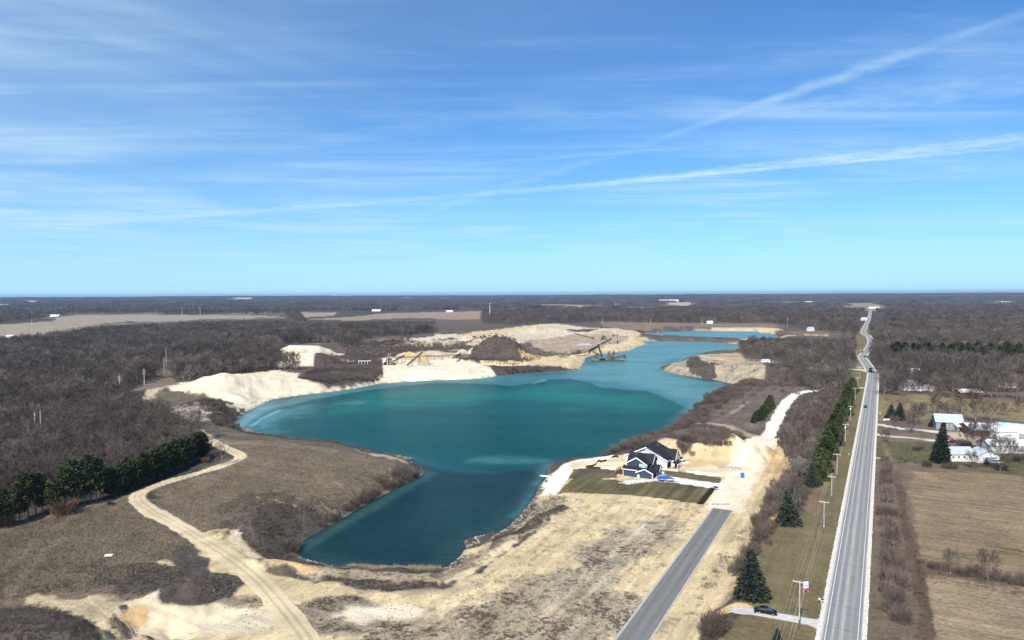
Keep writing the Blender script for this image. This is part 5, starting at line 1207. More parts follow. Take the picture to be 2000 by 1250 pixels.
for k, (px, py, h) in enumerate(sorted(((1701,701,15),(1704,696,17),(1706,691,16),(1708,686,17),(1709,680,18),(1709,674,17),(1708,668,16),(1706,662,17),(1704,656,16),(1702,650,16),(1700,643,15),(1712,704,17),(1714,712,18),(1716,722,18),(1719,738,19),(1722,752,18)), key=lambda q: -q[1])):
    x, y = at(px, py, 0)
    if ldist(np.array([x]), np.array([y]), HWY, 40)[0] < 7: x += 9
    place_tree('roadside_tree', ROUND[k % 2], x, y, h, 17, nth(k) + ' bare tree from the near end of the line right of the highway bend', 'bare trees right of the highway bend', wide=.8)

many('clods', [brushy([(1060,975),(1390,990),(1330,1080),(1240,1250),(420,1250),(400,1110),(450,1090),(700,1160),(900,1150),(1010,1075)], -3.5, 1.35, .6), band([(1340,1250),(1440,1080),(1480,980),(1500,900)], -3.2, 9, 900), brushy([(300,960),(470,890),(760,915),(640,1000),(480,1020)], -3.5, 3.0, .5), brushy([(0,1170),(250,1185),(290,1250),(150,1250),(60,1190)], -3.5, 1.3, .8)], protos('clod', CLODP), 3, .18, .55, 'small clods and stones lying over the graded sand', 'clods', sink=.02)
MEADOW = sorted(((1755,764,15),(1771,768,13),(1786,767,14),(1795,764,16),(1812,768,12),(1826,766,14),(1846,772,15),(1868,771,14),(1900,780,13),(1912,773,14),(1936,778,15),(1962,768,16),(1978,768,15),(1740,770,15)))
YARD = sorted(((1890,868,11),(1935,862,12),(1902,858,10),(1972,905,12),(1842,828,13),(1866,826,12)))
for lst, what in ((MEADOW, ' bare tree from the left in the screen before the houses beyond the meadow'), (YARD, ' bare tree from the left among the white farm roofs')):
    for k, (px, py, h) in enumerate(lst):
        tree_at('bare_tree', ROUND[k % 2], px, py, h, 17, nth(k) + what, 'bare trees near the farm and meadow houses', wide=.95, zc=0)
# ------------------------------------------------------------------ materials of made things
m_blue = mat('blue_siding', (0.028, 0.062, 0.105), .7, .12, 6); m_shing = mat('dark_shingles', (0.020, 0.021, 0.026), .85, .35, 8, bump=.3)
m_white = mat('white_siding', (0.80, 0.79, 0.77), .7, .04, 3); m_trim = mat('white_trim', (0.82, 0.82, 0.80), .6, .03, 3)
m_conc = mat('light_concrete', (0.62, 0.60, 0.56), .85, .08, 2); m_glass = mat('window_glass', (0.05, 0.065, 0.08), .08, .1, 2, spec=.8)
m_paleglass = mat('bright_window_glass', (0.45, 0.52, 0.60), .1, .1, 2, spec=.8)
m_deck = mat('red_brown_deck_wood', (0.105, 0.042, 0.026), .8, .25, 4); m_black = mat('black_plastic', (0.012, 0.012, 0.013), .5, .1, 4)
m_dark = mat('shade_and_dark_parts', (0.018, 0.017, 0.017), .9, .1, 4); m_metal = mat('grey_metal', (0.32, 0.32, 0.33), .45, .15, 3, metal=.5)  # near-black panels paint the shade inside doorways; also colours plain dark parts
m_rustm = mat('rusty_steel', (0.07, 0.050, 0.036), .8, .35, 1.2, col2=(0.16, 0.12, 0.085)); m_whroof = mat('white_metal_roof', (0.80, 0.81, 0.82), .5, .05, .6)
m_grroof = mat('pale_grey_roof', (0.42, 0.46, 0.50), .7, .15, 1.5); m_grey = mat('grey_siding', (0.24, 0.26, 0.29), .8, .12, 3); m_redb = mat('barn_red_boards', (0.13, 0.028, 0.024), .85, .25, 2)
m_green_p = mat('blue_white_plastic_film', (0.52, 0.68, 0.78), .3, .06, .4); m_brownroof = mat('brown_shingles', (0.14, 0.11, 0.095), .9, .2, 3)
m_car = mat('black_car_paint', (0.004, 0.004, 0.005), .22, .05, 1, spec=.4, coat=.25); m_tyre = mat('tyre_rubber', (0.015, 0.015, 0.015), .9, .1, 8); m_rim = mat('alloy_rim', (0.45, 0.45, 0.47), .3, .05, 5, metal=.8)
m_darkcar = mat('dark_grey_paint', (0.02, 0.021, 0.024), .2, .05, 1, spec=.6, coat=.8); m_redcar = mat('red_orange_paint', (0.55, 0.07, 0.03), .3, .1, 1, coat=.5); m_navy = mat('navy_paint', (0.012, 0.016, 0.05), .2, .05, 1, coat=.6)
m_lamp = mat('lamp_lens', (0.6, 0.6, 0.6), .1, .05, 5, spec=.8); m_tarp = mat('bright_blue_cover', (0.010, 0.085, 0.46), .55, .2, 1.2, bump=.5); m_hull = mat('white_gelcoat', (0.78, 0.79, 0.80), .25, .04, 2, coat=.4)
m_toilet = mat('blue_plastic', (0.01, 0.20, 0.50), .45, .08, 2); m_pole = mat('weathered_pole_wood', (0.42, 0.38, 0.33), .9, .15, 1.5, col2=(0.58, 0.54, 0.48)); m_polelow = mat('creosoted_pole_wood', (0.16, 0.10, 0.06), .9, .2, 2)
m_wire = mat('aluminium_wire', (0.38, 0.37, 0.35), .6, .05, 1); m_mulch = mat('black_mulch', (0.022, 0.014, 0.011), .95, .4, 3, bump=.8); m_fabric = mat('black_silt_fabric', (0.022, 0.022, 0.024), .8, .2, 3)
m_yellow = mat('yellow_sign_face', (0.70, 0.48, 0.02), .5, .05, 3); m_green = mat('tractor_green', (0.02, 0.15, 0.06), .4, .1, 3); m_tan = mat('beige_siding', (0.42, 0.37, 0.31), .8, .1, 3)
m_bluetank = mat('pale_blue_panel', (0.45, 0.60, 0.70), .6, .1, 2)
m_brownw = mat('shaded_brown_boards', (0.16, 0.075, 0.045), .85, .25, 2)  # red-brown boards with the barn front's shade put into the colour
ORD = ['first', 'second', 'third', 'fourth', 'fifth', 'sixth', 'seventh', 'eighth', 'ninth', 'tenth', 'eleventh', 'twelfth', 'thirteenth', 'fourteenth']

def gable(mb, x0, x1, y0, y1, z0, ze, zr, axis='y'):
    """walls with a gable top"""
    if axis == 'y': mb.prism([(x0, z0), (x1, z0), (x1, ze), ((x0 + x1) / 2, zr), (x0, ze)], y0, y1)
    else:
        t = MB(); t.prism([(y0, z0), (y1, z0), (y1, ze), ((y0 + y1) / 2, zr), (y0, ze)], x0, x1)
        mb.add([(p[1], p[0], p[2]) for p in t.v], [f[::-1] for f in t.f])
def roof(mb, x0, x1, y0, y1, ze, zr, axis='y', oh=.45, th=.22, a=0, b=0):
    """a gable roof slab; a, b lengthen it at its two ends"""
    if axis == 'x': x0, x1, y0, y1 = y0, y1, x0, x1
    xm = (x0 + x1) / 2; sl = (zr - ze) / (xm - x0); e = ze - sl * oh
    t = MB(); t.prism([(x0 - oh, e), (xm, zr), (x1 + oh, e), (x1 + oh, e + th), (xm, zr + th), (x0 - oh, e + th)], y0 - oh - a, y1 + oh + b)
    if axis == 'x': mb.add([(p[1], p[0], p[2]) for p in t.v], [f[::-1] for f in t.f])
    else: mb.add(t.v, t.f)
def rake(mb, x0, x1, y, ze, zr, axis='y', oh=.45, w=.28):
    """white boards along the two slopes of a gable end"""
    xm = (x0 + x1) / 2; sl = (zr - ze) / (xm - x0); e = ze - sl * oh
    pr = [(x0 - oh, e - w), (xm, zr - w), (x1 + oh, e - w), (x1 + oh, e + .24), (xm, zr + .24), (x0 - oh, e + .24)]
    t = MB(); t.prism(pr, y - .06, y + .06)
    if axis == 'x': mb.add([(p[1], p[0], p[2]) for p in t.v], [f[::-1] for f in t.f])
    else: mb.add(t.v, t.f)
def window(parent, x, y, z, w, h, face='-y', glass=None):
    """a framed window; x, y, z is its centre on the wall face"""
    F = MB(); G = MB(); s = -1 if face[0] == '-' else 1
    if face[1] == 'y':
        for (dx, dz, ww, hh) in ((0, h / 2, w + .2, .12), (0, -h / 2, w + .2, .12), (-w / 2, 0, .12, h), (w / 2, 0, .12, h), (0, 0, .06, h)): F.box((x + dx, y + s * .03, z + dz), (ww, .08, hh))
        G.box((x, y + s * .01, z), (w - .06, .03, h - .06))
    else:
        for (dy, dz, ww, hh) in ((0, h / 2, w + .2, .12), (0, -h / 2, w + .2, .12), (-w / 2, 0, .12, h), (w / 2, 0, .12, h), (0, 0, .06, h)): F.box((x + s * .03, y + dy, z + dz), (.08, ww, hh))
        G.box((x + s * .01, y, z), (.03, w - .06, h - .06))
    f = F.build('window', m_trim, parent); G.build('pane', glass or m_glass, f); return f
def door(parent, x, y, z0, w, h, face='-y', m=None, name='door'):
    s = -1 if face[0] == '-' else 1; D = MB()
    if face[1] == 'y': D.box((x, y + s * .04, z0 + h / 2), (w, .08, h))
    else: D.box((x + s * .04, y, z0 + h / 2), (.08, w, h))
    return D.build(name, m or m_trim, parent)

# ------------------------------------------------------------------ the two new houses
def blue_house():
    x, y = at(1274.4, 937, -3.5)
    t = empty('house', (x, y, -3.5), CROSS, 'dark blue two-storey house with white trim and a deck, nearest the lawn', 'house')
    Wl = MB()
    gable(Wl, -6.8, 0, 0, 10.6, -2.6, 2.55, 4.05)
    Wl.span(-13, -6.8, 0, 10.6, -3.2, 3.15)
    gable(Wl, -11.9, -3.1, 1.7, 9, 2.5, 5.6, 8.2)
    gable(Wl, -12.6, -1.9, 5.6, 12.6, -2.6, 5.6, 8.6, 'x')
    gable(Wl, -1, .9, 6.2, 10.2, -1, 3.0, 4.5, 'x')
    Wl.build('wall', m_blue, t)
    Rf = MB()
    roof(Rf, -6.8, 0, 0, 10.6, 2.55, 4.05, b=0); roof(Rf, -11.9, -3.1, 1.7, 9, 5.6, 8.2); roof(Rf, -12.6, -1.9, 5.6, 12.6, 5.6, 8.6, 'x'); roof(Rf, -3.4, .9, 6.2, 10.2, 3.0, 4.5, 'x')
    Rf.add([(-13.4, -.4, 3.1), (-5.6, -.4, 3.1), (-5.6, 1.9, 4.35), (-13.4, 1.9, 4.35), (-13.4, -.4, 3.3), (-5.6, -.4, 3.3), (-5.6, 1.9, 4.55), (-13.4, 1.9, 4.55)], [(0, 1, 2, 3), (7, 6, 5, 4), (0, 4, 5, 1), (1, 5, 6, 2), (2, 6, 7, 3), (3, 7, 4, 0)])
    Rf.build('roof', m_shing, t)
    Tr = MB()
    rake(Tr, -6.8, 0, -.52, 2.55, 4.05); rake(Tr, -11.9, -3.1, 1.18, 5.6, 8.2); rake(Tr, 6.2, 10.2, 1.42, 3.0, 4.5, 'x'); rake(Tr, 5.6, 12.6, -1.38, 5.6, 8.6, 'x')
    Tr.span(-13.5, -6.6, -.52, -.42, 3.0, 3.34)
    for xx, z0, z1, yy in ((-.08, -.6, 2.5, -.05), (-12.95, -2.6, 3.1, -.05), (-11.85, 4.3, 5.6, 1.65), (-3.15, 3.6, 5.6, 1.65)): Tr.span(xx - .1, xx + .1, yy - .05, yy + .05, z0, z1)
    for yy in (.1, 5.6, 10.4): Tr.span(.0, .12, yy - .1, yy + .1, -.2, 2.5)
    Tr.span(-13, 0.03, -.06, -.02, -.55, -.2)
    Tr.build('white_trim', m_trim, t)
    window(t, -5.7, 1.7, 4.95, 1.15, 1.35, glass=m_paleglass); window(t, -4.25, 1.7, 4.95, 1.15, 1.35, glass=m_paleglass)
    d = door(t, -6.15, 0, -.75, 1.0, 2.2); MB().box((-5.8, -.12, .3), (.07, .1, .07)).build('handle', m_metal, d)
    for yy in (2.0, 4.3): door(t, 0, yy + .6, 0, 2.0, 2.1, '+x', m_dark, 'garage_door')
    window(t, .9, 8.2, 1.4, 1.4, 1.4, '+x')
    MB().tube((-9.5, 7.6, 8), (-9.5, 7.6, 9.3), .14, n=8).build('vent_pipe', m_metal, t)
    # deck with stairs
    dk = empty('deck', (0, 0, 0)); dk.parent = t
    Bd = MB()
    for k in range(16): Bd.span(-16.6, -13.06, 1.0 + k * .4, 1.0 + k * .4 + .36, 1.0, 1.06)
    for xx in (-16.5, -13.3):
        for yy in (1.2, 4.2, 7.2): Bd.span(xx - .09, xx + .09, yy - .09, yy + .09, -2.9, 2.0)
    Bd.span(-16.6, -13.05, 1.0, 1.12, .7, .98)
    Bd.build('boards', m_deck, dk)
    Rl = MB()
    for z in (1.25, 1.95): Rl.span(-16.6, -13.06, .98, 1.06, z, z + .08); Rl.span(-16.64, -16.56, 1.0, 7.3, z, z + .08)
    for k in range(15): Rl.span(-16.5 + k * .24, -16.46 + k * .24, 1.0, 1.05, 1.06, 2.0)
    for k in range(16): Rl.span(-16.62, -16.58, 1.2 + k * .4, 1.25 + k * .4, 1.06, 2.0)
    Rl.build('railing', m_deck, dk)
    St = MB()
    for k in range(11): St.span(-16.5 + k * .30, -16.2 + k * .30, -.3, .95, .9 - (k + 1) * .30, 1.0 - (k + 1) * .30)
    for yy in (-.3, .92): St.add([(-16.6, yy, .95), (-13.0, yy, -2.5), (-13.0, yy, -2.25), (-16.6, yy, 1.2), (-16.6, yy + .06, .95), (-13.0, yy + .06, -2.5), (-13.0, yy + .06, -2.25), (-16.6, yy + .06, 1.2)], [(0, 1, 2, 3), (7, 6, 5, 4), (0, 4, 5, 1), (1, 5, 6, 2), (2, 6, 7, 3), (3, 7, 4, 0)])
    St.build('stairs', m_deck, dk)
    return x, y
bhx, bhy = blue_house()
def local(ox, oy, lx, ly):
    c, s = math.cos(CROSS), math.sin(CROSS); return ox + lx * c - ly * s, oy + lx * s + ly * c
def white_house():
    x, y = at(1303.5, 916.8, -3.5)
    t = empty('house', (x, y, -3.5), CROSS, 'large white house with a dark roof and blank gable wall behind the blue house', 'house')
    Wl = MB(); gable(Wl, -19.6, 0, 0, 14.4, -3, 4.3, 8.9); 
    Wl.prism([(-12.3, -3), (0.0, -3), (0.0, 4.2), (-9.2, 8.45), (-12.3, 7.05)], -1.3, 0)
    gable(Wl, -9, 1.8, 5.4, 13.0, -.4, 3.7, 7.2, 'x'); Wl.build('wall', m_white, t)
    Rf = MB(); roof(Rf, -19.6, 0, 0, 14.4, 4.3, 8.9, oh=.5)
    Rf.prism([(-9.3, 8.62), (.55, 4.06), (.55, 4.3), (-9.3, 8.86)], -1.85, .2); Rf.prism([(-12.9, 6.9), (-9.3, 8.62), (-9.3, 8.86), (-12.9, 7.14)], -1.85, .2)
    roof(Rf, -8, 1.8, 5.4, 13.0, 3.7, 7.2, 'x', oh=.45); Rf.span(1.9, 4.6, .2, 5.2, 2.9, 3.1); Rf.build('roof', m_shing, t)
    Tr = MB(); rake(Tr, -19.6, 0, -.56, 4.3, 8.9, oh=.5); rake(Tr, 5.4, 13.0, 2.32, 3.7, 7.2, 'x')
    for yy in (.4, 2.7, 5.0): Tr.span(4.3, 4.5, yy - .1, yy + .1, -.1, 2.9)
    Tr.prism([(-9.3, 8.3), (.6, 3.78), (.6, 4.32), (-9.3, 8.9)], -1.95, -1.86)
    Tr.build('white_trim', m_trim, t)
    Dk = MB(); Dk.span(0, .05, .3, 4.9, 0, 2.7); Dk.build('porch_shade_panel', m_dark, t)  # flat dark panel on the wall stands for the shade under the porch
    for yy in (7.2, 10.8): door(t, 1.8, yy, 0, 2.7, 2.4, '+x', m_dark, 'garage_door')
    window(t, -16.8, 0, 3.6, 1.4, 1.3); window(t, 1.8, 9.2, 4.7, 1.0, 1.2, '+x')
    Fo = MB(); Fo.span(.05, 5.0, 0, 13, -.35, .02); Fo.build('porch_slab', m_conc, t)
    MB().tube((-7, 9, 7), (-7, 9, 9.2), .15, n=8).build('vent_pipe', m_metal, t)
    return x, y
whx, why = white_house()

def put(px, py, z=None):
    if z is None: return ground(px, py)
    x, y = at(px, py, z); return x, y, z

# boat on its trailer, bins, toilet and the rest of the house lots
def boat_trailer():
    x, y, z = put(1300, 940.5, -3.45); t = empty('boat_on_trailer', (x, y, -3.42), CROSS + .05, 'motor boat under a bright blue cover on a trailer in the concrete drive', 'boat')
    rings = [[(xx, -w, h0 + .25), (xx, -w * .55, h0), (xx, w * .55, h0), (xx, w, h0 + .25), (xx, w, h1), (xx, -w, h1)] for xx, w, h0, h1 in ((-3.4, 1.15, .75, 1.35), (-1, 1.25, .62, 1.35), (1.6, 1.15, .66, 1.4), (3.0, .65, .85, 1.5), (3.7, .12, 1.2, 1.55))]
    MB().loft(rings).build('hull', m_hull, t, True)
    rings = [[(xx, -w, h0), (xx, -w * .6, h1 - .12), (xx, 0, h1), (xx, w * .6, h1 - .12), (xx, w, h0)] for xx, w, h0, h1 in ((-3.5, 1.2, 1.2, 1.6), (-2.2, 1.3, 1.2, 2.2), (0, 1.3, 1.2, 2.55), (1.4, 1.2, 1.25, 2.25), (3.0, .7, 1.35, 1.8), (3.75, .15, 1.45, 1.62))]
    MB().loft(rings).build('cover', m_tarp, t, True)
    fr = MB(); fr.span(-3.2, 3.2, -.75, -.65, .45, .58); fr.span(-3.2, 3.2, .65, .75, .45, .58); fr.span(3.2, 5.0, -.06, .06, .45, .58)
    for xx in (-3, -1, 1.5, 3): fr.span(xx, xx + .12, -.95, .95, .46, .56)
    fr.build('trailer', m_black, t)
    for xx in (-1.6, -.8):
        for yy in (-1.05, 1.05): MB().tube((xx, yy - .1, .33), (xx, yy + .1, .33), .33, n=12).build('wheel', m_tyre, t)
boat_trailer()
def prop(name, px, py, zz, rz, label, cat, parts, group=None):
    x, y, z = put(px, py, None if zz is None else zz); 
    if zz is None: zz = z
    t = empty(name, (x, y, zz), rz, label, cat, group)
    for nm, mb, m, *sm in parts: mb.build(nm, m, t, bool(sm))
    return t
bx = lambda *a: MB().span(*a)
prop('portable_toilet', 1450, 932.5, None, CROSS, 'bright blue portable toilet standing alone on the sandy road', 'toilet', [('cabin', bx(-.65, .65, -.65, .65, .1, 2.25), m_toilet), ('roof', MB().prism([(-.7, 2.25), (.7, 2.25), (.55, 2.5), (0, 2.58), (-.55, 2.5)], -.7, .7), mat('translucent_white_roof', (0.6, 0.68, 0.74), .5, .05, 2)), ('door', bx(-.42, .42, -.69, -.65, .25, 2.1), mat('darker_blue_door', (0.01, 0.13, 0.38), .5, .1, 2)), ('skid', bx(-.7, .7, -.6, .6, 0, .1), m_black)])
prop('mailbox_stand', 1398, 956.5, None, CROSS, 'black double mailbox on a stand at the end of the white drive', 'mailbox', [('box', bx(-.9, -.05, -.3, .3, .8, 1.35), m_black), ('box', bx(.05, .9, -.3, .3, .8, 1.35), m_black), ('post', bx(-.12, .12, -.12, .12, -.2, .8), m_black)])
prop('skid_loader', 1330, 902, None, .4, 'small white and grey machine parked on the sand behind the white house', 'machine', [('body', bx(-1.2, 1.0, -.7, .7, .5, 1.4), m_trim), ('cab', bx(-.5, .6, -.6, .6, 1.4, 2.3), m_glass), ('arm', bx(.9, 2.3, -.7, .7, .3, .6), m_metal)] + [('wheel', MB().tube((a_, b_ - .12, .4), (a_, b_ + .12, .4), .4, n=10), m_tyre) for a_ in (-.8, .6) for b_ in (-.8, .8)])
prop('material_pile', 1338, 905, None, .3, 'low pile of white building boards right of the parked machine', 'boards', [('board', bx(-1.6, 1.6, -.7, .7, .05 + k * .14, .15 + k * .14), m_trim) for k in range(4)])
prop('material_pile', 1314, 919, None, CROSS, 'flat stack of white boards in front of the white house porch', 'boards', [('board', bx(-2.4, 2.4, -.8 + k * .1, .8 - k * .1, k * .13, .1 + k * .13), m_trim) for k in range(4)])
prop('parked_car', 1287.5, 925.0, None, CROSS, 'white car half hidden behind the covered boat', 'car', [('body', MB().loft([[(xx, -.9, .35), (xx, .9, .35), (xx, .85, h), (xx, -.85, h)] for xx, h in ((-2.3, .75), (-1.9, .95), (-1.2, 1.45), (.5, 1.5), (1.2, 1.0), (2.2, .8))]), m_hull), ('window', MB().span(-1.1, .5, -.89, .89, 1.0, 1.35), m_glass)] + [('wheel', MB().tube((a_, b_ - .1, .33), (a_, b_ + .1, .33), .33, n=10), m_tyre) for a_ in (-1.4, 1.4) for b_ in (-.8, .8)])
# mulch berm at the end of the lawn
def berm():
    a = Vector((*at(1367, 985, -3.5), 0)); b = Vector((*at(1391, 955, -3.5), 0)); L = (b - a).length; ang = math.atan2(b.y - a.y, b.x - a.x)
    t = MB(); n = 26; rings = []
    r = random.Random(4)
    for k in range(n + 1):
        xx = L * k / n; w = 1.25 + r.uniform(-.1, .1); hh = .62 + r.uniform(-.1, .1); rings.append([(xx, -w, -.1), (xx, w, -.1), (xx, w * .55, hh * .8), (xx, 0, hh), (xx, -w * .55, hh * .75)])
    t.loft(rings); o = t.build('mulch_berm', m_mulch); o.location = (a.x, a.y, hz((a.x + b.x) / 2, (a.y + b.y) / 2) + .05); o.rotation_euler = (0, 0, ang)
    tag(o, 'long black-brown mulch bank along the road end of the lawn', 'mulch bank')
berm()
def silt(pts, label):
    P = [ground(*p) for p in smooth_line(pts, 4)]; t = empty('silt_fence', P[0], 0, label, 'silt fence', 'black silt fences by the lake')
    F = MB(); 
    for (ax, ay, az), (bx_, by, bz) in zip(P, P[1:]):
        o = Vector(P[0]); F.add([Vector((ax, ay, az - .1)) - o, Vector((bx_, by, bz - .1)) - o, Vector((bx_ + .35, by + .3, bz + .85)) - o, Vector((ax + .35, ay + .3, az + .85)) - o, Vector((ax + .05, ay + .03, az - .1)) - o, Vector((bx_ + .05, by + .03, bz - .1)) - o, Vector((bx_ + .40, by + .3, bz + .85)) - o, Vector((ax + .40, ay + .3, az + .85)) - o], [(0, 1, 2, 3), (7, 6, 5, 4), (3, 2, 6, 7)])
    F.build('fabric', m_fabric, t)
    for p in P[::2]:
        q = Vector(p) - Vector(P[0]); MB().span(q.x - .03, q.x + .03, q.y - .03, q.y + .03, q.z - .2, q.z + .95).build('stake', m_polelow, t)
silt([(1144, 913), (1158, 911), (1170, 904), (1184, 901)], 'slack black silt fence winding over the sand between lake and lawn')
silt([(1144, 913), (1158, 915.5), (1172, 916)], 'short black silt fence along the top edge of the upper lawn')
silt([(1194, 895), (1201, 893), (1207, 894)], 'small black silt fence loop left of the white house')

# pontoon boats, dock, beached boat
def pontoon(px, py, rz, label, mm, L=8.0):
    x, y = at(px, py, WZ); t = empty('pontoon_boat', (x, y, WZ + .35), rz, label, 'boat', 'pontoon boats at the west tip of the lake')
    for yy in (-1, 1): MB().tube((-L / 2, yy, 0), (L / 2, yy, 0), .35, n=10).build('pontoon', m_hull, t)
    bx(-L / 2, L / 2 - .3, -1.3, 1.3, .35, .5).build('deck', m_hull, t); 
    f = MB(); f.span(-L / 2 + .2, L / 2 - .6, -1.3, -1.22, .5, 1.2); f.span(-L / 2 + .2, L / 2 - .6, 1.22, 1.3, .5, 1.2); f.span(-L / 2 + .2, -L / 2 + .28, -1.3, 1.3, .5, 1.2); f.build('side_panel', mm, t)
    c = MB(); c.span(-L / 2 + .4, L / 2 - 2.6, -1.25, 1.25, 2.3, 2.4)
    for xx in (-L / 2 + .5, L / 2 - 2.7):
        for yy in (-1.2, 1.2): c.span(xx - .03, xx + .03, yy - .03, yy + .03, .5, 2.3)
    c.build('canopy', mm, t); bx(-L / 2 - .3, -L / 2, -.3, .3, -.2, 1.0).build('motor', m_black, t)
pontoon(484, 785.5, -.05, 'white pontoon boat pulled up on the white sand, the farther one', m_hull)
pontoon(489, 790, -.1, 'pale blue pontoon boat nosed onto the white sand, the nearer one', m_bluetank, 8.6)
def dock():
    x, y = at(510, 785, WZ); t = empty('dock', (x, y, WZ), -.05, 'thin white dock frame standing in the shallow tip of the lake', 'dock')
    bx(-11, 6, -.6, .6, .75, .85).build('deck', m_trim, t)
    for k in range(6):
        for yy in (-.7, .7): MB().tube((-10.5 + k * 3.2, yy, -1.2), (-10.5 + k * 3.2, yy, 2.3), .07, n=6).build('post', m_trim, t)
dock()
prop('beached_boat', 1066, 932, None, 2.9, 'small white boat beached at the edge of the bright sand', 'boat', [('hull', MB().loft([[(xx, -w, .5), (xx, -w * .4, .05), (xx, w * .4, .05), (xx, w, .5), (xx, w * .9, .75), (xx, -w * .9, .75)] for xx, w in ((-2.3, .95), (-.5, 1.05), (1.2, .9), (2.2, .5), (2.8, .08))]), m_hull, 1), ('windscreen', bx(.2, .35, -.7, .7, .7, 1.15), m_glass), ('motor', bx(-2.6, -2.3, -.2, .2, .2, 1.1), m_black)])
prop('boulder', 1067, 941, None, 0, 'single dark boulder on the shore just below the beached boat', 'rock', [('stone', MB().loft([[(.6 * k_ * math.cos(a_), .5 * k_ * math.sin(a_), h_) for a_ in [i * 1.0472 for i in range(6)]] for k_, h_ in ((1, 0), (1.1, .3), (.6, .65))]), mat('dark_stone', (.05, .045, .04), .9, .2, 3))])
prop('white_crate', 213, 1085.5, None, .1, 'lone white slab lying in the dead grass left of the dirt track', 'slab', [('slab', bx(-1.1, 1.1, -.5, .5, .0, .3), m_trim), ('lid', bx(-1.15, 1.15, -.55, .55, .3, .36), m_trim)])

# ------------------------------------------------------------------ vehicles and person
def sedan(px, py, z, rz, label, m, L=4.7, Wd=1.85, Hh=1.45, name='parked_car', cat='car', suv=False):
    x, y = at(px, py, z); t = empty(name, (x, y, z), rz, label, cat)
    w = Wd / 2; k = L / 4.7; h = Hh
    def ring(xx, ww, z0, z1, s): return [(xx * k, -ww * w * .9, z0), (xx * k, ww * w * .9, z0), (xx * k, ww * w, (z0 + z1) / 2), (xx * k, ww * w * s, z1), (xx * k, -ww * w * s, z1), (xx * k, -ww * w, (z0 + z1) / 2)]
    MB().loft([ring(-2.35, .80, .38, .62, .9), ring(-2.2, .94, .28, .82, .9), ring(-1.4, 1, .22, .92, .92), ring(0, 1, .22, .90, .92), ring(1.2, 1, .22, .88, .92), ring(2.05, .95, .26, .76, .88), ring(2.35, .78, .36, .58, .88)]).build('body', m, t, False)
    rf = [(-2.0, .90), (-1.25, 1.32), (-.4, h), (.35, h - .03), (1.25, .90)] if not suv else [(-2.25, .92), (-2.0, h - .08), (-.6, h), (.45, h - .03), (1.3, .92)]
    G = MB().loft([[(a * k, -w * (.86 if b < 1 else .72), .86), (a * k, w * (.86 if b < 1 else .72), .86), (a * k, w * (.84 if b < 1 else .66), b), (a * k, -w * (.84 if b < 1 else .66), b)] for a, b in rf]); G.build('window', m_glass, t)
    Rr = MB().loft([[(a * k, -w * .67, b + .005), (a * k, w * .67, b + .005), (a * k, w * .60, b + .045), (a * k, -w * .60, b + .045)] for a, b in rf[1:4]]); Rr.build('roof', m, t)
    for xx in (-1.42, 1.42):
        for yy in (-w + .08, w - .08):
            T = MB().tube((xx * k, yy - .11, .33), (xx * k, yy + .11, .33), .33, n=16).build('tyre', m_tyre, t)
            MB().tube((xx * k, yy + (.115 if yy > 0 else -.115) - .01, .33), (xx * k, yy + (.115 if yy > 0 else -.115) + .01, .33), .21, n=12).build('rim', m_rim, T)
    for yy in (-w * .68, w * .68):
        MB().box((2.27 * k, yy, .62), (.12, .32, .13)).build('headlight', m_lamp, t); MB().box((-2.31 * k, yy, .68), (.06, .22, .08)).build('tail_light', m_redcar, t)
        MB().box((.85 * k, yy / .68 * 1.06, .95), (.18, .18, .12)).build('mirror', m, t)
    return t
hw_rot = math.atan2(VX[1], VX[0])
dr_a = at(1470, 1195, 0); dr_b = at(1570, 1212, 0); dr_rot = math.atan2(dr_b[1] - dr_a[1], dr_b[0] - dr_a[0])
sedan(1497, 1197.5, .02, dr_rot, 'glossy black car parked on the short drive beside the highway', m_car, 4.9)
sedan(1690.3, 796, .06, hw_rot + math.pi, 'black car driving alone on the straight stretch of the highway', m_car, 4.7, 1.95, 1.6, 'moving_car', suv=True)
sedan(1690.5, 697.5, .06, hw_rot + .7, 'small dark car in the bend of the highway', m_darkcar, 4.6, 1.9, 1.6, 'moving_car', suv=True)
def truck(px, py, label, m):
    x, y = at(px, py, 0); t = empty('truck', (x, y, .06), hw_rot + .1, label, 'truck')
    bx(-4, 1.6, -1.2, 1.2, .9, 3.6).build('cargo_box', m, t); bx(1.7, 3.4, -1.1, 1.1, .6, 2.7).build('cab', m, t); bx(3.38, 3.44, -.95, .95, 1.6, 2.5).build('window', m_glass, t)
    for xx in (-2.6, 2.5):
        for yy in (-1, 1): MB().tube((xx, yy - .15, .5), (xx, yy + .15, .5), .5, n=12).build('wheel', m_tyre, t)
truck(1700, 726, 'dark green truck where the straight highway meets the side road', mat('dark_green_paint', (.02, .03, .024), .5, .1, 1))
sedan(1851, 857, 0, -.5, 'red-orange pickup beside the tall dark spruce in the farmyard', m_redcar, 5.6, 1.95, 1.8, suv=True)
sedan(1863, 864, 0, .2, 'navy car parked right of the red-orange pickup', m_navy, 4.6)
sedan(1948, 905, 0, .1, 'white car parked right of the white garage', m_hull, 4.6, 1.85, 1.6, suv=True)
sedan(1925, 905, 0, 1.2, 'black car in front of the open white garage', m_car, 4.5)
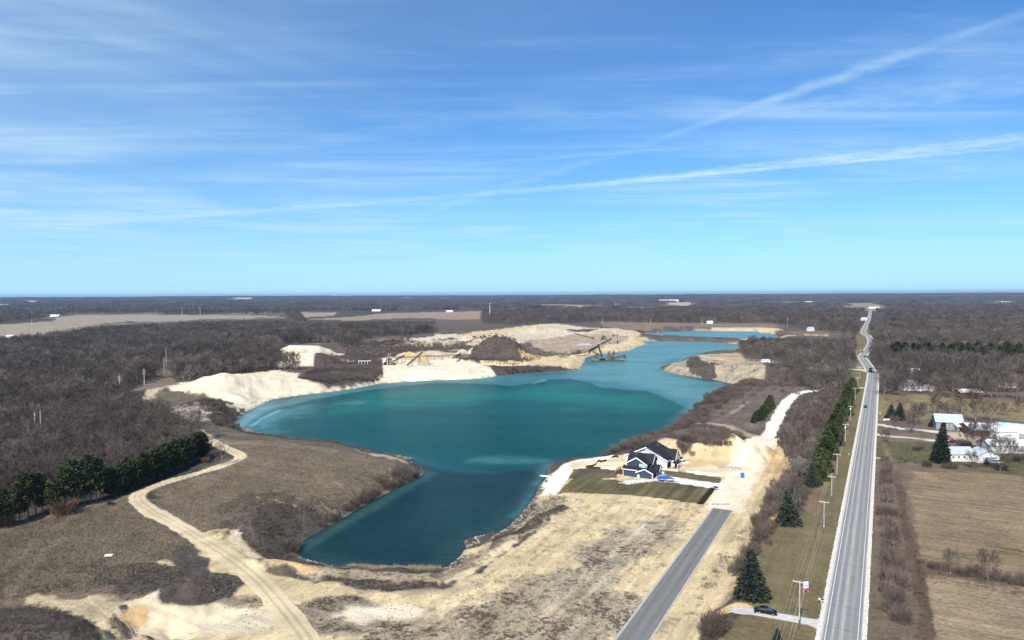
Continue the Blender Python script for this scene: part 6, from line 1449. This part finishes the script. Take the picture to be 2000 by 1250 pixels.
def person(px, py, z):
    x, y = at(px, py, z); t = empty('person', (x, y, z), 2.2, 'person in dark clothes standing behind the black car', 'person')
    J = {'pelvis': (0, 0, .95, .15), 'waist': (0, 0, 1.12, .13), 'chest': (0, .01, 1.36, .16), 'neck': (0, 0, 1.52, .06), 'head': (0, .015, 1.66, .095), 'crown': (0, 0, 1.76, .075)}
    V, E, Rd = [], [], []
    def j(p, par=None):
        V.append(p[:3]); Rd.append(p[3]); 
        if par is not None: E.append((par, len(V) - 1))
        return len(V) - 1
    pv = j(J['pelvis']); wa = j(J['waist'], pv); ch = j(J['chest'], wa); nk = j(J['neck'], ch); hd = j(J['head'], nk); j(J['crown'], hd)
    for s in (-1, 1):
        h_ = j((s * .10, 0, .86, .10), pv); k_ = j((s * .12, .03, .48, .065), h_); a_ = j((s * .13, 0, .09, .045), k_); j((s * .14, .16, .04, .04), a_)
        sh = j((s * .19, 0, 1.42, .07), ch); el = j((s * .26, .02, 1.13, .045), sh); wr = j((s * .25, .12, .90, .03), el); pa = j((s * .25, .15, .83, .03), wr)
        for q in range(4): f1 = j((s * (.225 + .018 * q), .165, .78, .010), pa); j((s * (.225 + .018 * q), .175, .735 - .006 * (q in (1, 2)), .008), f1)
        j((s * .215, .185, .81, .010), pa)
    me = bpy.data.meshes.new('body'); me.from_pydata(V, E, []); o = link('body', me, t)
    me.materials.append(mat('dark_clothes', (.012, .012, .014), .9, .2, 5))
    sk = o.modifiers.new('skin', 'SKIN'); sv = me.skin_vertices[0].data
    for i, r_ in enumerate(Rd): sv[i].radius = (r_, r_ * .8)
    sv[0].use_root = True
    sb = o.modifiers.new('sub', 'SUBSURF'); sb.levels = 1; sb.render_levels = 1
    skin = mat('skin', (.42, .27, .2), .6, .05, 5)
    F = MB().loft([[(.075 * a_ * math.cos(q), .095 + .012 * a_ + .0 * q, 1.655 + .09 * b_ + .05 * math.sin(q)) for q in [i * 1.0472 for i in range(6)]] for a_, b_ in ((1, 0), (.5, 0))]); F.build('face', skin, t, True)
    MB().loft([[(.10 * k_ * math.cos(q), -.02 + .105 * k_ * math.sin(q), h_) for q in [i * .7854 for i in range(8)]] for k_, h_ in ((1.0, 1.68), (1.05, 1.74), (.8, 1.82), (.3, 1.85))]).build('hair', m_tyre, t, True)
person(1474, 1199, .02)

# ------------------------------------------------------------------ roadside things
def sign_board():
    x, y = at(1574, 1157, 0); t = empty('sign_board', (x, y, 0), .18, 'tall narrow white sign with dark lettering and a red foot beside the roadside pole', 'sign')
    bx(-.68, .68, -.06, .06, .45, 2.75).build('panel', m_trim, t)
    bx(-.68, .68, -.075, -.061, .45, .62).build('red_band', m_redcar, t); bx(-.68, .68, -.075, -.061, .62, 1.15).build('purple_band', mat('purple_print', (.16, .09, .22), .6, .4, 6, col2=(.5, .2, .25)), t)
    G = MB()
    bx0 = -.42
    for k in range(4):       # worn dark capitals
        a_ = bx0 + k * .22; G.span(a_, a_ + .05, -.078, -.062, 1.55, 1.85); G.span(a_ + .11, a_ + .15, -.078, -.062, 1.55, 1.85); G.span(a_ + .05, a_ + .11, -.078, -.062, 1.79, 1.85)
        if k % 2: G.span(a_ + .05, a_ + .11, -.078, -.062, 1.67, 1.72)
    G.span(-.6, .35, -.078, -.062, 2.2, 2.26); G.build('lettering', m_dark, t)
    for xx in (-.6, .6): bx(xx - .05, xx + .05, .0, .1, -.2, 2.8).build('post', m_trim, t)
sign_board()
prop('mailbox', 1604, 1180, 0, CROSS, 'black mailbox on a white post at the road edge by the drive', 'mailbox', [('post', bx(-.06, .06, -.06, .06, -.1, 1.05), m_trim), ('arm', bx(-.5, .5, -.05, .05, .95, 1.05), m_trim), ('box', MB().tube((-.05, 0, 1.2), (.6, 0, 1.2), .17, n=8), m_black), ('box', bx(-.62, -.15, -.12, .12, 1.05, 1.4), m_trim)])
prop('mailbox', 1657.5, 892, 0, CROSS, 'small pale mailbox beside the conifer row at the road edge', 'mailbox', [('post', bx(-.06, .06, -.06, .06, -.1, 1.05), m_pole), ('box', MB().tube((-.3, 0, 1.2), (.35, 0, 1.2), .2, n=8), m_metal)])
prop('mailbox', 1728, 824, 0, 0, 'left white roadside box at the mouth of the farm drive', 'mailbox', [('post', bx(-.06, .06, -.06, .06, -.1, .9), m_pole), ('box', bx(-.85, .85, -.3, .3, .9, 1.9), m_trim)])
prop('mailbox', 1735.5, 824, 0, 0, 'right white roadside box at the mouth of the farm drive', 'mailbox', [('post', bx(-.06, .06, -.06, .06, -.1, .9), m_pole), ('box', bx(-.85, .85, -.3, .3, .9, 1.9), m_trim)])
prop('road_sign', 1718.5, 815, 0, 0, 'yellow diamond warning sign right of the highway by the meadow', 'road sign', [('post', bx(-.05, .05, -.03, .03, -.1, 2.2), m_metal), ('panel', MB().add([(0, -.05, 1.7), (.75, -.05, 2.45), (0, -.05, 3.2), (-.75, -.05, 2.45), (0, -.02, 1.7), (.75, -.02, 2.45), (0, -.02, 3.2), (-.75, -.02, 2.45)], [(0, 1, 2, 3), (7, 6, 5, 4), (0, 4, 5, 1), (1, 5, 6, 2), (2, 6, 7, 3), (3, 7, 4, 0)]), m_yellow)])
m_arm = mat('crossarm_wood', (.62, .58, .52), .8, .1, 3)
POLES = [(None, 93, 0), (1561, 1231, 11.2), (1609, 1044, 10.5), (1624, 981, 10.5), (1634.5, 938, 10.7), (1651, 871, 10.9), (1661, 830, 10.9), (1670, 789, 11.0), (1675, 766, 11), (1679.5, 745, 11.5), (1680, 727, 12), (1673, 708, 13), (1681, 706, 13), (1700, 672, 13)]
LABP = ['pole', 'utility pole by the short drive, nearest the camera', 'white-topped utility pole on the roadside lawn, second from the camera', 'short-armed utility pole in the close pair, third from the camera', 'slim utility pole behind the pair, fourth from the camera', 'utility pole with a transformer beside the conifer row', 'utility pole with a white transformer level with the black driving car', 'utility pole between the conifer row and the black driving car', 'utility pole at the small white driveway left of the highway', 'dark utility pole below the side road junction', 'utility pole right at the pale side road', 'taller left pole of the pair at the highway bend', 'right pole of the pair at the highway bend', 'far utility pole where the highway disappears behind trees']
tops = []
for k, (px, py, h) in enumerate(POLES):
    if px is None: x, y = at(1561, 1231, 0); x -= VX[0] * 66; y -= VX[1] * 66; h = 11.2
    else: x, y = at(px, py, 0)
    z = 0; t = empty('utility_pole', (x, y, z), CROSS, LABP[k] if k else 'utility pole behind the camera carrying the near end of the wires', 'utility pole', 'utility poles along the highway')
    P = MB(); P.tube((0, 0, h * .22), (0, 0, h), .16, .12, 8).build('pole', m_pole, t); MB().tube((0, 0, -.5), (0, 0, h * .22), .18, .165, 8).build('butt', m_polelow, t)
    az_ = h - (1.3 if k == 3 else .35)
    MB().span(-1.45, 1.45, -.07, .07, az_ - .08, az_ + .10).build('crossarm', m_arm, t)
    for xx in (-1.35, -.6, 1.35): MB().tube((xx, 0, az_ + .1), (xx, 0, az_ + .34), .06, .04, 6).build('insulator', m_trim, t)
    if k in (1, 2): MB().tube((.25, -.25, az_ - 1.5), (.25, -.25, az_ - .9), .16, n=8).build('transformer', m_metal, t)
    if k in (5, 6): MB().tube((-.1, -.38, az_ - 2.0), (-.1, -.38, az_ - .9), .30, n=10).build('transformer', m_trim, t)
    tops.append((Vector((x, y, z + az_ + .34)), h))
def wire(off, dz, label, r=.022):
    B = MB(); c, s = math.cos(CROSS), math.sin(CROSS)
    P = [p + Vector((off * c, off * s, dz)) for p, h in tops[:11]]
    for a, b in zip(P, P[1:]):
        L = (b - a).length; sag = L * L * .00022; q = a; n = 7
        for i in range(n):
            t_ = (i + 1) / n; e = a.lerp(b, t_); e.z -= sag * 4 * t_ * (1 - t_); B.tube(q, e, r, n=3, cap=False); q = e
    o = B.build('overhead_wire', m_wire); tag(o, label, 'power line', 'wires along the highway')
wire(-1.35, 0, 'overhead wire on the field side of the crossarms along the highway'); wire(-.6, 0, 'overhead wire just left of the pole tops along the highway'); wire(1.35, 0, 'overhead wire on the road side of the crossarms along the highway')
wire(.15, -2.6, 'lower thicker cable slung below the crossarms along the highway', .035)
for k, (px, py, h, lab) in enumerate(((234, 768, 15, 'left one of the two tall poles in the clearing left of the sand hill'), (282, 754, 15.5, 'right one of the two tall poles in the clearing left of the sand hill'), (321, 736, 19, 'tall pole at the near end of the cut through the wood'), (325, 722, 23, 'tall pole farther up the cut through the wood'), (80, 851, 15, 'pale pole standing up among the bare trees at the left'), (69, 848, 13, 'dim pole left of the pale pole among the bare trees'), (52, 664, 26, 'shorter tall pole at the edge of the big left field'), (63, 663, 38, 'very tall pale pole at the edge of the big left field'), (305, 617, 22, 'tall pole on the far side of the left field, leftmost'), (356, 616, 32, 'tall pole on the far side of the left field, middle one'), (391, 616, 32, 'tall pole on the far side of the left field, right one'), (1371, 634, 14, 'pole in front of the far tree line right of the small lake end'), (1177, 632, 14, 'pole before the dark tree line above the dark mound'), (1271, 633, 14, 'pole before the dark tree line left of the small lake'), (1538, 638, 22, 'tall thin pole behind the right end of the small lake'))):
    x, y = at(px, py, -3.5); z = hz(x, y); t = empty('transmission_pole', (x, y, z), .5 * k, lab, 'power pole', 'tall line poles across the country')
    r_ = .22 + .00022 * y; MB().tube((0, 0, -.5), (0, 0, h), r_, r_ * .6, 8).build('pole', m_pole, t)
    for q in (.90, .80, .70)[:3 if h > 14 else 1]: MB().span(-1.6, 1.6, -.1, .1, h * q, h * q + .22).build('crossarm', m_pole, t)
def water_tower():
    x, y = at(957, 622, -3.5); z = hz(x, y); t = empty('water_tower', (x, y, z), 0, 'tall slim water tower with a white bulb top beyond the tree line', 'water tower')
    MB().tube((0, 0, 0), (0, 0, 44), 2.0, 1.2, 12).build('stem', m_pole, t)
    MB().loft([[(r_ * math.cos(q), r_ * math.sin(q), h_) for q in [i * .5236 for i in range(12)]] for r_, h_ in ((1.2, 43), (2.8, 44.5), (3.3, 46.5), (2.8, 48.5), (.8, 49.5))]).build('tank', m_metal, t, True)
water_tower()

# ------------------------------------------------------------------ farm and other buildings
def building(name, px, py, z, rot, L, Wd, he, hr, mw, mr, label, cat, wins=0, doors=(), group=None, ax='x', base=0.0):
    """(px, py) is the middle of the building's footprint; L along local x"""
    x, y = at(px, py, z); zz = z if z == 0 else hz(x, y)
    t = empty(name, (x, y, zz), rot, label, cat, group)
    B = MB(); gable(B, -L / 2, L / 2, -Wd / 2, Wd / 2, -.5, he, hr, ax); B.build('wall', mw, t)
    Rr = MB(); roof(Rr, -L / 2, L / 2, -Wd / 2, Wd / 2, he, hr, ax, oh=.4, th=.2); Rr.build('roof', mr, t)
    for k in range(wins): window(t, -L / 2 + L * (k + .7) / (wins + .4), -Wd / 2, he * .55, 1.0, 1.2)
    for (dx, w_, h_, m_) in doors: door(t, dx, -Wd / 2, 0, w_, h_, '-y', m_, 'door')
    return t
building('farmhouse', 1850, 838, 0, -.32, 13, 9, 4.6, 8.2, m_grey, m_grroof, 'grey farmhouse with a pale grey roof behind the tall dark spruce', 'house', 4, ((4, 1.1, 2.1, m_trim),))
building('farm_shed', 1882, 842, 0, -.12, 9.5, 6, 3.0, 4.0, m_grey, m_whroof, 'low shed with a white flat-pitched roof right of the grey farmhouse', 'shed', 0, ((-1, 5, 2.4, m_dark),))
building('barn', 1911, 846, 0, -.10, 15, 17, 3.2, 5.4, m_brownw, m_whroof, 'white-roofed barn with a red-brown front in the middle of the farmyard', 'barn', 0, ((2, 5, 3, m_dark),))
building('farm_shed', 1952, 852, 0, -.10, 11, 13, 3.6, 4.8, m_white, m_whroof, 'white-roofed wing joined right of the red-fronted barn', 'shed')
building('greenhouse', 1975, 880, 0, -.10, 25, 10.5, 3.4, 5.2, m_white, m_whroof, 'very long building with a bright white roof running out of the right edge', 'shed', 0, ())
building('cottage', 1869, 897, 0, -.05, 10.5, 7, 3.2, 5.6, m_white, m_grroof, 'white cottage with a light grey roof right of the tall dark spruce', 'house', 4)
building('garage', 1920, 900, 0, -.05, 9, 8, 3.2, 5.4, m_white, m_grroof, 'white garage with its wide grey door facing the fields', 'garage', 0, ((.8, 5.2, 2.5, m_grey),), ax='y')
building('small_shed', 1887, 894, 0, -.05, 3.6, 4, 3.0, 4.0, m_white, m_whroof, 'white lean-to at the right end of the light-roofed cottage', 'shed', 1)
def hoop():
    x, y = at(1993, 846, 0); t = empty('hoop_greenhouse', (x, y, 0), -.72, 'pale blue plastic hoop greenhouse at the right edge of the farm', 'greenhouse')
    Rr = 5.2; n = 14; L = 32
    B = MB(); B.loft([[(xx, Rr * math.cos(math.pi * i / n), Rr * .95 * math.sin(math.pi * i / n)) for i in range(n + 1)] for xx in (-L * .35, 0, L * .35, L * .65)]); B.build('film', m_green_p, t, True)
    for k in range(9):
        xx = -L * .35 + k * L / 8.0; Hh = MB()
        for i in range(n): Hh.tube((xx, (Rr + .05) * math.cos(math.pi * i / n), (Rr * .95 + .05) * math.sin(math.pi * i / n)), (xx, (Rr + .05) * math.cos(math.pi * (i + 1) / n), (Rr * .95 + .05) * math.sin(math.pi * (i + 1) / n)), .06, n=4, cap=False)
        Hh.build('hoop', m_metal, t)
    door(t, 0, 0, 0, .1, .1); t.children[-1].scale = (1, 1, 1)
    D = t.children[-1]; bpy.data.objects.remove(D)
    MB().box((-L * .35 - .06, 0, 1.3), (.08, 2.4, 2.6)).build('door', m_trim, t)
hoop()
prop('tractor', 1961, 831, 0, .3, 'red and green tractor parked left of the blue greenhouse', 'tractor', [('hood', bx(.2, 2.2, -.5, .5, .9, 1.7), m_redcar), ('cab', bx(-1.2, .2, -.75, .75, 1.0, 2.7), m_green), ('window', bx(-1.1, .22, -.77, .77, 1.7, 2.5), m_glass)] + [('wheel', MB().tube((-.8, s - .2, .85), (-.8, s + .2, .85), .85, n=14), m_tyre) for s in (-.9, .9)] + [('wheel', MB().tube((1.7, s - .12, .5), (1.7, s + .12, .5), .5, n=12), m_tyre) for s in (-.7, .7)])
prop('trailer', 1990, 896, 0, .1, 'dark low farm trailer below the long white roof', 'trailer', [('bed', bx(-3, 3, -1.1, 1.1, .8, 1.1), m_dark), ('side_board', bx(-3, 3, -1.15, -1.05, 1.1, 1.7), m_rustm)] + [('wheel', MB().tube((a_, b_ - .12, .45), (a_, b_ + .12, .45), .45, n=10), m_tyre) for a_ in (-1, 1) for b_ in (-1.1, 1.1)])
building('barn', 1889, 776, 0, -.02, 15, 9, 4.2, 6.0, m_redb, mat('rusty_white_roof', (.55, .5, .48), .7, .3, .5), 'dark red barn with a pale roof behind the meadow', 'barn', 0, ((0, 3.2, 3, m_dark),))
building('yard_house', 1779, 762, 0, -.2, 13, 9, 4.6, 8, m_white, m_grroof, 'white house glimpsed between the big bare trees behind the meadow', 'house', 3)
building('small_shed', 1806, 762, 0, .1, 7, 5, 2.6, 4, m_white, m_whroof, 'first small white shed right of the white house in the trees', 'shed')
building('small_shed', 1818, 763, 0, .1, 5, 4, 2.4, 3.4, m_white, m_whroof, 'second small white shed, left of the red barn', 'shed')
building('yard_house', 1783, 740, 0, .3, 12, 9, 4.5, 9, m_tan, m_grroof, 'pale-roofed house among the trees beyond the white house', 'house', 2)
building('yard_house', 1968, 722, 0, .1, 13, 9, 4, 7.6, m_tan, m_grroof, 'pale house half hidden in the wood near the right edge', 'house', 3)
building('yard_house', 1968, 757, 0, .0, 9, 7, 3, 5, m_white, m_whroof, 'small white house behind trees right of the red barn', 'house', 1)
building('site_shed', 1495, 708, -2, .1, 8.5, 5, 4.0, 5.0, m_white, m_bluetank, 'small white shed on the sandy road above the bluff', 'shed', 0, ((1.5, 1.6, 2.4, m_dark), (-2, 1.4, 2.4, m_dark)))
building('country_house', 1386, 632, -3.5, .1, 14, 8, 4, 7, m_white, m_whroof, 'white house in front of the dark tree line beyond the small lake', 'house', 3)
building('country_house', 1583, 645, -2, .2, 12, 8, 4.5, 8, m_white, m_grroof, 'pale house at the foot of the leftmost dark evergreens by the bend', 'house', 2)
building('country_house', 1687, 624, -1, .2, 14, 9, 5, 8, m_white, m_whroof, 'white house beside the far end of the highway', 'house', 2)
FARB = [(65, 593.5, 60, 'low white farm roofs on the far left horizon'), (437, 589.0, 70, 'white sheds on the horizon, left of the pale far field'), (452, 588.5, 90, 'larger white shed on the horizon above the left field'), (700, 606, 46, 'dark-roofed farm house at the far edge of the brown field'), (735, 608, 40, 'second farm house at the far edge of the brown field'), (878, 609.5, 30, 'tiny white house at the right of the brown field'), (1208, 597, 60, 'white building beside the middle far field'), (1238, 603.5, 70, 'row of white sheds right of the middle far field'), (1262, 604, 60, 'long white shed in the row below the pale far field'), (1280, 602, 40, 'white silo-like shed at the end of the far row'), (1306, 591, 160, 'big pale roof on the horizon near the centre'), (1447, 594, 70, 'cluster of white roofs left of the far strip field'), (1579, 592, 60, 'single white shed right on the far strip field'), (1683, 588, 60, 'white house on the horizon above the highway'), (1707, 603, 50, 'white shed at the last visible bend of the highway'), (1856, 604, 30, 'tiny white house in the far right wood'), (1925, 595, 100, 'leftmost of the long white greenhouse roofs on the right horizon'), (1945, 595.5, 110, 'second long white greenhouse roof on the right horizon'), (1962, 594.5, 110, 'third long white greenhouse roof on the right horizon'), (1978, 594.5, 90, 'rightmost long white greenhouse roof on the right horizon'), (1716, 717, 0, ''), (108, 618.5, 32, 'small white shed at the corner of the big left field'), (19, 661, 14, 'white hut by the road along the left field'), (232, 652, 16, 'pale roof showing among the trees below the left field')]
for px, py, L, lab in FARB:
    if not L: continue
    x, y = at(px, py, -3.5); k_ = .4 if L < 40 else .22
    building('far_building', px, py, -3.5, 0.05, L, L * k_, 3 + L * .07, 4.5 + L * .11, m_white if 'dark' not in lab else m_tan, m_whroof if 'dark' not in lab else m_brownroof, lab, 'building', 2 if L < 40 else 0, group='far buildings')

# ------------------------------------------------------------------ quarry plant
def truss(B, a, b, w=1.2, h=1.4, n=10, r=.12):
    a = Vector(a); b = Vector(b); d = (b - a).normalized(); s = d.cross(Vector((0, 0, 1))).normalized() * w / 2; u = Vector((0, 0, h))
    for o in (s, -s, s + u, -s + u): B.tube(a + o, b + o, r, n=4)
    for i in range(n):
        p = a.lerp(b, i / n); q = a.lerp(b, (i + 1) / n)
        for o in (s, -s): B.tube(p + o, q + o + u, r * .7, n=3); B.tube(p + o, p + o + u, r * .7, n=3)
def conveyor(px0, py0, px1, py1, h0, h1, label, legs=3, w=1.6, r=.16):
    a = ground(px0, py0); b = ground(px1, py1); t = empty('conveyor', a, 0, label, 'conveyor', 'quarry conveyors')
    A = Vector((0, 0, h0)); Bv = Vector((b[0] - a[0], b[1] - a[1], b[2] - a[2] + h1)); F = MB(); truss(F, A, Bv, w, 1.5, max(6, int((Bv - A).length / 5)), r); F.build('frame', m_rustm, t)
    Bt = MB(); d = (Bv - A).normalized(); s = d.cross(Vector((0, 0, 1))).normalized() * w * .45; up = Vector((0, 0, 1.55)); Bt.add([A + s + up, A - s + up, Bv - s + up, Bv + s + up, A + s + up + Vector((0, 0, .15)), A - s + up + Vector((0, 0, .15)), Bv - s + up + Vector((0, 0, .15)), Bv + s + up + Vector((0, 0, .15))], [(0, 1, 2, 3), (7, 6, 5, 4), (0, 4, 5, 1), (1, 5, 6, 2), (2, 6, 7, 3), (3, 7, 4, 0)]); Bt.build('belt', m_black, t)
    for k in range(legs):
        p = A.lerp(Bv, (k + .7) / (legs + .2)); gz = hz(a[0] + p.x, a[1] + p.y) - a[2]
        L = MB(); L.tube((p.x - 1, p.y, gz - .5), (p.x, p.y, p.z), r, n=4); L.tube((p.x + 1, p.y, gz - .5), (p.x, p.y, p.z), r, n=4); L.build('leg', m_rustm, t)
conveyor(1092, 699, 1148, 689, 1.5, 4, 'low dark conveyor on the sand leading up from the dark mound', 4); conveyor(1148, 688, 1194, 670, 3, 7, 'long rising conveyor behind the dredge', 5)
conveyor(1121, 652, 1160, 660, 1, 2, 'far dark conveyor lying across the upper quarry floor', 3); conveyor(1157, 685, 1178, 695, 4, 1.5, 'short conveyor running down from the junction to the dredge', 2)
conveyor(766, 709, 926, 704, 5.5, 5.5, 'long level conveyor on thin legs above the flat white bank', 11, 1.2); conveyor(795, 716, 825, 712, .5, 8.5, 'inclined stacker conveyor above the small sand cone', 2); conveyor(768, 712, 790, 708, 2.5, 7, 'short inclined conveyor beside the crushing plant', 2); conveyor(884, 707, 900, 702, 4, 5, 'small conveyor end beside the pale sand cone', 1)
conveyor(1176, 690, 1168, 681, 2, 5, 'stub conveyor by the shore behind the dredge', 1)
def plant(px, py, label, s=1.0, tower=15):
    x, y, z = ground(px, py); t = empty('crushing_plant', (x, y, z), .1, label, 'quarry plant'); 
    F = MB()
    for xx in (-3, 0, 3):
        for yy in (-2, 2): F.tube((xx * s, yy * s, -.5), (xx * s, yy * s, 8 * s), .22, n=4)
    for q in (3, 6): F.span(-3.6 * s, 3.6 * s, -2.4 * s, 2.4 * s, q * s, (q + .3) * s)
    F.tube((-8 * s, 0, 0), (1 * s, 0, 9 * s), .35, n=4); F.tube((8 * s, 0, 0), (1 * s, 0, 8 * s), .35, n=4); F.build('frame', m_rustm, t)
    MB().loft([[(a_ * k_ * s, b_ * k_ * s, h_ * s) for a_, b_ in ((-1, -1), (1, -1), (1, 1), (-1, 1))] for k_, h_ in ((.8, 6.2), (2.6, 9), (2.6, 10))]).build('hopper', m_metal, t)
    B = MB(); 
    for xx in (-1.2, 1.2): B.span((xx - .55) * s, (xx + .55) * s, 2.2 * s, 3.2 * s, -.3, tower * s)
    B.build('silo', m_metal, t); MB().span(-6 * s, -3.4 * s, -2 * s, 2 * s, 0, 3.2 * s).build('housing', m_dark, t); MB().span(3.6 * s, 7 * s, -1.5 * s, 1.5 * s, .3, 2.6 * s).build('screen_deck', m_rustm, t)
plant(760, 713, 'dark crushing plant with twin grey silos on the white bank', .95, 14); plant(1179, 664, 'dark machine cluster on the quarry floor left of the far mast', .8, 8)
def mast():
    x, y, z = ground(1206, 671); t = empty('loading_mast', (x, y, z), 0, 'thin dark loading mast at the head of the rising conveyor', 'mast')
    MB().tube((0, 0, 0), (0, 0, 18), .35, .25, 5).build('post', m_rustm, t); MB().span(-8, 1.5, -.4, .4, 13.5, 14.4).build('boom', m_rustm, t); MB().span(-8.5, -5, -1.3, 1.3, 12.0, 15).build('head_box', m_rustm, t); MB().span(-1, 1, -.8, .8, 2, 5).build('winch', m_dark, t)
mast()
def dredge():
    x, y = at(1186, 706, WZ); t = empty('dredge', (x, y, WZ), .16, 'rusty floating suction dredge with lattice frames on the turquoise water', 'dredge')
    for yy in (-3, 3): MB().loft([[(xx, yy - 1.3, 0 if abs(xx) < 19 else .4), (xx, yy + 1.3, 0 if abs(xx) < 19 else .4), (xx, yy + 1.3, 1.2), (xx, yy - 1.3, 1.2)] for xx in (-20, -18, 18, 21)]).build('pontoon', m_rustm, t)
    MB().span(-17, 17, -4, 4, 1.2, 1.5).build('deck', m_rustm, t)
    F = MB()
    for xx, hh, lean in ((-14, 11, .5), (0, 13, 3), (4, 12.5, 5)):
        for yy in (-3, 3): F.tube((xx - 2, yy, 1.4), (xx + lean, yy * .3, hh), .34, n=4); F.tube((xx + 3, yy, 1.4), (xx + lean, yy * .3, hh), .30, n=4)
        for q in (.35, .65): F.span(xx - 1.6 * (1 - q) + lean * q - .3, xx + 2 * (1 - q) + lean * q + .3, -2.4, 2.4, 1.4 + (hh - 1.4) * q, 1.4 + (hh - 1.4) * q + .3)
    F.build('gantry', m_rustm, t)
    L = MB(); truss(L, (4, 0, 1.8), (22, 0, 5.5), 2.6, 2.2, 10, .24); L.build('ladder', m_rustm, t)
    K = MB(); K.tube((5, 0, 11), (22, 0, 7), .18, n=4); K.tube((-13, 0, 10.5), (0, 0, 12), .14, n=4); K.tube((5, 0, 12), (19, 1, 7.5), .14, n=4); K.tube((-13.5, 0, 10.5), (-19.5, 0, 1.5), .14, n=4); K.build('cables', m_rustm, t)
    MB().span(-18, -12.5, -2.4, 2.4, 1.5, 4.4).build('cabin', m_metal, t); MB().span(-9, -3, -2.2, 2.2, 1.5, 3.8).build('engine_house', m_dark, t); MB().span(21, 23.5, -1.4, 1.4, 3, 8).build('cutter_head', m_rustm, t)
dredge()
def ruin():
    x, y, z = ground(712, 715); t = empty('scaffold_rack', (x, y, z + 1), .1, 'pale metal rack showing above the dark thicket', 'rack')
    MB().span(-7, 7, -.5, .5, 4.4, 5).build('beam', m_trim, t)
    for k in range(4): MB().span(-6.5 + k * 3.2, -6.1 + k * 3.2, -.3, .3, -1, 4.6).build('post', m_trim, t)
ruin()
for k, (px, py, lab) in enumerate(((436, 742, 'left white camper parked at the wood edge behind the sand hill'), (443, 741, 'right white camper parked at the wood edge behind the sand hill'), (508, 728, 'white vehicle on the crest behind the big sand hill'))):
    x, y, z = ground(px, py - 12 if k == 2 else py)
    t = empty('camper', (x, y, z), .1, lab, 'camper'); MB().loft([[(xx, -1.2, .5), (xx, 1.2, .5), (xx, 1.15, h_), (xx, -1.15, h_)] for xx, h_ in ((-3.2, 2.6), (-2.8, 3), (2.6, 3), (3.2, 2.2))]).build('body', m_hull, t); MB().span(-2, 1.8, -1.24, -1.19, 1.6, 2.2).build('window', m_glass, t)
    for xx in (-1.8, 1.8): MB().tube((xx, -1.2, .4), (xx, 1.2, .4), .4, n=10).build('wheel', m_tyre, t)

# ------------------------------------------------------------------ haze: the air between here and the horizon
hb = MB(); hb.span(-27000, 27000, -27000, 27000, -13.0, 108.0)
hm = bpy.data.materials.new('air'); hm.use_nodes = True; nt = hm.node_tree; nt.nodes.remove(nt.nodes['Principled BSDF'])
pv = nt.nodes.new('ShaderNodeVolumePrincipled'); pv.inputs['Color'].default_value = (0.48, 0.71, 1.0, 1); pv.inputs['Density'].default_value = 0.00004; pv.inputs['Anisotropy'].default_value = 0.2
nt.links.new(pv.outputs[0], nt.nodes['Material Output'].inputs['Volume'])
hzo = hb.build('haze', hm); hzo['kind'] = 'stuff'; hzo['label'] = 'thin blue haze of the air out to the horizon'
